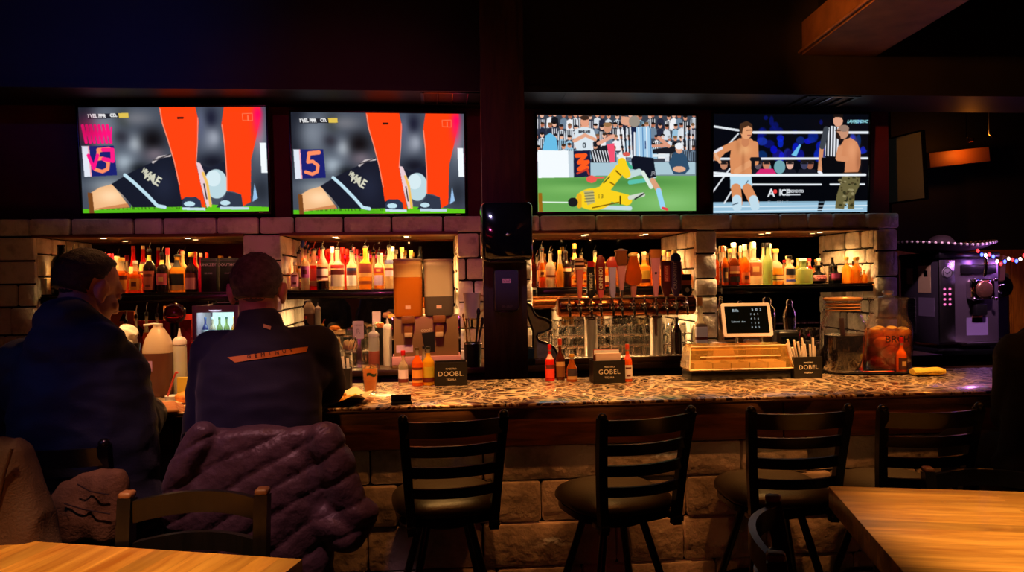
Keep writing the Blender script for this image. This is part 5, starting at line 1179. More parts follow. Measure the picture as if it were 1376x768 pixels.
for i, (p0, p1, yt, yl, col, top, lab) in enumerate([(528, 567, 347, 372, (206, 112, 30), (255, 216, 150), 'amber juice tank'), (570, 609, 348, 399, (96, 84, 78), (232, 214, 192), 'grey drink tank')]):
    x0, x1 = X_(p0, Yd), X_(p1, Yd); cx = (x0 + x1) / 2 - (xa + xb) / 2; w = x1 - x0
    ztop = P(550, yt, Yd).z - CTZ; zl = P(550, yl, Yd).z - CTZ; z0 = zt + .001
    def rr_ring(bm, s, z, n=5): return ring(bm, [(cx + a * s, -.01 + b * s, z) for a, b in rrect(w, .26, .03, n)])
    bm = bm_(); skin_rings(bm, [rr_ring(bm, .95, z0), rr_ring(bm, 1, z0 + .02), rr_ring(bm, 1, zl)]); k = add('tank_drink', bm, M('juice_%d' % i, col, .15), t, 50); k['label'] = lab
    bm = bm_(); skin_rings(bm, [rr_ring(bm, 1, zl + .0005), rr_ring(bm, 1, ztop - .05), rr_ring(bm, 1.02, ztop - .045), rr_ring(bm, 1.02, ztop - .03), rr_ring(bm, .99, ztop - .025), rr_ring(bm, .99, ztop - .012)]); add('tank', bm, thin('tank_plastic_%d' % i, top, .85, top, .06, .3), t, 40)
    bm = bm_(); skin_rings(bm, [rr_ring(bm, 1.03, ztop - .0115), rr_ring(bm, 1.03, ztop - .004), rr_ring(bm, .96, ztop)]); add('lid', bm, M('tank_lid', (236, 206, 170), .3, trans=.3), t, 40)
    bm = bm_(); box(bm, (cx, -.15, zt - .02), (.085, .05, .05), bev=.008); box(bm, (cx, -.14, zt - .085), (.06, .04, .09), bev=.01); v = add('valve', bm, M('valve_brown', (150, 92, 56), .3, trans=.2), t)
    bm = bm_(); box(bm, (cx, -.165, zt - .12), (.05, .012, .03), bev=.004); add('push_lever', bm, M('lever_pale', (214, 180, 150), .35), v)
    bm = bm_(); span(bm, cx - .017, cx + .017, -.1415, -.1405, z0 + .05, z0 + .072); add('sticker', bm, M('pink_sticker', (240, 190, 180), .5), t, 0)
bm = bm_(); span(bm, -.2, -.09, -.1235, -.122, .1, .15); add('sticker', bm, M('lilac_sticker', (206, 170, 214), .5), t, 0)
bm = bm_(); prism(bm, [(-.01, .1), (.055, .1), (.055, .235), (-.03, .225)], .004, Matrix.Translation((0, -.128, 0))); add('chalk_tag', bm, M('black_tag', (14, 13, 15), .5), t, 0)
letter('cool!', .035, m_letter, t, (0, -.131, .245))
# utensil crock to its right
Yc = 4.99
c = yb_for(634, Yc + .06, CTZ); 
t = thing('utensil_crock', 'tall black utensil holder right of the juice dispenser', 'holder', c)
bm = bm_(); lathe(bm, [(.001, .001), (.055, 0), (.06, .16), (.056, .16), (.052, .006), (.001, .006)], 24, cap=False); add('holder_body', bm, m_blackmetal, t)
bm = bm_(); lathe(bm, [(.0605, .15), (.0625, .155), (.0605, .16)], 24, cap=False); add('rim', bm, m_steel, t)
for i, (dx, dy, h, r, mt, lab) in enumerate([(-.03, 0, .34, .006, m_brass, 'tall brass stirring rod in the black utensil holder'), (.02, -.02, .36, .011, m_blackplastic, 'black handled spatula in the utensil holder, leaning right'), (.034, .01, .30, .010, m_blackplastic, 'second shorter black handle in the utensil holder'), (-.012, .02, .31, .005, m_steel, 'thin steel bar spoon in the utensil holder')]):
    bm = bm_(); tube(bm, [(dx * .4, dy * .4, .012), (dx * 1.3, dy, h * .6), (dx * 2.0, dy * 1.3, h)], [r * .6, r * .6, r], 8); ball(bm, (dx * 2.0, dy * 1.3, h), r * 1.3, 10, (1, .5, 2))
    o = add('bar_utensil', bm, mt, None, 50, c); tag(o, lab, 'utensil', 'utensils in the black holder')
# white pitcher on a bracket shelf, fixed to the post
t = thing('plastic_pitcher', 'pale plastic pitcher on a brass wire stand beside the post', 'pitcher', yb_for(634, 5.3, CTZ))
z0, z1 = P(634, 427, 5.3).z - CTZ, P(634, 393, 5.3).z - CTZ; R = 12 * MPP(634, 5.3)
bm = bm_(); lathe(bm, [(.001, z0), (R * .8, z0), (R, z1), (R * .95, z1), (R * .76, z0 + .005), (.001, z0 + .005)], 28, cap=False); add('pitcher_body', bm, M('pitcher_plastic', (226, 196, 150), .4, trans=.2), t, 50)
bm = bm_()
for a in (.5, 2.6, 3.7, 5.8): tube(bm, [(R * .85 * math.cos(a), R * .85 * math.sin(a), 0), (R * .8 * math.cos(a), R * .8 * math.sin(a), z0)], .004, 6)
tube(bm, [(R * .8 * math.cos(a), R * .8 * math.sin(a), z0 - .004) for a in [2 * PI * i / 20 for i in range(21)]], .004, 6, caps=False); add('wire_stand', bm, m_brass, t)
bm = bm_(); tube(bm, [(R, 0, z1 - .02), (R + .035, 0, z1 - .03), (R + .04, 0, z0 + .07), (R * .9, 0, z0 + .04)], .007, 8); add('handle', bm, M('pitcher_plastic', (226, 196, 150), .4, trans=.2), t)
# glowing globe added in place of a lamp reflection in the second alcove
c = P(612, 359, 5.62)
t = thing('lamp_reflection', 'small glowing globe in place of a lamp reflection, right end of the second shelf', 'lamp', (min(c.x, AL[1][1] - .06), 5.62, SHZ[1] + .0005))
bm = bm_(); lathe(bm, [(.024, 0), (.024, .008), (.008, .014), (.007, c.z - SHZ[1] - .02), (.012, c.z - SHZ[1] - .012)], 20); add('stem', bm, m_brass, t)
bm = bm_(); ball(bm, (0, 0, c.z - SHZ[1] + .004), .021, 20); add('globe', bm, glow('globe_glow', (255, 190, 100), 9), t, 60)
light('POINT', 'lamp_reflection_light', (0, -.045, c.z - SHZ[1]), 1.6, (255, 170, 80), .02, parent=t)
# paper towel and soap dispensers on the post
x0, x1 = X_(648, 4.62), X_(716, 4.62); za, zb = P(682, 350, 4.62).z, P(682, 272, 4.62).z
t = thing('towel_dispenser', 'glossy black paper towel dispenser on the wooden post', 'dispenser', ((x0 + x1) / 2, 4.737, (za + zb) / 2))
w, h = x1 - x0, zb - za
def rbox(bm, w, h, d0, d1, r, sc=1.0):
    skin_rings(bm, [ring(bm, [(x * s, y, z * s) for x, z in rrect(w, h, r)]) for s, y in ((1, d0), (1, d1 + .03), (.97, d1 + .008), (.93 * sc, d1))])
bm = bm_(); rbox(bm, w, h, 0, -.17, .03); add('cover', bm, M('smoked_cover', (9, 9, 11), .08, coat=.5), t, 50)
bm = bm_(); tube(bm, [(x * .985, -.12, z * .985) for x, z in rrect(w, h, .03)] + [(w * .985 / 2, -.12, (h / 2 - .03) * .985)], .005, 8, caps=False); add('edge_trim', bm, M('dark_chrome', (190, 190, 200), .3, metal=1), t)
bm = bm_(); ball(bm, (0, -.17, -.02), .008, 12, (1.6, .3, 1)); add('sensor', bm, m_steel, t)
bm = bm_(); span(bm, -w * .34, w * .34, -.14, -.03, -h / 2 - .012, -h / 2 + .004, bev=.004); add('outlet', bm, m_blackplastic, t)
x0, x1 = X_(664, 4.66), X_(697, 4.66); za, zb = P(680, 418, 4.66).z, P(680, 361, 4.66).z; w, h = x1 - x0, zb - za
t = thing('soap_dispenser', 'narrow dark grey soap dispenser below the towel dispenser', 'dispenser', ((x0 + x1) / 2, 4.737, (za + zb) / 2))
bm = bm_(); rbox(bm, w, h, 0, -.1, .02); add('cover', bm, M('grey_violet_plastic', (58, 52, 70), .3), t, 50)
bm = bm_(); span(bm, -.026, .026, -.1015, -.1002, h * .17, h * .27); s = add('label', bm, M('pink_label', (236, 160, 170), .5), t, 0); letter('SOAP', .018, M('label_ink', (110, 40, 60), .5), s, (0, -.1022, h * .22))
letter('BL-ZED', .02, M('grey_print', (120, 110, 120), .5), t, (0, -.1012, -h * .38)); bm = bm_(); span(bm, -.04, .04, -.085, -.03, -h / 2 - .012, -h / 2 + .002, bev=.003); add('nozzle_plate', bm, m_blackplastic, t)
# wavy plaque
pts = [(706, 402), (713, 405), (718, 416), (723, 421), (734, 424), (740, 430), (739, 437), (731, 441), (723, 443), (721, 447), (724, 453), (735, 456), (744, 461), (749, 470), (749, 484), (716, 484), (716, 440), (709, 420)]
Yp = 5.06; w3 = [P(x, y, Yp) for x, y in pts]; o3 = P(728, 486, Yp); dz = CTZ - min(p.z for p in w3)
t = thing('wavy_plaque', 'grey wavy edged plaque with black rim beside the beer taps', 'plaque', (o3.x, Yp, CTZ))
ol = [(p.x - o3.x, p.z + dz - CTZ) for p in w3]
bm = bm_(); prism(bm, ol, .016); add('plate', bm, M('worn_grey_wood', (132, 116, 96), .6, var=.3, vscale=20), t, 0)
bm = bm_(); tube(bm, [(x, -.004, z) for x, z in ol] + [(ol[0][0], -.004, ol[0][1])], .007, 8, caps=False); add('rim', bm, m_blackplastic, t, 60)
bm = bm_(); box(bm, (.02, .03, .02), (.1, .06, .04), bev=.004); add('foot', bm, m_blackplastic, t)
c = yb_for(711, 5.0, CTZ); t = thing('blue_cup', 'small dark blue cup on a black block below the post', 'cup', c + Vector((0, .04, 0)))
bm = bm_(); lathe(bm, [(.001, .045), (.03, .045), (.036, .115), (.033, .115), (.028, .05), (.001, .05)], 24, cap=False); add('cup_body', bm, M('blue_enamel', (40, 66, 104), .3), t, 50)
bm = bm_(); lathe(bm, [(.034, .112), (.038, .115), (.034, .118)], 24, cap=False); add('rim', bm, m_steel, t, 50); bm = bm_(); box(bm, (0, 0, .022), (.07, .07, .044), bev=.006); add('block', bm, m_blackplastic, t)
# ------------------------------------------------------------------ beer taps
Yt = 5.22
xa, xb = X_(748, Yt), X_(932, Yt); za, zb = P(838, 424, Yt).z, P(838, 397, Yt).z; zc = (za + zb) / 2; Rd = (zb - za) / 2
t = thing('beer_tap_tower', 'copper beer tap drum on two steel columns with eleven coloured handles', 'beer taps', ((xa + xb) / 2, Yt, CTZ)); X0 = (xa + xb) / 2; zc -= CTZ; W = xb - xa
bm = bm_(); n = 28
skin_rings(bm, [ring(bm, [(x, Rd * s * math.cos(2 * PI * i / n), zc + Rd * s * math.sin(2 * PI * i / n)) for i in range(n)]) for x, s in ((-W / 2, .8), (-W / 2 + .008, .96), (-W / 2 + .02, 1), (W / 2 - .02, 1), (W / 2 - .008, .96), (W / 2, .8))]); add('drum', bm, m_copper, t, 50)
for px in (793, 881):
    x = X_(px, Yt) - X0
    bm = bm_(); lathe(bm, [(.062, 0), (.062, .008), (.048, .014), (.044, .02), (.044, zc - Rd * .7)], 28, (x, 0, 0)); k = add('column', bm, M('column_steel', (206, 198, 196), .3, metal=.7), t, 40)
    bm = bm_(); lathe(bm, [(.046, zc - Rd - .02), (.05, zc - Rd - .01), (.046, zc - Rd)], 28, (x, 0, 0), cap=False); add('collar', bm, m_chrome, k, 50)
def faucet(px):
    x = X_(px, Yt - .1) - X0; y = -Rd
    bm = bm_(); lathe(bm, [(.022, 0), (.022, .006), (.011, .01), (.011, .05)], 16); bmesh.ops.transform(bm, matrix=Matrix.Translation((x, y + .004, zc)) @ Matrix.Rotation(PI / 2, 4, 'X'), verts=bm.verts[:]); k = add('faucet', bm, m_chrome, t, 50)
    bm = bm_(); lathe(bm, [(.009, .022), (.014, .014), (.015, 0), (.012, -.016), (.009, -.02)], 14, (x, y - .05, zc)); tube(bm, [(x, y - .05, zc - .01), (x, y - .07, zc - .03), (x, y - .073, zc - .066)], [.011, .009, .008], 10); add('spout', bm, m_chrome, k, 50)
    bm = bm_(); lathe(bm, [(.007, .02), (.009, .03), (.006, .036), (.009, .05), (.009, .062)], 12, (x, y - .05, zc)); add('lever', bm, m_chrome, k, 50)
    return x, y - .05
FX = [764, 778, 793, 806, 822, 834, 850, 865, 880, 894, 907, 921]
pos = [faucet(p) for p in FX]
def hmat(c, **k): return M('handle_%d_%d_%d' % c, c, .3, coat=.3, **k)
def sect(bm, x, y, secs, mi=0):
    """secs: (z, half width, half depth)"""
    skin_rings(bm, [ring(bm, [(x + a, y + b, z) for a, b in rrect(2 * w, 2 * d, min(w, d) * .45, 3)]) for z, w, d in secs], mi)
def handle(i, ytop, ybase, lab, mats, build):
    x, y = pos[i]; z0 = zc + .0622; z1 = P(FX[i], ytop, Yt - .1).z - CTZ
    bm = bm_(); build(bm, x, y, z0, z1 - z0); k = add('tap_handle', bm, mats, t, 45); k['label'] = lab; return k, x, y, z0, z1 - z0
# salmon tapered with striped head
def b0(bm, x, y, z, h):
    sect(bm, x, y, [(z, .012, .012), (z + h * .3, .017, .014), (z + h * .68, .027, .02), (z + h * .72, .027, .02)])
    for j in range(5): sect(bm, x, y, [(z + h * (.722 + j * .056), .034 - j * .001, .024), (z + h * (.775 + j * .056), .034 - j * .001, .024)], 1 if j % 2 else 2)
handle(1, 347, 404, 'salmon pink tapered tap handle with striped head', [hmat((226, 110, 96)), hmat((60, 26, 22)), hmat((232, 170, 140))], b0)
def b1(bm, x, y, z, h):
    sect(bm, x, y, [(z, .013, .013), (z + h * .08, .026, .018), (z + h * .84, .026, .018)]); sect(bm, x, y, [(z + h * .845, .02, .016), (z + h, .02, .016)], 1); sect(bm, x, y, [(z + h * .6, .0265, .0185), (z + h * .62, .0265, .0185)], 2)
k, x, y, z0, h = handle(2, 351, 404, 'black square tap handle with a red cap', [hmat((26, 26, 32)), hmat((170, 26, 30)), hmat((120, 110, 120))], b1)
me = text_mesh('TIREBITER', .028, .0004); add('lettering', me, m_letter, k, 0, (x, y - .0186, z0 + h * .45), (PI / 2, -PI / 2, 0))
def b2(bm, x, y, z, h):
    sect(bm, x, y, [(z, .014, .014), (z + h * .18, .024, .018)], 1); sect(bm, x, y, [(z + h * .185, .03, .02), (z + h * .72, .032, .02), (z + h * .74, .034, .024), (z + h * .8, .03, .022), (z + h * .92, .022, .018), (z + h, .014, .012)])
k, x, y, z0, h = handle(3, 343, 405, 'dark red tap handle with white vertical lettering and pink base', [hmat((120, 24, 24)), hmat((226, 90, 100))], b2)
add('lettering', text_mesh('ONINIOI', .038, .0004), m_letter, k, 0, (x, y - .021, z0 + h * .46), (PI / 2, -PI / 2, 0))
def b3(bm, x, y, z, h):
    sect(bm, x, y, [(z, .012, .012), (z + h * .1, .02, .015), (z + h * .74, .026, .018)]); sect(bm, x, y, [(z + h * .742, .04, .02), (z + h * .84, .048, .022), (z + h * .92, .03, .02), (z + h, .014, .01)], 1)
handle(4, 345, 402, 'slim lilac tap handle with a red flower head', [hmat((180, 160, 226)), hmat((200, 66, 60))], b3)
def b4(bm, x, y, z, h):
    sect(bm, x, y, [(z, .008, .008), (z + h * .14, .011, .01)], 2); sect(bm, x, y, [(z + h * .142, .012, .012), (z + h * .66, .034, .02)]); sect(bm, x, y, [(z + h * .662, .036, .026), (z + h * .8, .046, .028), (z + h * .9, .036, .026), (z + h * .96, .044, .026), (z + h, .01, .01)], 1)
handle(5, 334, 400, 'dusty pink tapered tap handle with a brown carved crown', [hmat((206, 130, 150)), hmat((120, 62, 34)), m_chrome], b4)
def b5(bm, x, y, z, h):
    sect(bm, x, y, [(z, .013, .013), (z + h * .26, .022, .016)], 1); sect(bm, x, y, [(z + h * .262, .024, .018), (z + h * .34, .058, .02), (z + h * .5, .06, .022), (z + h * .8, .034, .022), (z + h * .93, .026, .02)]); ball(bm, (x, y, z + h * .95), .032, 12, (1.1, .7, .6), mi=2)
handle(6, 340, 402, 'amber winged tap handle shaped like a bell with a gold top', [M('handle_amber', (196, 84, 20), .15, trans=.35), hmat((190, 110, 110)), hmat((232, 190, 110))], b5)
def b6(bm, x, y, z, h):
    sect(bm, x, y, [(z, .012, .012), (z + h * .1, .016, .012), (z + h * .7, .032, .014), (z + h * .82, .033, .014)]); sect(bm, x, y, [(z + h * .822, .034, .016), (z + h * .9, .042, .018), (z + h, .036, .016)], 1); ball(bm, (x - .002, y - .0145, z + h * .5), .009, 10, (1, .2, 1), mi=2)
handle(8, 335, 402, 'tall pink paddle tap handle with a dark dot and bronze head', [hmat((206, 126, 160)), hmat((190, 110, 60)), hmat((50, 16, 26))], b6)
def b7(bm, x, y, z, h): sect(bm, x, y, [(z, .014, .014), (z + h * .12, .026, .018), (z + h * .3, .034, .02), (z + h, .036, .02)]); sect(bm, x, y - .0205, [(z + h * .42, .02, .001), (z + h * .86, .02, .001)], 1)
k, x, y, z0, h = handle(9, 350, 398, 'maroon square tap handle with red vertical print', [hmat((74, 20, 26)), hmat((150, 40, 44))], b7)
add('lettering', text_mesh('REDBIRD', .026, .0004), M('rose_print', (226, 140, 130), .5), k, 0, (x, y - .0222, z0 + h * .64), (PI / 2, -PI / 2, 0))
def b8(bm, x, y, z, h): sect(bm, x, y, [(z, .014, .014), (z + h * .1, .024, .018), (z + h * .2, .034, .022), (z + h * .8, .038, .022)]); sect(bm, x, y, [(z + h * .802, .03, .022), (z + h * .86, .036, .024), (z + h * .94, .03, .02), (z + h, .012, .01)], 1)
k, x, y, z0, h = handle(10, 340, 402, 'violet tap handle with white vertical lettering and blue head', [hmat((92, 60, 130)), hmat((40, 60, 160))], b8)
add('lettering', text_mesh('CRUNKNEIT', .034, .0004), M('lilac_print', (214, 200, 236), .5), k, 0, (x - .01, y - .0222, z0 + h * .48), (PI / 2, -PI / 2, 0))
def b9(bm, x, y, z, h):
    sect(bm, x, y, [(z, .014, .014), (z + h * .06, .03, .02), (z + h * .5, .034, .02)]); sect(bm, x, y, [(z + h * .502, .034, .02), (z + h * .72, .034, .02)], 1); sect(bm, x, y, [(z + h * .722, .034, .02), (z + h, .034, .02)], 0); ball(bm, (x, y - .02, z + h * .28), .016, 10, (1, .15, 1), mi=2)
handle(11, 368, 404, 'short black tap handle with a pink band and pale round mark', [hmat((24, 20, 22)), hmat((232, 130, 120)), hmat((200, 196, 190))], b9)
# drip rail in front of the taps
xa, xb = X_(708, 5.0), X_(962, 5.0)
t = thing('drip_rail', 'long wooden drip rail along the counter below the beer taps', 'rail', ((xa + xb) / 2, 5.06, CTZ))
bm = bm_(); box(bm, (0, 0, .02), (xb - xa, .09, .04), bev=.005); add('rail_body', bm, m_darkwood, t)
bm = bm_()
for i in range(40): span(bm, -(xb - xa) / 2 + .03 + i * (xb - xa - .06) / 40, -(xb - xa) / 2 + .03 + (i + .5) * (xb - xa - .06) / 40, -.03, .03, .0402, .043)
add('drain_grille', bm, m_steel, t, 0)
# ------------------------------------------------------------------ glasses
def glass_mesh(r0, r1, h, stem=False):
    bm = bm_()
    if stem: lathe(bm, [(.001, 0), (.03, 0), (.03, .003), (.006, .008), (.0045, .05), (.012, .06), (r1, .09), (r1 * .9, h), (r1 * .9 - .0016, h), (r1 - .0018, .09), (.01, .064), (.001, .062)], 20, cap=False)
    else: lathe(bm, [(r1, 0), (r1 * .6 + r0 * .4, h * .35), (r0, h - .012), (r0 - .004, h), (.001, h), (.001, h - .012), (r0 - .004, h - .014), (r1 - .0022, 0)], 11, cap=False)
    bmesh.ops.recalc_face_normals(bm, faces=bm.faces[:]); me = bpy.data.meshes.new('drinking_glass'); bm.to_mesh(me); bm.free()
    me.materials.append(m_glass); return me
gm = glass_mesh(.030, .036, .068); gs = glass_mesh(.03, .034, .09)
def glasses(px0, px1, rows, tiers, mesh, h, step, label, group, Y0=5.5, z=CTZ, sk=None):
    x0, x1 = X_(px0, Y0), X_(px1, Y0); n = max(1, int((x1 - x0) / step))
    for r in range(rows):
        for tt in range(tiers):
            for i in range(n):
                x = x0 + (x1 - x0) * (i + .5) / n + (r % 2) * step * .4; y = Y0 + r * step * .95
                if x > x1 + .02: continue
                o = bpy.data.objects.new('drinking_glass', mesh); COL.objects.link(o); o.location = (x, y, z + tt * (h + .012)); tag(o, label, 'glass', group)
def rack(px0, px1, Y0, depth, z, lab):
    x0, x1 = X_(px0, Y0), X_(px1, Y0); bm = bm_(); n = int((x1 - x0) / .03)
    for i in range(n + 1): tube(bm, [(x0 + (x1 - x0) * i / n, Y0 - .045, z), (x0 + (x1 - x0) * i / n, Y0 + depth, z)], .0022, 5)
    for y in (Y0 - .045, Y0 + depth): tube(bm, [(x0, y, z), (x1, y, z)], .003, 6)
    for x in (x0, x1):
        for y in (Y0 - .045, Y0 + depth): tube(bm, [(x, y, CTZ), (x, y, z)], .003, 6)
    o = add('glass_rack', bm, m_steel, None, 50); tag(o, lab, 'rack')
glasses(745, 922, 2, 3, gm, .068, .077, 'upturned clear drinking glass in the stacked rows behind the beer taps', 'upturned glasses behind the beer taps', Y0=5.52)
rack(742, 926, 5.52, .12, CTZ + .074, 'lower wire rack carrying the middle tier of glasses behind the beer taps')
rack(742, 926, 5.52, .12, CTZ + .154, 'upper wire rack carrying the top tier of glasses behind the beer taps')
glasses(440, 512, 3, 2, gs, .09, .074, 'upturned rocks glass in the rows left of the juice dispenser', 'upturned glasses left of the juice dispenser', Y0=5.42)
rack(437, 516, 5.42, .2, CTZ + .096, 'wire rack carrying the upper glasses left of the juice dispenser')
glasses(1066, 1106, 2, 2, gs, .09, .074, 'upturned rocks glass stacked behind the straw box', 'upturned glasses behind the straw box', Y0=5.2)
rack(1064, 1112, 5.2, .13, CTZ + .096, 'wire rack carrying the upper glasses behind the straw box')
glasses(154, 178, 1, 1, gm, .068, .08, 'upturned glass on the back counter by the first man\'s shoulder', 'upturned glasses by the first man', Y0=5.3)
# chrome shakers and bottles beside the register
for px, yt, w, lab in ((994, 404, 14, 'small chrome cocktail shaker above the register screen'), (1030, 399, 22, 'large chrome cocktail shaker right of the register screen'), (1060, 402, 16, 'chrome shaker tin left of the straw box')):
    c = yb_for(px, 5.3, CTZ); R = w * MPP(px, 5.3) / 2; H = P(px, yt, 5.3).z - CTZ
    t = thing('cocktail_shaker', lab, 'shaker', c, 0, 'chrome cocktail shakers')
    bm = bm_(); lathe(bm, [(R * .72, 0), (R * .76, .004), (R, H * .66), (R * 1.03, H * .67)], 24); add('tin', bm, m_chrome, t, 50)
    bm = bm_(); lathe(bm, [(R * 1.03, H * .672), (R * .9, H * .78), (R * .5, H * .87), (R * .45, H * .9)], 24); add('strainer_top', bm, m_chrome, t, 50)
    bm = bm_(); lathe(bm, [(R * .5, H * .902), (R * .5, H * .96), (R * .3, H)], 20); add('cap', bm, m_chrome, t, 50)
CP = yb_for
make_bottle('liquor_bottle', .045, P(939, 399, 5.2).z - CTZ, 'square', LQ['clear'], LQ['clear'], .6, {'label': (.3, .66, (226, 214, 230)), 'neck_label': (.08, .24, (40, 50, 130))}, 'tall', (190, 120, 60), 'bottle with blue and white label right of the beer taps', 'bottle', None, CP(940, 5.2, CTZ))
make_bottle('liquor_bottle', .04, P(906, 425, 5.38).z - CTZ, 'wine', LQ['dark'], LQ['dark'], .9, None, 'none', BLK, 'dark wine bottle behind the right tap column', 'bottle', None, CP(908, 5.36, CTZ))
for i, (px, yt, w, lq, lab, lbc) in enumerate([(182, 410, 12, 'brown', 'spouted brown bottle on the back counter left of the syrup jug, first of three', (190, 120, 60)), (196, 406, 12, 'amber', 'spouted amber bottle on the back counter above the syrup jug, second of three', (210, 150, 60)), (210, 408, 12, 'dark', 'spouted dark bottle on the back counter above the syrup jug, third of three', (90, 50, 40)), (168, 418, 13, 'dark', 'dark bottle with red band beside the first man\'s collar', (180, 60, 50))]):
    c = CP(px, 5.18, CTZ); make_bottle('liquor_bottle', w * MPP(px, 5.18) / 2, P(px, yt, 5.18).z - CTZ, 'round', LQ['clear'], LQ[lq], .7, {'label': (.12, .5, lbc)}, 'pourer', BLK, lab, 'bottle', 'spouted bottles on the back counter', c)
# red globe made up in place of a mirrored head, and poster
c = CP(234, 5.2, CTZ); z = P(231, 421, 5.2).z - CTZ
t = thing('head_standin_globe', 'round dark red globe standing in for a mirrored head behind the squeeze bottle', 'stand-in', c)
bm = bm_(); ball(bm, (0, 0, z), .07, 28, (1, 1, 1)); add('globe', bm, M('red_globe_glass', (120, 14, 22), .12, coat=.6, trans=.3), t, 60)
bm = bm_(); lathe(bm, [(.045, 0), (.045, .01), (.03, .02), (.028, z - .066)], 20); add('stem', bm, m_blackplastic, t, 50)
xa, xb = X_(178, 5.44), X_(256, 5.44); za, zb = P(215, 478, 5.44).z, P(215, 403, 5.44).z
t = thing('red_poster', 'red backed poster with dark diamonds standing behind the red globe', 'poster', ((xa + xb) / 2, 5.44, CTZ)); w, h = xb - xa, .33
bm = bm_(); span(bm, -w / 2, w / 2, 0, .012, 0, h); add('board', bm, M('red_poster_paint', (206, 44, 40), .55, var=.4, vscale=6), t, 0)
for i, (x, z, s, cc) in enumerate([(-.16, .25, .05, (40, 14, 20)), (-.09, .2, .055, (214, 40, 70)), (-.03, .25, .045, (44, 16, 24)), (.13, .2, .075, (236, 90, 90))]):
    bm = bm_(); prism(bm, [(x - s, z), (x, z + s * 1.1), (x + s, z), (x, z - s * 1.1)], .0012, Matrix.Translation((0, -.0016, 0))); add('diamond', bm, M('poster_%d_%d_%d' % cc, cc, .55), t, 0)
xa, xb = X_(148, 5.46), X_(180, 5.46); t = thing('amber_panel', 'plain amber orange panel beside the red poster', 'panel', ((xa + xb) / 2, 5.46, CTZ))
bm = bm_(); box(bm, (0, 0, .2), (xb - xa, .012, .4), bev=.003); add('board', bm, M('amber_board', (214, 120, 40), .5), t, 0)
bm = bm_(); prism(bm, [(-.02, .33), (.04, .33), (.01, .39)], .002, Matrix.Translation((0, -.009, 0))); add('dark_triangle', bm, m_blackplastic, t, 0)
# mini fridge
Yf = 5.06; xa, xb = X_(258, Yf), X_(320, Yf); W = xb - xa; h = P(288, 410, Yf).z - CTZ
t = thing('mini_fridge', 'small lit glass door drinks fridge between the two men', 'fridge', ((xa + xb) / 2, Yf, CTZ)); D = .36
bm = bm_(); k = .02
span(bm, -W / 2, W / 2, .02, D, 0, k); span(bm, -W / 2, W / 2, .02, D, h - k, h); span(bm, -W / 2, -W / 2 + k, .02, D, k, h - k); span(bm, W / 2 - k, W / 2, .02, D, k, h - k); span(bm, -W / 2 + k, W / 2 - k, D - k, D, k, h - k); add('cabinet', bm, M('fridge_grey', (150, 130, 150), .4), t, 0)
bm = bm_()
for s in (-1, 1): span(bm, s * (W / 2 - .014) - .014, s * (W / 2 - .014) + .014, -.012, .018, 0, h, bev=.003)
span(bm, -W / 2 + .028, W / 2 - .028, -.012, .018, 0, .03); span(bm, -W / 2 + .028, W / 2 - .028, -.012, .018, h - .045, h); d = add('door', bm, M('fridge_frame', (150, 126, 150), .4), t)
bm = bm_(); span(bm, -W / 2 + .028, W / 2 - .028, 0, .004, .03, h - .045); add('pane', bm, thin('fridge_glass', (245, 250, 250), .02), d, 0)
bm = bm_(); tube(bm, [(W / 2 - .012, -.012, h * .35), (W / 2 - .012, -.03, h * .38), (W / 2 - .012, -.03, h * .62), (W / 2 - .012, -.012, h * .65)], .005, 8); add('handle', bm, m_steel, d)
bm = bm_(); span(bm, -W / 2 + k, W / 2 - k, .04, D - k - .002, .18, .186); add('wire_shelf', bm, m_steel, t, 0)
bm = bm_(); span(bm, -W / 2 + .03, W / 2 - .03, D - k - .006, D - k - .0005, .03, h - .03); add('light_panel', bm, glow('fridge_light', (214, 244, 240), 1.3), t, 0)
light('AREA', 'fridge_lamp', (0, .08, h - .03), 1.2, (220, 245, 240), W * .7, (0, 0, 0), parent=t)
fc = Vector(((xa + xb) / 2, Yf, CTZ))
for i, (x, lq, cc, lab, lb) in enumerate([(-.1, 'blue', (60, 90, 150), 'blue bottle at the left in the lit mini fridge', (190, 214, 226)), (-.055, 'clear', (200, 230, 235), 'clear bottle second from left in the lit mini fridge', (90, 130, 170)), (-.01, 'green', (60, 120, 90), 'green bottle in the middle of the lit mini fridge', (60, 110, 100)), (.035, 'green', (40, 90, 80), 'dark green bottle right of centre in the lit mini fridge', (150, 200, 190)), (.085, 'gold', (240, 180, 60), 'golden yellow bottle at the right in the lit mini fridge', (246, 190, 70))]):
    make_bottle('fridge_bottle', .02, .17, 'round', LQ[lq], LQ[lq], .9, {'label': (.15, .55, lb)}, 'screw', cc, lab, 'bottle', 'bottles in the mini fridge', fc + Vector((x, .12, .187)))
bm = bm_(); lathe(bm, [(.001, 0), (.085, 0), (.09, .012), (.088, .013), (.083, .003), (.001, .003)], 30, cap=False); o = add('serving_tray', bm, m_blackplastic, None, 50, fc + Vector((.03, .14, h + .0005))); tag(o, 'black round tray lying on top of the mini fridge', 'tray')
bm = bm_(); box(bm, (0, 0, .006), (.11, .05, .008), Euler((0, .04, .3)), bev=.002); o = add('receipt_pad', bm, m_paper, None, 30, fc + Vector((.03, .14, h + .005))); tag(o, 'pale receipt pad on the black tray above the mini fridge', 'paper')
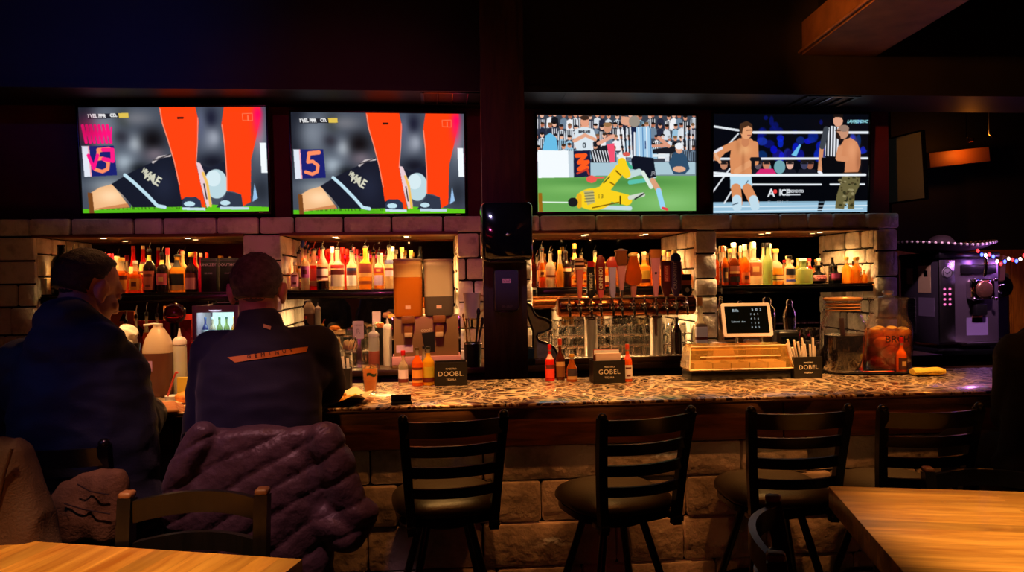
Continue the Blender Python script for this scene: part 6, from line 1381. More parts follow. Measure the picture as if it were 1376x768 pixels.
# napkin bowl, menu card, garnish cup between the second man and the dispenser
c = CP(481, 5.2, CTZ + .0)
t = thing('menu_card', 'small upright lilac menu card behind the pink squeeze bottle', 'card', (c.x, 5.17, CTZ)); 
z0, z1 = P(481, 455, 5.17).z - CTZ, P(481, 431, 5.17).z - CTZ
bm = bm_(); prism(bm, rrect(.072, z1 - z0, .004), .004, Matrix.Translation((0, 0, (z0 + z1) / 2))); k = add('card', bm, M('lilac_card', (196, 170, 206), .5), t, 0); letter('MENU', .017, M('card_ink', (110, 80, 130), .5), k, (0, -.001, z1 - .03)); letter('R', .045, M('card_ink', (110, 80, 130), .5), k, (0, -.001, (z0 + z1) / 2 - .01))
bm = bm_(); span(bm, -.02, .02, .0045, .02, 0, z0 + .03, bev=.003); span(bm, -.04, .04, -.03, .04, 0, .008, bev=.002); add('stand', bm, m_steel, t)
t = thing('garnish_bowl', 'clear bowl heaped with pale folded napkins left of the menu card', 'bowl', CP(466, 5.12, CTZ)); zb = P(466, 452, 5.12).z - CTZ
bm = bm_(); lathe(bm, [(.001, .0), (.035, 0), (.03, zb * .5), (.06, zb), (.056, zb), (.026, zb * .52), (.001, zb * .5)], 26, cap=False); add('bowl_body', bm, m_glass, t, 50)
for i in range(5):
    bm = bm_(); a = i * 1.26; prism(bm, [(-.02, 0), (.02, 0), (.028, .05), (0, .07), (-.022, .045)], .004); o = add('folded_napkin', bm, M('cream_napkin', (240, 206, 160), .7), None, 0, CP(466, 5.12, CTZ) + Vector((.02 * math.cos(a), .02 * math.sin(a), zb * .6)), (.25 * math.sin(a), .3 * math.cos(a), a)); tag(o, 'pale folded napkin in the clear bowl left of the menu card', 'napkin', 'folded napkins in the clear bowl')
t = thing('orange_cup', 'small black cup topped with orange peel behind the pink squeeze bottle', 'cup', CP(510, 5.3, CTZ + .0)); zb = P(510, 440, 5.3).z - CTZ
bm = bm_(); lathe(bm, [(.001, 0), (.026, 0), (.032, zb), (.029, zb), (.024, .006), (.001, .006)], 22, cap=False); add('cup_body', bm, m_blackplastic, t, 50)
for i in range(6):
    bm = bm_(); a = i * 1.05; ball(bm, (.016 * math.cos(a), .016 * math.sin(a), zb + .01 + .012 * (i % 2)), .017, 12, (1, .8, .8)); add('orange_peel', bm, M('orange_peel', (236, 140, 70), .5, var=.3, vscale=60), t, 60)
# ------------------------------------------------------------------ right end: side counter and frozen drink machine
t = thing('side_counter', 'dark counter under the frozen drink machine at the right', 'counter', (4.55, 5.98, 0))
bm = bm_(); box(bm, (0, 0, .98), (1.9, 1.0, .04), bev=.005); add('counter_top', bm, m_shelf, t)
bm = bm_(); box(bm, (0, .03, .47), (1.84, .9, .93)); add('cabinet_body', bm, m_blackmetal, t, 0)
bm = bm_(); span(bm, -.8, .8, -.44, -.422, .72, .9, bev=.004); k = add('drawer', bm, m_darkwood, t); bm = bm_(); tube(bm, [(-.2, -.44, .82), (-.2, -.465, .82), (.2, -.465, .82), (.2, -.44, .82)], .008, 8); add('handle', bm, m_steel, k)
SZ = 1.0005
Ym = 5.62; xl, xr = X_(1262, Ym), X_(1341, Ym); W = xr - xl; D = .5; zt = P(1300, 347, Ym).z - SZ
t = thing('frozen_drink_machine', 'stainless frozen drink machine with hopper lid and round dispensing head', 'drink machine', ((xl + xr) / 2, Ym, SZ))
m_panel = M('machine_panel', (120, 108, 124), .3, metal=.7); m_side = M('machine_side', (70, 66, 76), .4, metal=.4)
bm = bm_(); span(bm, -W / 2, W / 2, .012, D, .03, zt, bev=.006); add('body', bm, m_side, t)
bm = bm_(); span(bm, -W / 2, -W / 2 + W * .26, -.004, .0115, .05, zt - .01, bev=.003); cp = add('control_panel', bm, m_steel, t)
bm = bm_(); span(bm, -W / 2 + W * .265, W / 2, -.004, .0115, .05, zt - .01, bev=.003); add('front_panel', bm, m_panel, t)
px_ = -W / 2 + W * .13
bm = bm_(); lathe(bm, [(.001, .004), (.04, .004), (.044, 0)], 24, cap=False); bmesh.ops.transform(bm, matrix=Matrix.Translation((px_, -.0045, zt - .11)) @ Matrix.Rotation(PI / 2, 4, 'X'), verts=bm.verts[:]); k = add('badge', bm, M('badge_grey', (120, 120, 126), .3), cp, 50)
bm = bm_(); tube(bm, [(px_ + .038 * math.cos(a), -.0095, zt - .11 + .038 * math.sin(a)) for a in [2 * PI * i / 24 for i in range(25)]], .003, 6, caps=False); tube(bm, [(px_ - .02, -.0095, zt - .105), (px_ - .004, -.0095, zt - .122), (px_ + .022, -.0095, zt - .098)], .004, 6); add('check_mark', bm, m_blackplastic, cp, 50)
for i in range(4):
    for s in (-1, 1):
        bm = bm_(); ball(bm, (px_ + s * .022, -.005, zt - .24 - i * .04), .009, 12, (1.3, .5, 1)); add('button', bm, glow('pink_button', (255, 120, 190), 1.0 if i < 3 else 2.2), cp, 60)
hx = W * .13
bm = bm_(); span(bm, -W / 2 + W * .34, W / 2 - .03, -.03, -.0045, zt - .12, zt - .05, bev=.01); add('crossbar', bm, m_blackmetal, t)
bm = bm_(); span(bm, hx - .1, hx + .1, -.09, -.0045, zt - .33, zt - .16, bev=.03); hd = add('dispensing_head', bm, m_chrome, t, 50)
bm = bm_(); lathe(bm, [(.001, .022), (.055, .02), (.07, .01), (.075, 0)], 28, cap=False); bmesh.ops.transform(bm, matrix=Matrix.Translation((hx, -.09, zt - .245)) @ Matrix.Rotation(PI / 2, 4, 'X'), verts=bm.verts[:]); add('face_plate', bm, M('copper_plate', (170, 120, 96), .25, metal=.8), hd, 50)
for a in range(4):
    bm = bm_(); ball(bm, (hx + .09 * (1 if a % 2 else -1), -.095, zt - .245 + .075 * (1 if a > 1 else -1)), .015, 12); add('thumb_nut', bm, m_chrome, hd, 60)
bm = bm_(); tube(bm, [(hx - .01, -.1, zt - .14), (hx - .02, -.13, zt - .08), (hx - .02, -.13, zt + .0)], [.014, .012, .016], 10); add('draw_handle', bm, m_chrome, hd, 60)
bm = bm_(); span(bm, hx - .05, hx + .05, -.06, -.0045, zt - .45, zt - .36, bev=.01); add('spout_housing', bm, m_blackmetal, t)
bm = bm_(); span(bm, hx - .045, hx + .045, -.0065, -.0045, zt - .51, zt - .455); add('sticker', bm, M('salmon_sticker', (226, 140, 120), .5), t, 0)
bm = bm_(); span(bm, hx - .09, hx + .09, -.0065, -.0045, .1, .24); add('notice', bm, M('lilac_notice', (130, 116, 160), .5), t, 0)
bm = bm_(); span(bm, -W / 2 + W * .28, W / 2, -.13, -.005, .03, .05, bev=.004); add('drip_shelf', bm, m_steel, t)
for x in (-W / 2 + .05, W / 2 - .05):
    for y in (.06, D - .06):
        bm = bm_(); lathe(bm, [(.02, 0), (.018, .03)], 14, (x, y, 0)); add('foot', bm, m_blackplastic, t, 50)
# stickers and louvres on its left side
def side_patch(nm, y0, y1, z0, z1, mt):
    bm = bm_(); span(bm, -W / 2 - .0015, -W / 2 - .0002, y0, y1, z0, z1); add(nm, bm, mt, t, 0)
side_patch('sticker', .33, .41, zt - .2, zt - .07, M('tan_sticker', (190, 160, 120), .6)); side_patch('notice', .1, .26, zt - .27, zt - .05, M('cream_notice', (200, 180, 130), .6)); side_patch('notice', .06, .26, zt - .46, zt - .31, M('grey_notice', (112, 104, 124), .5)); side_patch('notice_print', .14, .19, zt - .14, zt - .09, m_blackplastic)
for i in range(18):
    bm = bm_(); box(bm, (-W / 2 - .002, .34, zt - .32 - i * .017), (.006, .09, .006), bev=.001); add('louvre', bm, m_steel, t, 0)
bm = bm_(); span(bm, -W / 2 - .01, W / 2 + .01, -.02, D + .01, zt + .0005, zt + .05, bev=.012); add('hopper_lid', bm, m_blackplastic, t)
# sombrero on top
c = P(1266, 333, Ym + .2); zl = SZ + zt + .0508
t = thing('sombrero', 'wide dark sombrero with beaded white brim on top of the drink machine', 'hat', (c.x + .02, Ym + .24, zl))
R0 = (X_(1326, Ym + .2) - X_(1208, Ym + .2)) / 2
bm = bm_(); n = 48
def br(r, z0): return [(r * math.cos(a), r * math.sin(a), z0 + (.04 * (r / R0) ** 3 * (abs(math.cos(a)) ** 1.5) + .03 * (r / R0) ** 4)) for a in [2 * PI * i / n for i in range(n)]]
skin_rings(bm, [ring(bm, br(r, z)) for r, z in ((.11, .001), (R0 * .5, .002), (R0 * .8, .008), (R0, .02))], 0, True, False)
skin_rings(bm, [ring(bm, br(r, z)) for r, z in ((R0, .02), (R0, .026), (R0 * .8, .015), (R0 * .5, .009), (.11, .008))], 0, False, False); add('brim', bm, M('hat_felt', (52, 40, 44), .85), t, 60)
bm = bm_(); lathe(bm, [(.115, .006), (.11, .05), (.09, .1), (.06, .135), (.02, .15), (.001, .151)], 30, cap=False, sx=1.15); add('crown', bm, M('hat_felt', (52, 40, 44), .85), t, 60)
bm = bm_(); lathe(bm, [(.118, .012), (.119, .04), (.117, .04), (.116, .012)], 30, cap=False, sx=1.15); add('hat_band', bm, M('silver_band', (214, 204, 204), .5, var=.5, vscale=120), t, 60)
bm = bm_()
for i in range(110):
    a = 2 * PI * i / 110; q = (R0 * math.cos(a), R0 * math.sin(a), .024 + .04 * abs(math.cos(a)) ** 1.5 + .03); ball(bm, q, .011, 6, mi=i % 2)
o = add('beaded_edge', bm, [M('white_bead', (226, 214, 214), .4), M('black_bead', (20, 18, 20), .4)], t, 60)
# second tap machine further right
c = Vector((X_(1352, 6.2), 6.2, SZ))
t = thing('slush_tap', 'chrome headed slush tap with pale paddle handle beside the drink machine', 'drink machine', c)
zc_ = P(1352, 385, 6.2).z - SZ
bm = bm_(); span(bm, -.1, .12, .1, .32, .0, zc_ + .12, bev=.02); add('body', bm, m_side, t)
bm = bm_(); ball(bm, (0, .06, zc_), .1, 24, (1, .8, 1)); add('head', bm, m_chrome, t, 60)
bm = bm_(); strip(bm, [(-.05, .0, zc_ + .06), (-.06, -.03, zc_ + .2), (-.04, -.03, zc_ + .27)], .03, .05, up=(0, 1, 0)); add('handle', bm, M('paddle_cream', (226, 180, 120), .4), t)
bm = bm_(); tube(bm, [(.02, .0, zc_ - .09), (.02, -.01, .03)], .004, 6); add('drip_rod', bm, m_brass, t); bm = bm_(); box(bm, (.02, -.0, .008), (.16, .12, .014), bev=.003); add('drip_tray', bm, m_blackmetal, t)
# string lights
pts = []
for i in range(30):
    f = i / 29; px = 1313 + f * 150; py = 334 + 16 * min(1, f * 4.5) - 13 * max(0, min(1, (f - .22) * 3)) + 3 * math.sin(f * 40)
    pts.append(P(px, py, 5.5))
t = thing('string_lights', 'string of small red, white and blue lights over the right end', 'string lights', pts[0]); o0 = pts[0]
bm = bm_(); tube(bm, [p - o0 for p in pts] + [Vector((2.0, 1.2, .5))], .004, 6); add('cord', bm, m_blackplastic, t, 60)
for i, p in enumerate(pts):
    bm = bm_(); ball(bm, (0, 0, 0), .0105, 8, (1, 1, 1.4)); add('bulb', bm, [glow('bulb_red', (255, 40, 40), 5), glow('bulb_blue', (60, 80, 255), 8), glow('bulb_white', (255, 236, 220), 5)][i % 3], t, 60, p - o0 + Vector((0, -.008, -.016)))
for i in (3, 14, 24): light('POINT', 'string_glow', pts[i] - o0 + Vector((0, -.05, -.03)), 1.6, (210, 130, 255), .03, parent=t)
# orange lit beam and hanging rods beyond
c = P(1285, 212, 6.85)
t = thing('wall_uplight', 'orange lit ledge glowing in the dark far right', 'light', c)
bm = bm_(); box(bm, (0, 0, 0), (.62, .1, .14), Euler((0, -.1, 0)), bev=.006); add('ledge', bm, M('ledge_board', (150, 90, 44), .6), t)
bm = bm_(); lathe(bm, [(.03, 0), (.03, .03), (.001, .03)], 16, (0, -.2, .12), cap=False); add('lamp', bm, m_brass, t)
light('POINT', 'uplight_lamp', (-.02, -.22, .05), 3.2, (255, 140, 40), .03, parent=t)
for i, (px, y1) in enumerate(((1299, 185), (1329, 180))):
    Y = 6.6; p0 = P(px, y1, Y); t = thing('pendant_rod', ['thin straight hanging rod in the dark far right, left of two', 'hooked hanging rod in the dark far right, right of two'][i], 'rod', p0)
    bm = bm_(); tube(bm, [(0, 0, 3.6 - p0.z), (0, 0, 0)] + ([(.03, 0, -.03), (.06, 0, 0)] if i else []), .006, 8); add('rod', bm, m_steel, t, 60); bm = bm_(); lathe(bm, [(.025, 0), (.03, -.02), (.001, -.02)], 14, (0, 0, 3.6 - p0.z), cap=False); add('canopy', bm, m_blackmetal, t)
# ------------------------------------------------------------------ people
def folds(freq, amp, seed=0, axis=None):
    off = Vector((seed * 3.1, seed * 1.7, seed * 2.3))
    def f(co, n):
        p = co * freq
        if axis is not None: p = Vector((p.x * axis[0], p.y * axis[1], p.z * axis[2]))
        a = noise.noise(p + off); b = noise.noise(p * 2.3 + off)
        return amp * ((1 - abs(a) * 2) * .7 + b * .4)
    return f
def hand(bm, w, d, up, side, curl=.5, s=1.0):
    """palm and five fingers; d points to the knuckles, up is the back of the hand, side +1 puts the thumb along d x up"""
    w = Vector(w); d = Vector(d).normalized(); up = Vector(up); up = (up - d * up.dot(d)).normalized(); lat = d.cross(up) * side
    capsule(bm, w, w + d * .02 * s, .026 * s, .028 * s, 12, 1.15, lat)
    for k in range(4):
        capsule(bm, w + d * .01 * s + lat * (.020 - k * .013) * s, w + d * .088 * s + lat * (.030 - k * .020) * s, .0165 * s, .0125 * s, 10)
    for k, (l, r) in enumerate([(.070, .0088), (.080, .009), (.074, .0086), (.058, .0078)]):
        p = w + d * .088 * s + lat * (.030 - k * .020) * s; a = curl * (.7 + .1 * k)
        for seg_, q in ((.46, 1.0), (.32, 1.0), (.24, .8)):
            dd = d * math.cos(a) - up * math.sin(a); p1 = p + dd * l * seg_ * s; capsule(bm, p, p1, r * s, r * .93 * s, 9); p = p1; a += curl * .9; r *= .95
    p = w + d * .022 * s + lat * .024 * s; dd = (d * .6 + lat * .75 - up * .25).normalized(); p1 = p + dd * .042 * s; capsule(bm, p, p1, .0135 * s, .011 * s, 10)
    dd = (d * .9 + lat * .3 - up * .35 * (curl + .3)).normalized(); p2 = p1 + dd * .032 * s; capsule(bm, p1, p2, .011 * s, .0095 * s, 9); capsule(bm, p2, p2 + (dd - up * .3).normalized() * .024 * s, .0095 * s, .008 * s, 9)
def head_rot(yaw, pitch, roll=0): return Matrix.Rotation(yaw, 3, 'Z') @ Matrix.Rotation(roll, 3, 'Y') @ Matrix.Rotation(pitch, 3, 'X')
def person(lab, hc, hrot, neck, sh, el, wr, hip, kn, an, half, skin, hairc, jacketm, pantm, name='person', hands=(None, None), hair_len=1.0, collar=None, coat_len=.0, hs=1.0, foldamp=.008, depth=(.12, .13, .13, .10), armr=(.075, .062, .052)):
    hc = Vector(hc); neck = Vector(neck); sh = [Vector(p) for p in sh]; el = [Vector(p) for p in el]; wr = [Vector(p) for p in wr]; hip = Vector(hip); kn = [Vector(p) for p in kn]; an = [Vector(p) for p in an]
    R = hrot
    def hl(v): return hc + R @ (Vector(v) * hs)
    ax = (sh[1] - sh[0]).normalized(); up = (neck - hip).normalized(); fw = up.cross(ax).normalized()
    def torso(bm, w, dpt, g):
        chest = hip.lerp(neck, .62); secs = []
        for f, hw, hd in ((-.04, w[0], dpt[0]), (.12, w[0], dpt[0]), (.34, w[1], dpt[1]), (.62, w[2], dpt[2]), (.80, w[2] * .96, dpt[2] * .92), (.92, w[2] * .72, dpt[3]), (1.0, .085, .085)):
            c = hip.lerp(neck, f) + fw * (-.02 * math.sin(max(0, min(1, f)) * PI)); secs.append((c, ax * (hw + g), fw * (hd + g)))
        loft(bm, secs)
    bm = bm_()
    def eb(c, r, rot=None):
        ball(bm, hl(c), 1, 24, tuple(x * hs for x in r), R @ (rot or Matrix.Identity(3)))
    eb((0, -.012, .03), (.076, .097, .088)); eb((0, .034, -.035), (.060, .064, .082)); eb((0, .046, -.088), (.042, .045, .030)); eb((0, .06, .03), (.058, .035, .03))
    capsule(bm, hl((0, .092, .012)), hl((0, .112, -.034)), .009, .014); eb((.013, .1, -.038), (.010, .012, .009)); eb((-.013, .1, -.038), (.010, .012, .009))
    eb((0, .092, -.070), (.024, .010, .007)); eb((0, .090, -.081), (.021, .010, .008)); eb((.03, .07, -.03), (.026, .026, .024)); eb((-.03, .07, -.03), (.026, .026, .024))
    for s in (-1, 1):
        eb((s * .031, .083, .006), (.015, .011, .009)); eb((s * .032, .088, .024), (.024, .009, .006))
        er = Matrix.Rotation(s * -.35, 3, 'Z') @ Matrix.Rotation(-.15, 3, 'X'); eb((s * .081, -.006, -.006), (.010, .022, .033), er); eb((s * .078, .006, -.032), (.009, .010, .012)); eb((s * .089, -.014, .004), (.006, .012, .024), er)
    capsule(bm, hl((0, -.018, -.05)), neck - up * .02, .056 * hs, .064); capsule(bm, neck - up * .02, neck - up * .09, .066, .09, 16, 1.3, ax)
    torso(bm, [h - .035 for h in half], [d - .03 for d in depth], 0)
    for i, s in ((0, -1), (1, 1)):
        capsule(bm, neck.lerp(sh[i], .3) - up * .06, sh[i] + (neck - sh[i]).normalized() * .02, .05, .055); capsule(bm, sh[i], el[i], .056, .043); capsule(bm, el[i], wr[i], .042, .027)
        h = hands[i]
        hd = h['d'] if h else (wr[i] - el[i]); hu = h['up'] if h else (0, 0, 1); hand(bm, wr[i], hd, hu, s if not h else h['side'], h['curl'] if h else .45)
        hp = hip + ax * (s * .09) - up * .02; capsule(bm, hp, kn[i], .078, .056); capsule(bm, kn[i], an[i], .052, .036); fwd = Vector((0, 0, 0)) + (kn[i] - hip); fwd.z = 0; fwd.normalize(); capsule(bm, an[i] - Vector((0, 0, .03)), an[i] + fwd * .14 - Vector((0, 0, .05)), .035, .028)
    body = add(name, remeshed(bm, .005, 3), M('skin_%d_%d_%d' % skin, skin, .5, sss=.08, var=.08, vscale=40), None, 60)
    tag(body, lab, 'person')
    # eyes
    bm = bm_()
    for s in (-1, 1): ball(bm, hl((s * .031, .0905, .005)), .0085, 12)
    add('eyes', bm, M('eye_dark', (40, 30, 28), .2), body, 60)
    # hair: a closed cap that sinks under the skin outside the hairline
    bm = bm_(); q = bmesh.ops.create_uvsphere(bm, u_segments=72, v_segments=48, radius=1)
    for v in q['verts']:
        d = v.co.normalized(); z, y, x = d.z, d.y, abs(d.x)
        line = -.62 if y < -.25 else (-.62 + (y + .25) * 2.2 if y < .3 else .55 + (y - .3) * .35)
        if x > .8 and -.3 < y < .3: line = max(line, -.12)
        k = max(0, min(1, (z - line) / .12)); k = k * k * (3 - 2 * k)
        st = noise.noise(Vector((d.x * 26, d.y * 26, d.z * 5))) * .5 + noise.noise(d * 9) * .5
        g = .93 + k * (.16 * hair_len if z > -.2 else .115 * hair_len) + k * st * .07 + k * max(0, z) * .03 * noise.noise(Vector((d.x * 60, d.y * 60, d.z * 9)))
        p = Vector((0, -.012, .03)) + Vector((d.x * .076 * g, d.y * .097 * g, d.z * .088 * (g if z > 0 else g * 1.16)))
        v.co = hl(p)
    add('hair', bm, M('hair_%d_%d_%d' % hairc, hairc, .55, var=.45, vscale=50, bump=.6, bscale=180), body, 60)
    # jacket
    bm = bm_(); torso(bm, half, depth, .0)
    if coat_len: loft(bm, [(hip + up * .06, ax * half[0], fw * depth[0]), (hip - up * coat_len * .5, ax * (half[0] + .02), fw * (depth[0] + .03)), (hip - up * coat_len, ax * (half[0] + .03), fw * (depth[0] + .03))])
    for i in (0, 1):
        capsule(bm, neck.lerp(sh[i], .25) - up * .045, sh[i], .062, armr[0]); capsule(bm, sh[i], el[i], armr[0], armr[1]); capsule(bm, el[i], wr[i] - (wr[i] - el[i]).normalized() * .015, armr[1], armr[2])
        ball(bm, sh[i].lerp(hip, .18), armr[0] * 1.1, 16)
    if collar: collar(bm, hl, neck, up, ax, fw)
    me = remeshed(bm, .009, 6); displace(me, folds(7, foldamp, len(lab), (1, 1, 1.6))); 
    jk = add('jacket', me, jacketm, body, 70)
    # trousers, shoes
    bm = bm_()
    loft(bm, [(hip - up * .07, ax * (half[0] * .8), fw * .12), (hip + up * .05, ax * (half[0] * .86), fw * .125)])
    for i, s in ((0, -1), (1, 1)):
        hp = hip + ax * (s * .095) - up * .02; capsule(bm, hp, kn[i], .1, .075); capsule(bm, kn[i], an[i] + Vector((0, 0, .03)), .073, .06)
    me = remeshed(bm, .011, 4); displace(me, folds(9, .006, 3)); add('trousers', me, pantm, body, 70)
    for i in (0, 1):
        fwd = kn[i] - hip; fwd.z = 0; fwd.normalize(); bm = bm_(); a = an[i] - Vector((0, 0, .02))
        capsule(bm, a - fwd * .03 - Vector((0, 0, .02)), a + fwd * .17 - Vector((0, 0, .045)), .047, .038, 14); capsule(bm, a, a - Vector((0, 0, .03)), .045, .048); span_ = None
        add('shoe', remeshed(bm, .008, 3), M('shoe_black', (22, 20, 20), .5), body, 60)
    return body, jk, hl
def patch(jk, pts_px, nu, nv, m, name, parent, off=.002):
    """cloth strip laid on the jacket's back: rows of points found on the cloth by rays through it"""
    me = jk.data; bv = BVHTree.FromPolygons([v.co for v in me.vertices], [p.vertices for p in me.polygons])
    (ax_, ay), (bx, by), (cx, cy), (dx, dy) = pts_px; bm = bm_(); rows = []
    for j in range(nv + 1):
        row = []
        for i in range(nu + 1):
            u, v = i / nu, j / nv; x = (ax_ * (1 - u) + bx * u) * (1 - v) + (dx * (1 - u) + cx * u) * v; y = (ay * (1 - u) + by * u) * (1 - v) + (dy * (1 - u) + cy * u) * v
            d = ray(x, y).normalized(); h = bv.ray_cast(Vector((0, 0, CZ)), d)
            row.append((h[0] + h[1] * (off if h[1].dot(d) < 0 else -off)) if h[0] is not None else Vector((0, 0, 0)))
        rows.append(ring(bm, row))
    for a, b in zip(rows, rows[1:]): skin_rings(bm, [a, b], 0, False, False, False)
    return add(name, bm, m, parent, 60), bv
def seated(cx, Y, rz, seat=.79):
    """knees and ankles of a person on a bar stool"""
    R = Matrix.Rotation(rz, 3, 'Z'); c = Vector((cx, Y, seat))
    return c, [c + R @ Vector((-.12, .36, .05)), c + R @ Vector((.12, .36, .05))], [c + R @ Vector((-.11, .33, -.38)), c + R @ Vector((.11, .33, -.38))]
navy = M('navy_fleece', (34, 34, 58), .8, sheen=.15, var=.12, vscale=8, bump=.12, bscale=300)
dkblue = M('dark_blue_parka', (30, 36, 52), .7, sheen=.1, var=.15, vscale=6, bump=.15, bscale=120)
blk = M('black_sweater', (16, 15, 18), .85, bump=.2, bscale=150)
jeans = M('dark_trousers', (28, 28, 38), .85, var=.15)
# second man: navy jacket with an orange stripe
Y = 2.84
s, kn, an = seated(X_(348, Y), Y, .05, .80)
hip = s + Vector((.0, -.02, .07))
def col2(bm, hl, neck, up, ax, fw):
    for k in range(4): pass
    capsule(bm, neck - up * .04 - fw * .005, neck + up * .012 - fw * .006, .10, .074, 20, 1.08, ax)
sh2 = [P(288, 473, Y + .01), P(424, 466, Y + .01)]
man2, jk2, hl2 = person('man in a navy jacket with an orange back stripe seated at the bar', P(346, 391, Y + .02), head_rot(math.radians(4), math.radians(-6)), P(350, 440, Y - .02), sh2,
    [P(270, 588, Y + .07), P(440, 520, Y + .12)], [P(300, 545, Y + .44), P(421, 497, Y + .42)], hip, kn, an, (.205, .215, .215), (206, 142, 124), (88, 78, 80), navy, jeans, collar=col2, hs=1.12, foldamp=.007, armr=(.082, .068, .05))
patch(jk2, [(306, 480), (414, 465.5), (411, 473), (316, 487)], 24, 3, M('orange_stripe', (240, 140, 30), .5), 'back_stripe', jk2, .003)
patch(jk2, [(353.5, 435.5), (364, 439), (363, 443.5), (354, 440.5)], 4, 2, M('cream_logo', (226, 170, 130), .5), 'collar_logo', jk2, .004)
bv = BVHTree.FromPolygons([v.co for v in jk2.data.vertices], [p.vertices for p in jk2.data.polygons])
def cloth_letter(ch, px, py):
    d = ray(px, py).normalized(); h = bv.ray_cast(Vector((0, 0, CZ)), d)
    if h[0] is None: return None
    me = text_mesh(ch, .019, .0003); n = h[1] if h[1].dot(d) < 0 else -h[1]; T = Matrix.Translation(h[0] + n * .0046) @ n.to_track_quat('Z', 'Y').to_matrix().to_4x4() @ Matrix.Rotation(.13, 4, 'Z'); me.transform(T); return me
bm = bm_()
for i, ch in enumerate('GEMINUS'):
    me = cloth_letter(ch, 335 + i * 9.3, 479 - i * 1.27)
    if me: bm.from_mesh(me)
add('stripe_lettering', bm, M('stripe_ink', (60, 30, 14), .6), jk2, 0)
# first man: hooded dark parka, head turned to the right
Y = 2.80
s, kn, an = seated(X_(120, Y), Y, -.1, .80); hip = s + Vector((0, -.04, .08))
def col1(bm, hl, neck, up, ax, fw):
    capsule(bm, neck - up * .06 - fw * .02 - ax * .01, neck + up * .035 - fw * .04 - ax * .04, .135, .088, 22, 1.12, ax); capsule(bm, neck - up * .05 - fw * .07 - ax * .07, neck - up * .05 - fw * .07 + ax * .07, .085, .085)
man1, jk1, hl1 = person('man in a dark hooded parka bowed over the bar, head turned right', P(118, 388, Y + .08), head_rot(math.radians(-33), math.radians(-22)), P(112, 446, Y - .01), [P(30, 492, Y), P(156, 492, Y + .03)],
    [P(2, 600, Y + .08), P(186, 572, Y + .16)], [P(60, 548, Y + .5), P(204, 551, Y + .44)], hip, kn, an, (.225, .235, .215), (208, 140, 104), (52, 36, 30), dkblue, jeans, collar=col1, coat_len=.06, hs=1.14, foldamp=.012, depth=(.14, .15, .15, .12), armr=(.092, .074, .058),
    hands=(None, dict(d=(.86, .5, .03), up=(-.05, -.5, .86), side=-1, curl=.55)))
# sandwich held in the first man's hand and its paper
h = P(246, 538, Y + .62); h.z = BT + .03
bm = bm_(); ball(bm, (0, 0, 0), .05, 20, (1.2, .8, .5)); me = remeshed(bm, .006, 2); displace(me, folds(30, .003, 2)); o = add('sandwich_roll', me, M('bread_crust', (226, 140, 60), .6, var=.25, vscale=30), None, 60, h + Vector((.0, .075, .0))); tag(o, 'golden bread roll in the first man\'s hand on the bar', 'food')
bm = bm_(); n = 30
skin_rings(bm, [ring(bm, [(r * math.cos(2 * PI * i / n) * 1.3, r * math.sin(2 * PI * i / n), z + .004 * math.sin(i * 1.3) * (r > .05)) for i in range(n)]) for r, z in ((.01, .001), (.07, .001), (.095, .006))], 0, True, False); o = add('sandwich_paper', bm, M('greaseproof_paper', (226, 196, 150), .7), None, 60, (h.x - .03, h.y + .05, BT + .0008)); tag(o, 'crumpled sandwich paper under the bread roll', 'paper')
c = CP(170, 3.86, BT + .0006)
t = thing('napkin_cup', 'crumpled pale napkin stuffed in a black cup beyond the first man\'s shoulder', 'cup', c); zz = P(172, 461, 3.86).z - BT
bm = bm_(); lathe(bm, [(.001, 0), (.042, 0), (.056, zz), (.052, zz), (.04, .006), (.001, .006)], 24, cap=False); add('cup_body', bm, m_blackplastic, t, 50)
bm = bm_(); ball(bm, (0, 0, zz + .03), .05, 24, (1, .9, 1.1)); me = remeshed(bm, .006, 1); displace(me, folds(22, .014, 5)); add('napkin', me, m_paper, t, 60)
# third person at the right edge of the frame
Y = 2.72
s, kn, an = seated(X_(1420, Y), Y + .02, .1, .80); hip = s + Vector((0, 0, .08))
person('person in black clothes cut off by the right edge of the photo', P(1428, 372, Y), head_rot(.3, -.05), P(1424, 436, Y), [P(1366, 474, Y), P(1490, 474, Y)], [P(1356, 560, Y + .1), P(1510, 560, Y + .1)], [P(1390, 520, Y + .44), P(1470, 520, Y + .42)], hip, kn, an, (.2, .21, .21), (190, 130, 110), (24, 20, 20), blk, jeans, coat_len=.06)
# two people reflected in the alcove mirrors: they sit behind the camera, to its left
MIRRORED = []
for (px, Yv, lab) in ((424, 12.4, 'person in a black shirt seated behind the camera, mirrored in the second alcove'), (500, 12.9, 'person in a dark sweater seated behind the camera, mirrored left of the juice dispenser')):
    Yr = 2 * YM - Yv; x = X_(px, Yv); c = Vector((x, Yr, 0)); s = Vector((x, Yr, .62)); MIRRORED.append(c)
    person(lab, c + Vector((0, .05, 1.37)), head_rot(.2, -.18), c + Vector((0, .0, 1.2)), [c + Vector((-.18, .02, 1.13)), c + Vector((.18, .02, 1.13))], [c + Vector((-.25, .08, .88)), c + Vector((.25, .08, .88))], [c + Vector((-.12, .34, .94)), c + Vector((.12, .34, .96))], c + Vector((0, -.02, .72)), [c + Vector((-.11, .38, .68)), c + Vector((.11, .38, .68))], [c + Vector((-.11, .36, .3)), c + Vector((.11, .36, .3))], (.17, .175, .185), (222, 158, 130), (40, 28, 22), blk, jeans)
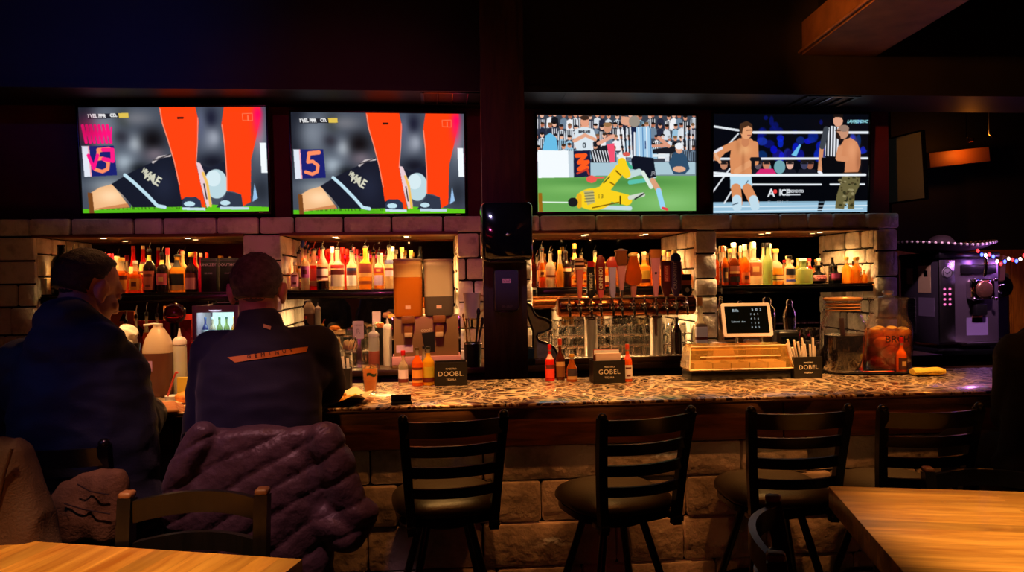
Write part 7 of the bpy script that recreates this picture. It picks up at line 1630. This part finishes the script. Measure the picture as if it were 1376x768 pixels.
# ------------------------------------------------------------------ bar stools
m_frame = M('stool_frame', (17, 17, 19), .3, coat=.2)
m_vinyl = M('black_vinyl', (40, 30, 23), .36, bump=.12, bscale=160)
def stool(lab, loc, rz):
    t = thing('bar_stool', lab, 'bar stool', loc, rz, 'ladder back bar stools along the bar')
    bm = bm_(); n = 40
    def sq(r, z): return ring(bm, [(r * (1 / (abs(math.cos(a)) ** 3.2 + abs(math.sin(a)) ** 3.2) ** (1 / 3.2)) * math.cos(a), r * 1.02 * (1 / (abs(math.cos(a)) ** 3.2 + abs(math.sin(a)) ** 3.2) ** (1 / 3.2)) * math.sin(a), z) for a in [2 * PI * i / n for i in range(n)]])
    skin_rings(bm, [sq(r, z) for r, z in ((.17, .70), (.2, .703), (.212, .714), (.211, .730), (.200, .746), (.178, .760), (.14, .773), (.09, .782), (.04, .786), (.01, .787))]); add('seat', bm, m_vinyl, t, 60)
    bm = bm_(); skin_rings(bm, [sq(r, z) for r, z in ((.19, .672), (.2, .675), (.2, .699), (.19, .6995))]); add('seat_frame', bm, m_frame, t, 50)
    bm = bm_(); lathe(bm, [(.12, .635), (.13, .64), (.13, .6715)], 28); add('swivel_plate', bm, m_frame, t, 40)
    for sx in (-1, 1):
        for sy in (-1, 1):
            bm = bm_(); tube(bm, [(sx * .085, sy * .085, .64), (sx * .155, sy * .155, .34), (sx * .225, sy * .225, .012)], .0155, 10); k = add('leg', bm, m_frame, t, 50)
            bm = bm_(); lathe(bm, [(.019, 0), (.019, .014), (.015, .018)], 12, (sx * .226, sy * .226, 0)); add('foot_cap', bm, m_blackplastic, k, 50)
    bm = bm_(); tube(bm, [(.245 * math.cos(2 * PI * i / 36), .245 * math.sin(2 * PI * i / 36), .30) for i in range(37)], .011, 8, caps=False); add('foot_ring', bm, m_frame, t, 60)
    def post(z): f = (z - .66) / .44; return .155 + .032 * f, -.212 - .02 * f - .045 * f * f
    for s in (-1, 1):
        bm = bm_(); strip(bm, [(s * post(z)[0], post(z)[1], z) for z in (.655, .75, .85, .95, 1.03, 1.095)], .03, .034, up=(0, 1, 0)); k = add('back_post', bm, m_frame, t, 40)
        bm = bm_(); ball(bm, (s * post(1.1)[0], post(1.1)[1], 1.1), .018, 12, (1, 1, .9)); add('finial', bm, m_frame, k, 60)
        bm = bm_(); box(bm, (s * .158, -.2, .68), (.035, .08, .02), bev=.004); add('bracket', bm, m_frame, k)
    for z, hh in ((1.058, .058), (.975, .04), (.895, .04), (.815, .036)):
        px_, py_ = post(z); bm = bm_(); strip(bm, [(px_ * u, py_ - .045 * (1 - u * u), z) for u in [i / 10 * 2 - 1 for i in range(11)]], hh, .014); add('slat', bm, m_frame, t, 40)
    return t
def at_back(px, py, rz):
    """seat centre of a stool whose back rail tops out at this point"""
    p = PZ(px, py, 1.1); o = Matrix.Rotation(rz, 3, 'Z') @ Vector((0, .275, 0)); return Vector((p.x + o.x, p.y + o.y, 0))
SEATS = [(610, 559, math.radians(7)), (870, 555, math.radians(15)), (1075, 549, math.radians(-2)), (1251, 547, math.radians(-2))]
SL = ['ladder back bar stool standing nearly square to the bar, first right of the second man', 'slightly swivelled bar stool, second right of the second man, seat showing at its left',
      'ladder back bar stool left of the right table corner, third right of the second man', 'ladder back bar stool behind the right hand table, fourth right of the second man']
SP = [at_back(*q) for q in SEATS]
s0 = stool(SL[0], SP[0], SEATS[0][2])
for i in (1, 2, 3): dup(s0, SL[i], SP[i], (0, 0, SEATS[i][2]))
dup(s0, 'ladder back bar stool under the person in black at the right edge', Vector((X_(1410, 2.74), 2.74, 0)), (0, 0, 0))
dup(s0, 'ladder back bar stool under the man in the navy jacket, puffer jacket over its back', Vector((X_(348, 2.84), 2.86, 0)), (0, 0, .03))
dup(s0, 'ladder back bar stool under the man in the hooded parka', Vector((X_(118, 2.8), 2.82, 0)), (0, 0, -.1))
# ------------------------------------------------------------------ counter height chairs
m_chair = wood('chair_black_wood', (13, 11, 12), (24, 19, 19), .3, 4, 'Z', 8, bump=.05)
m_post_top = M('brown_post_top', (120, 74, 50), .5)  # post caps in a lighter brown than the chair frame
def chair(lab, loc, rz, top=1.04, bow=.05, seat=.62, half=.178, cat='chair'):
    t = thing('counter_chair', lab, cat, loc, rz)
    for s in (-1, 1):
        pts = [(s * half, -.19, .0), (s * half, -.2, seat), (s * half, -.215, (seat + top) / 2), (s * half, -.24, top - .012)]
        bm = bm_(); strip(bm, pts, .042, .036, up=(0, 1, 0)); k = add('back_post', bm, m_chair, t, 40)
        bm = bm_(); box(bm, (s * half, -.241, top - .004), (.036, .042, .02), bev=.008, seg=3); add('post_cap', bm, m_post_top, k)
        bm = bm_(); strip(bm, [(s * half * 1.02, .2, .0), (s * half * 1.02, .19, seat - .03)], .036, .036, up=(0, 1, 0)); add('leg', bm, m_chair, t, 40)
    for z, hh in ((top - .05, .058), (top - .155, .05), (top - .26, .05)):
        y = -.2 - .04 * (z - seat) / (top - seat); bm = bm_(); strip(bm, [((half - .01) * u, y - bow * (1 - u * u), z + .012 * (1 - u * u)) for u in [i / 10 * 2 - 1 for i in range(11)]], hh, .018); add('slat', bm, m_chair, t, 40)
    bm = bm_(); box(bm, (0, 0, seat - .012), (half * 2 + .05, .42, .045), bev=.014, seg=3); add('seat', bm, m_vinyl, t)
    for y in (-.19, .19):
        bm = bm_(); box(bm, (0, y, .25), (half * 2 - .02, .02, .035), bev=.004); add('stretcher', bm, m_chair, t)
    for s in (-1, 1):
        bm = bm_(); box(bm, (s * half, 0, .3), (.02, .35, .03), bev=.004); add('stretcher', bm, m_chair, t)
    return t
def chair_at(pxl, pxr, Y, lab, face, **k):
    x = (X_(pxl, Y) + X_(pxr, Y)) / 2; R = Matrix.Rotation(face, 3, 'Z'); o = R @ Vector((0, -.235, 0)); return chair(lab, (x - o.x, Y - o.y, 0), face, **k)
chair_at(160, 350, 2.12, 'dark wooden ladder back chair behind the left front table', PI - .06, top=1.04, half=.18)
chair_at(1240, 1408, 2.52, 'dark chair whose back shows over the far edge of the right front table', PI - .22, top=.895, half=.2)
R_ = Matrix.Rotation(-PI / 2 - .42, 3, 'Z')
p = P(1042, 690, 2.02); o = R_ @ Vector((-.23, -.235, 0)); chair('dark chair seen end on with curved slats left of the right front table', (p.x - o.x, p.y - o.y, 0), -PI / 2 - .42, top=.985, bow=.06, half=.23)
cl_ = P(28, 600, 2.25); chair('chair at the left edge buried under a rust brown coat', (cl_.x - .2, 2.25 - .22, 0), PI + .05, top=1.05)
for i, c in enumerate(MIRRORED): chair(['dark chair behind the camera under the person in the black shirt', 'dark chair behind the camera under the person in the dark sweater'][i], c, 0)
# ------------------------------------------------------------------ butcher block tables
def table(lab, corner, ang, L, W, sx, mt):
    """corner = far corner; top runs L along local x*sx and W towards the camera"""
    t = thing('butcher_block_table', lab, 'table', (corner[0], corner[1], 0), ang, 'butcher block tables')
    x0, x1 = (0, L) if sx > 0 else (-L, 0)
    bm = bm_(); span(bm, x0, x1, -W, 0, .85, .92, bev=.004); add('tabletop', bm, mt, t)
    cx = (x0 + x1) / 2
    bm = bm_(); lathe(bm, [(.05, .03), (.045, .06), (.045, .80)], 20, (cx, -W / 2, 0)); add('column', bm, m_blackmetal, t, 50)
    bm = bm_(); box(bm, (cx, -W / 2, .825), (.5, .4, .048), bev=.006); add('mounting_plate', bm, m_blackmetal, t)
    for a in (0, PI / 2):
        bm = bm_(); box(bm, (cx, -W / 2, .02), (.7 if a == 0 else .06, .06 if a == 0 else .6, .04 if a == 0 else .036), bev=.008); add('foot', bm, m_blackmetal, t)
    return t
wl = wood('butcher_block_across', (176, 106, 42), (234, 170, 84), .38, 2.4, 'Y', 9, coat=.25, bump=.08, planks=(.75, .058))
wr_ = wood('butcher_block_along', (170, 104, 42), (232, 170, 84), .38, 2.4, 'X', 9, coat=.25, bump=.08, planks=(.75, .058))
a, b_ = PZ(0, 723, .92), PZ(407, 750, .92); table('butcher block table at the lower left, staves running away from us', b_, math.atan2(b_.y - a.y, b_.x - a.x), 1.5, .8, -1, wl)
a, b_ = PZ(1113, 652, .92), PZ(1376, 660, .92); table('butcher block table at the lower right, staves running across', a, math.atan2(b_.y - a.y, b_.x - a.x), 1.3, .85, 1, wr_)
# ------------------------------------------------------------------ coats over chair backs
def rows(me, f):
    nrm = [v.normal.copy() for v in me.vertices]
    for v, n in zip(me.vertices, nrm): v.co = v.co + n * f(v.co, n)
    me.update()
puff = M('taupe_puffer', (92, 70, 76), .45, sheen=.1, var=.15, vscale=10, bump=.5, bscale=45)
Yj = 2.56
def J(px, py, dy=0): return P(px, py, Yj + dy)
bm = bm_()
secs = []
for y_, xl_, xr_, dp in ((572, 284, 428, .025), (580, 268, 437, .05), (610, 255, 440, .065), (650, 242, 442, .075), (700, 238, 446, .08), (752, 240, 450, .08), (800, 246, 452, .07)):
    a, b_ = J(xl_, y_), J(xr_, y_); secs.append(((a + b_) / 2, Vector(((b_.x - a.x) / 2, 0, 0)), Vector((0, dp, 0))))
loft(bm, secs, 40, 3)
for pts, rs in (([(436, 588), (452, 630), (462, 662), (480, 690), (470, 706)], (.06, .062, .06, .062, .045)), ([(272, 586), (250, 622), (238, 660), (240, 700)], (.05, .052, .05, .045)), ([(440, 700), (466, 716), (492, 690)], (.06, .07, .045))):
    q = [J(x, y, -.03) for x, y in pts]
    for i in range(len(q) - 1): capsule(bm, q[i], q[i + 1], rs[i], rs[i + 1], 16)
me = remeshed(bm, .008, 8)
def quilt(co, n):
    s = co.z * .9 - co.x * .5 + .03 * noise.noise(co * 4); w = abs(math.sin(PI * s / .085)); return .014 * (w ** .3) - .013 + .005 * noise.noise(co * 24) + .008 * noise.noise(Vector((co.x * 9, co.y * 9, co.z * 5)))
rows(me, quilt)
o = add('puffer_jacket', me, puff, None, 70); tag(o, 'quilted taupe puffer jacket hung over the stool of the man in navy', 'jacket')
khaki = M('khaki_cloth', (134, 100, 58), .8, var=.2, vscale=14, bump=.35, bscale=120)
Yk = 2.5
bm = bm_(); secs = []
for y_, xl_, xr_, dp in ((634, 110, 166, .02), (650, 84, 168, .04), (672, 70, 168, .05), (698, 76, 170, .055), (722, 84, 172, .05)):
    a, b_ = P(xl_, y_, Yk), P(xr_, y_, Yk); secs.append(((a + b_) / 2, Vector(((b_.x - a.x) / 2, 0, 0)), Vector((0, dp, 0))))
loft(bm, secs, 32, 3); me = remeshed(bm, .008, 5); rows(me, folds(11, .016, 4, (1.4, 1, .6)))
o = add('khaki_jacket', me, khaki, None, 70); tag(o, 'khaki jacket with dark seams hanging behind the man in the parka', 'jacket')
bm = bm_(); tube(bm, [P(x, y, Yk - .062) for x, y in ((104, 650), (122, 660), (146, 664))], .0022, 6); tube(bm, [P(x, y, Yk - .066) for x, y in ((86, 676), (112, 684), (148, 690))], .0022, 6); add('seam', bm, M('khaki_seam', (54, 38, 22), .8), o, 60)
rust = M('rust_coat', (66, 38, 34), .8, var=.15, vscale=10, bump=.3, bscale=160)
Yr = 2.2
bm = bm_(); secs = []
for y_, xl_, xr_, dp in ((594, -40, 32, .02), (602, -60, 38, .045), (640, -70, 48, .06), (690, -74, 60, .07), (740, -76, 74, .075), (800, -76, 84, .07)):
    a, b_ = P(xl_, y_, Yr), P(xr_, y_, Yr); secs.append(((a + b_) / 2, Vector(((b_.x - a.x) / 2, 0, 0)), Vector((0, dp, 0))))
loft(bm, secs, 32, 3); me = remeshed(bm, .009, 6); rows(me, folds(8, .02, 8, (1.8, 1, .35)))
o = add('rust_coat', me, rust, None, 70); tag(o, 'rust brown coat draped over a chair at the left edge', 'coat')
bm = bm_(); tube(bm, [P(x, y, Yr - .075) for x, y in ((16, 602), (4, 640), (-6, 690), (-8, 750))], .005, 6); add('seam', bm, M('rust_seam', (60, 32, 28), .8), o, 60)
# ------------------------------------------------------------------ red neon tube on the wall behind the camera (it shows in the mirrors)
xa, xb = X_(276, 2 * YM - YB), X_(520, 2 * YM - YB)
t = thing('neon_tube', 'long red neon tube on the wall behind the camera, seen in the mirrors', 'neon light', ((xa + xb) / 2, YB + .05, 2.12))
bm = bm_(); tube(bm, [(-(xb - xa) / 2, 0, 0), ((xb - xa) / 2, 0, 0)], .03, 10); add('tube', bm, glow('neon_red', (255, 20, 60), 6), t, 60)
bm = bm_(); box(bm, (0, -.03, .0), (xb - xa, .02, .3), bev=.004); add('backing_board', bm, M('neon_board', (150, 30, 30), .5), t)
# ------------------------------------------------------------------ light
SC.world = bpy.data.worlds.new('world'); SC.world.use_nodes = True
SC.world.node_tree.nodes['Background'].inputs[0].default_value = (.006, .008, .014, 1); SC.world.node_tree.nodes['Background'].inputs[1].default_value = 1
for i, (x, e) in enumerate(((-1.95, 300), (-1.3, 420), (-.6, 420), (.1, 420), (.8, 420), (1.5, 420), (2.2, 460), (2.85, 460))):   # downlights over the bar top
    light('SPOT', 'bar_downlight', (x, 3.2, 3.5), e * 1.05, (255, 186, 110), .04, target=(x, 3.74, 1.07), spot=30, blend=.8)
for q in SP:        # narrow downlights over the stools
    light('SPOT', 'stool_downlight', (q.x, q.y + .25, 3.5), 800, (255, 186, 100), .05, target=(q.x, q.y + .02, .77), spot=10, blend=.9)
for i, x in enumerate((.1, 1.2, 2.3)): light('SPOT', 'aisle_downlight', (x, 2.2, 3.5), 42, (255, 142, 62), .05, target=(x, 3.2, .5), spot=50, blend=.9)
light('SPOT', 'table_downlight', (-1.1, 1.2, 3.4), 360, (255, 202, 122), .06, target=(-.9, 1.6, .9), spot=34, blend=.5)
light('SPOT', 'table_downlight', (1.9, 1.4, 3.4), 430, (255, 202, 122), .06, target=(1.85, 1.75, .9), spot=36, blend=.5)
light('SPOT', 'coat_fill', (-.9, 1.5, 3.4), 110, (255, 170, 180), .06, target=(-.72, 2.5, .9), spot=26, blend=.8)  # fill spot added to brighten the puffer jacket
for k, (x0, x1) in enumerate(AL):                        # strips under the bottle shelves
    light('AREA', 'shelf_strip', ((x0 + x1) / 2 - .12 * (k == 2), YF + .1, SHZ[k] - .07), [3, 17, 34, 2][k], (255, 194, 118), (x1 - x0) * .6, (0, 0, 0), sy=.03)
light('SPOT', 'blue_fill', (-3.2, .6, 2.9), 32, (84, 124, 210), .05, target=(-1.6, 2.75, 1.1), sy=None, spot=26, blend=.9)  # blue fill added for the glow of a screen that is not built
light('SPOT', 'blue_fill', (-2.6, 2.0, 3.4), 40, (70, 90, 255), .05, target=(-2.2, 5.1, 3.45), spot=50, blend=.9)  # second blue fill, added to tint the left end of the soffit
light('SPOT', 'rose_fill', (-.6, -1.0, 3.2), 110, (255, 80, 150), .05, target=(-.6, 5.5, 1.95), spot=30, blend=.8)  # rose fill added to tint the stone lintel
for k, (x0, x1) in enumerate(AL):                        # fill lamps added under the stone lip to brighten the bottle labels
    for j in range(5):
        x = x0 + (x1 - x0) * (j + .5) / 5
        if (k in (0, 1) and j == 0) or (k >= 1 and j == 4): continue
        light('SPOT', 'lip_fill', (x, YF + .03, ZL - .022), [6, 24, 17, 21][k], (255, 194, 120), 0, target=(x, YF + .2, 1.56), spot=130, blend=.8)
q = PZ(572, 450, 1.2); light('SPOT', 'dispenser_fill', (X_(572, 5), 3.9, 2.9), 210, (255, 184, 106), .03, target=(X_(572, 5), 5.0, 1.4), spot=20, blend=.5)  # added to warm the juice dispenser
light('SPOT', 'tap_fill', (X_(838, 5), 3.9, 2.9), 105, (255, 186, 110), .03, target=(X_(836, 5), 5.1, 1.5), spot=27, blend=.6)  # extra fill added for the tap handles
light('SPOT', 'plaque_fill', (X_(725, 5), 3.9, 2.8), 26, (255, 190, 120), .03, target=(X_(728, 5), 5.0, 1.2), spot=16, blend=.6)  # added to lift the dark plaque
light('SPOT', 'machine_fill', (3.5, 4.0, 3.3), 330, (250, 184, 226), .05, target=(4.15, 5.7, 1.42), spot=24, blend=.7)  # pink fill added so the drink machine shows
light('SPOT', 'pine_fill', (5.2, 6.0, 2.3), 40, (255, 170, 70), .05, target=(5.4, 7.0, 1.0), spot=50, blend=.8)  # warm fill added for the pine boards
light('SPOT', 'beam_lamp', (1.5, 3.3, 3.14), 120, (255, 140, 46), .04, target=(2.42, 4.1, 3.17), spot=44, blend=.6)
light('SPOT', 'blue_fill', (-2.6, .4, 3.0), 30, (80, 90, 255), .05, target=(-1.0, 2.75, 1.3), spot=17, blend=.9)  # third blue fill, added for the man in navy
light('SPOT', 'head_fill', (-.9, 3.7, 2.9), 40, (255, 170, 100), .03, target=(-1.45, 2.9, 1.6), spot=22, blend=.7)  # warm fill added on the side of the first man's head
light('SPOT', 'hand_fill', (-1.0, 3.0, 3.3), 90, (255, 170, 84), .03, target=(-1.13, 3.35, 1.12), spot=10, blend=.6)  # added to brighten the first man's hand and roll
light('SPOT', 'side_tv_fill', (3.2, 4.6, 2.3), 2.2, (200, 230, 220), .03, target=(3.75, 5.9, 2.35), spot=40, blend=.6)  # small fill added for the television seen edge on
light('SPOT', 'rear_people_fill', (-1.5, 1.5, 2.5), 150, (255, 180, 150), .05, target=(-1.9, -.9, 1.2), spot=46, blend=.8)  # unseen fill added to light the mirrored people
light('SPOT', 'well_fill', (X_(488, 5), 3.9, 2.9), 110, (255, 190, 120), .03, target=(X_(488, 5), 5.1, 1.15), spot=17, blend=.6)  # front fill added for the squeeze bottle and glasses
light('SPOT', 'bottle_fill', (X_(940, 5), 3.9, 2.9), 40, (255, 200, 150), .02, target=(X_(941, 5.2), 5.2, 1.25), spot=9, blend=.6)  # narrow fill added for the bottle right of the taps
light('SPOT', 'rear_wall_fill', (-2.0, -2.2, 3.4), 130, (255, 110, 70), .05, target=(-1.6, -4.2, 1.5), spot=80, blend=.9)  # unseen fill added to brighten the rear wall in the mirrors
light('SPOT', 'post_fill', (.25, 3.7, 2.6), 22, (196, 176, 255), .03, target=(.42, 4.7, 1.78), spot=26, blend=.7)  # violet fill added for the post and soap dispenser
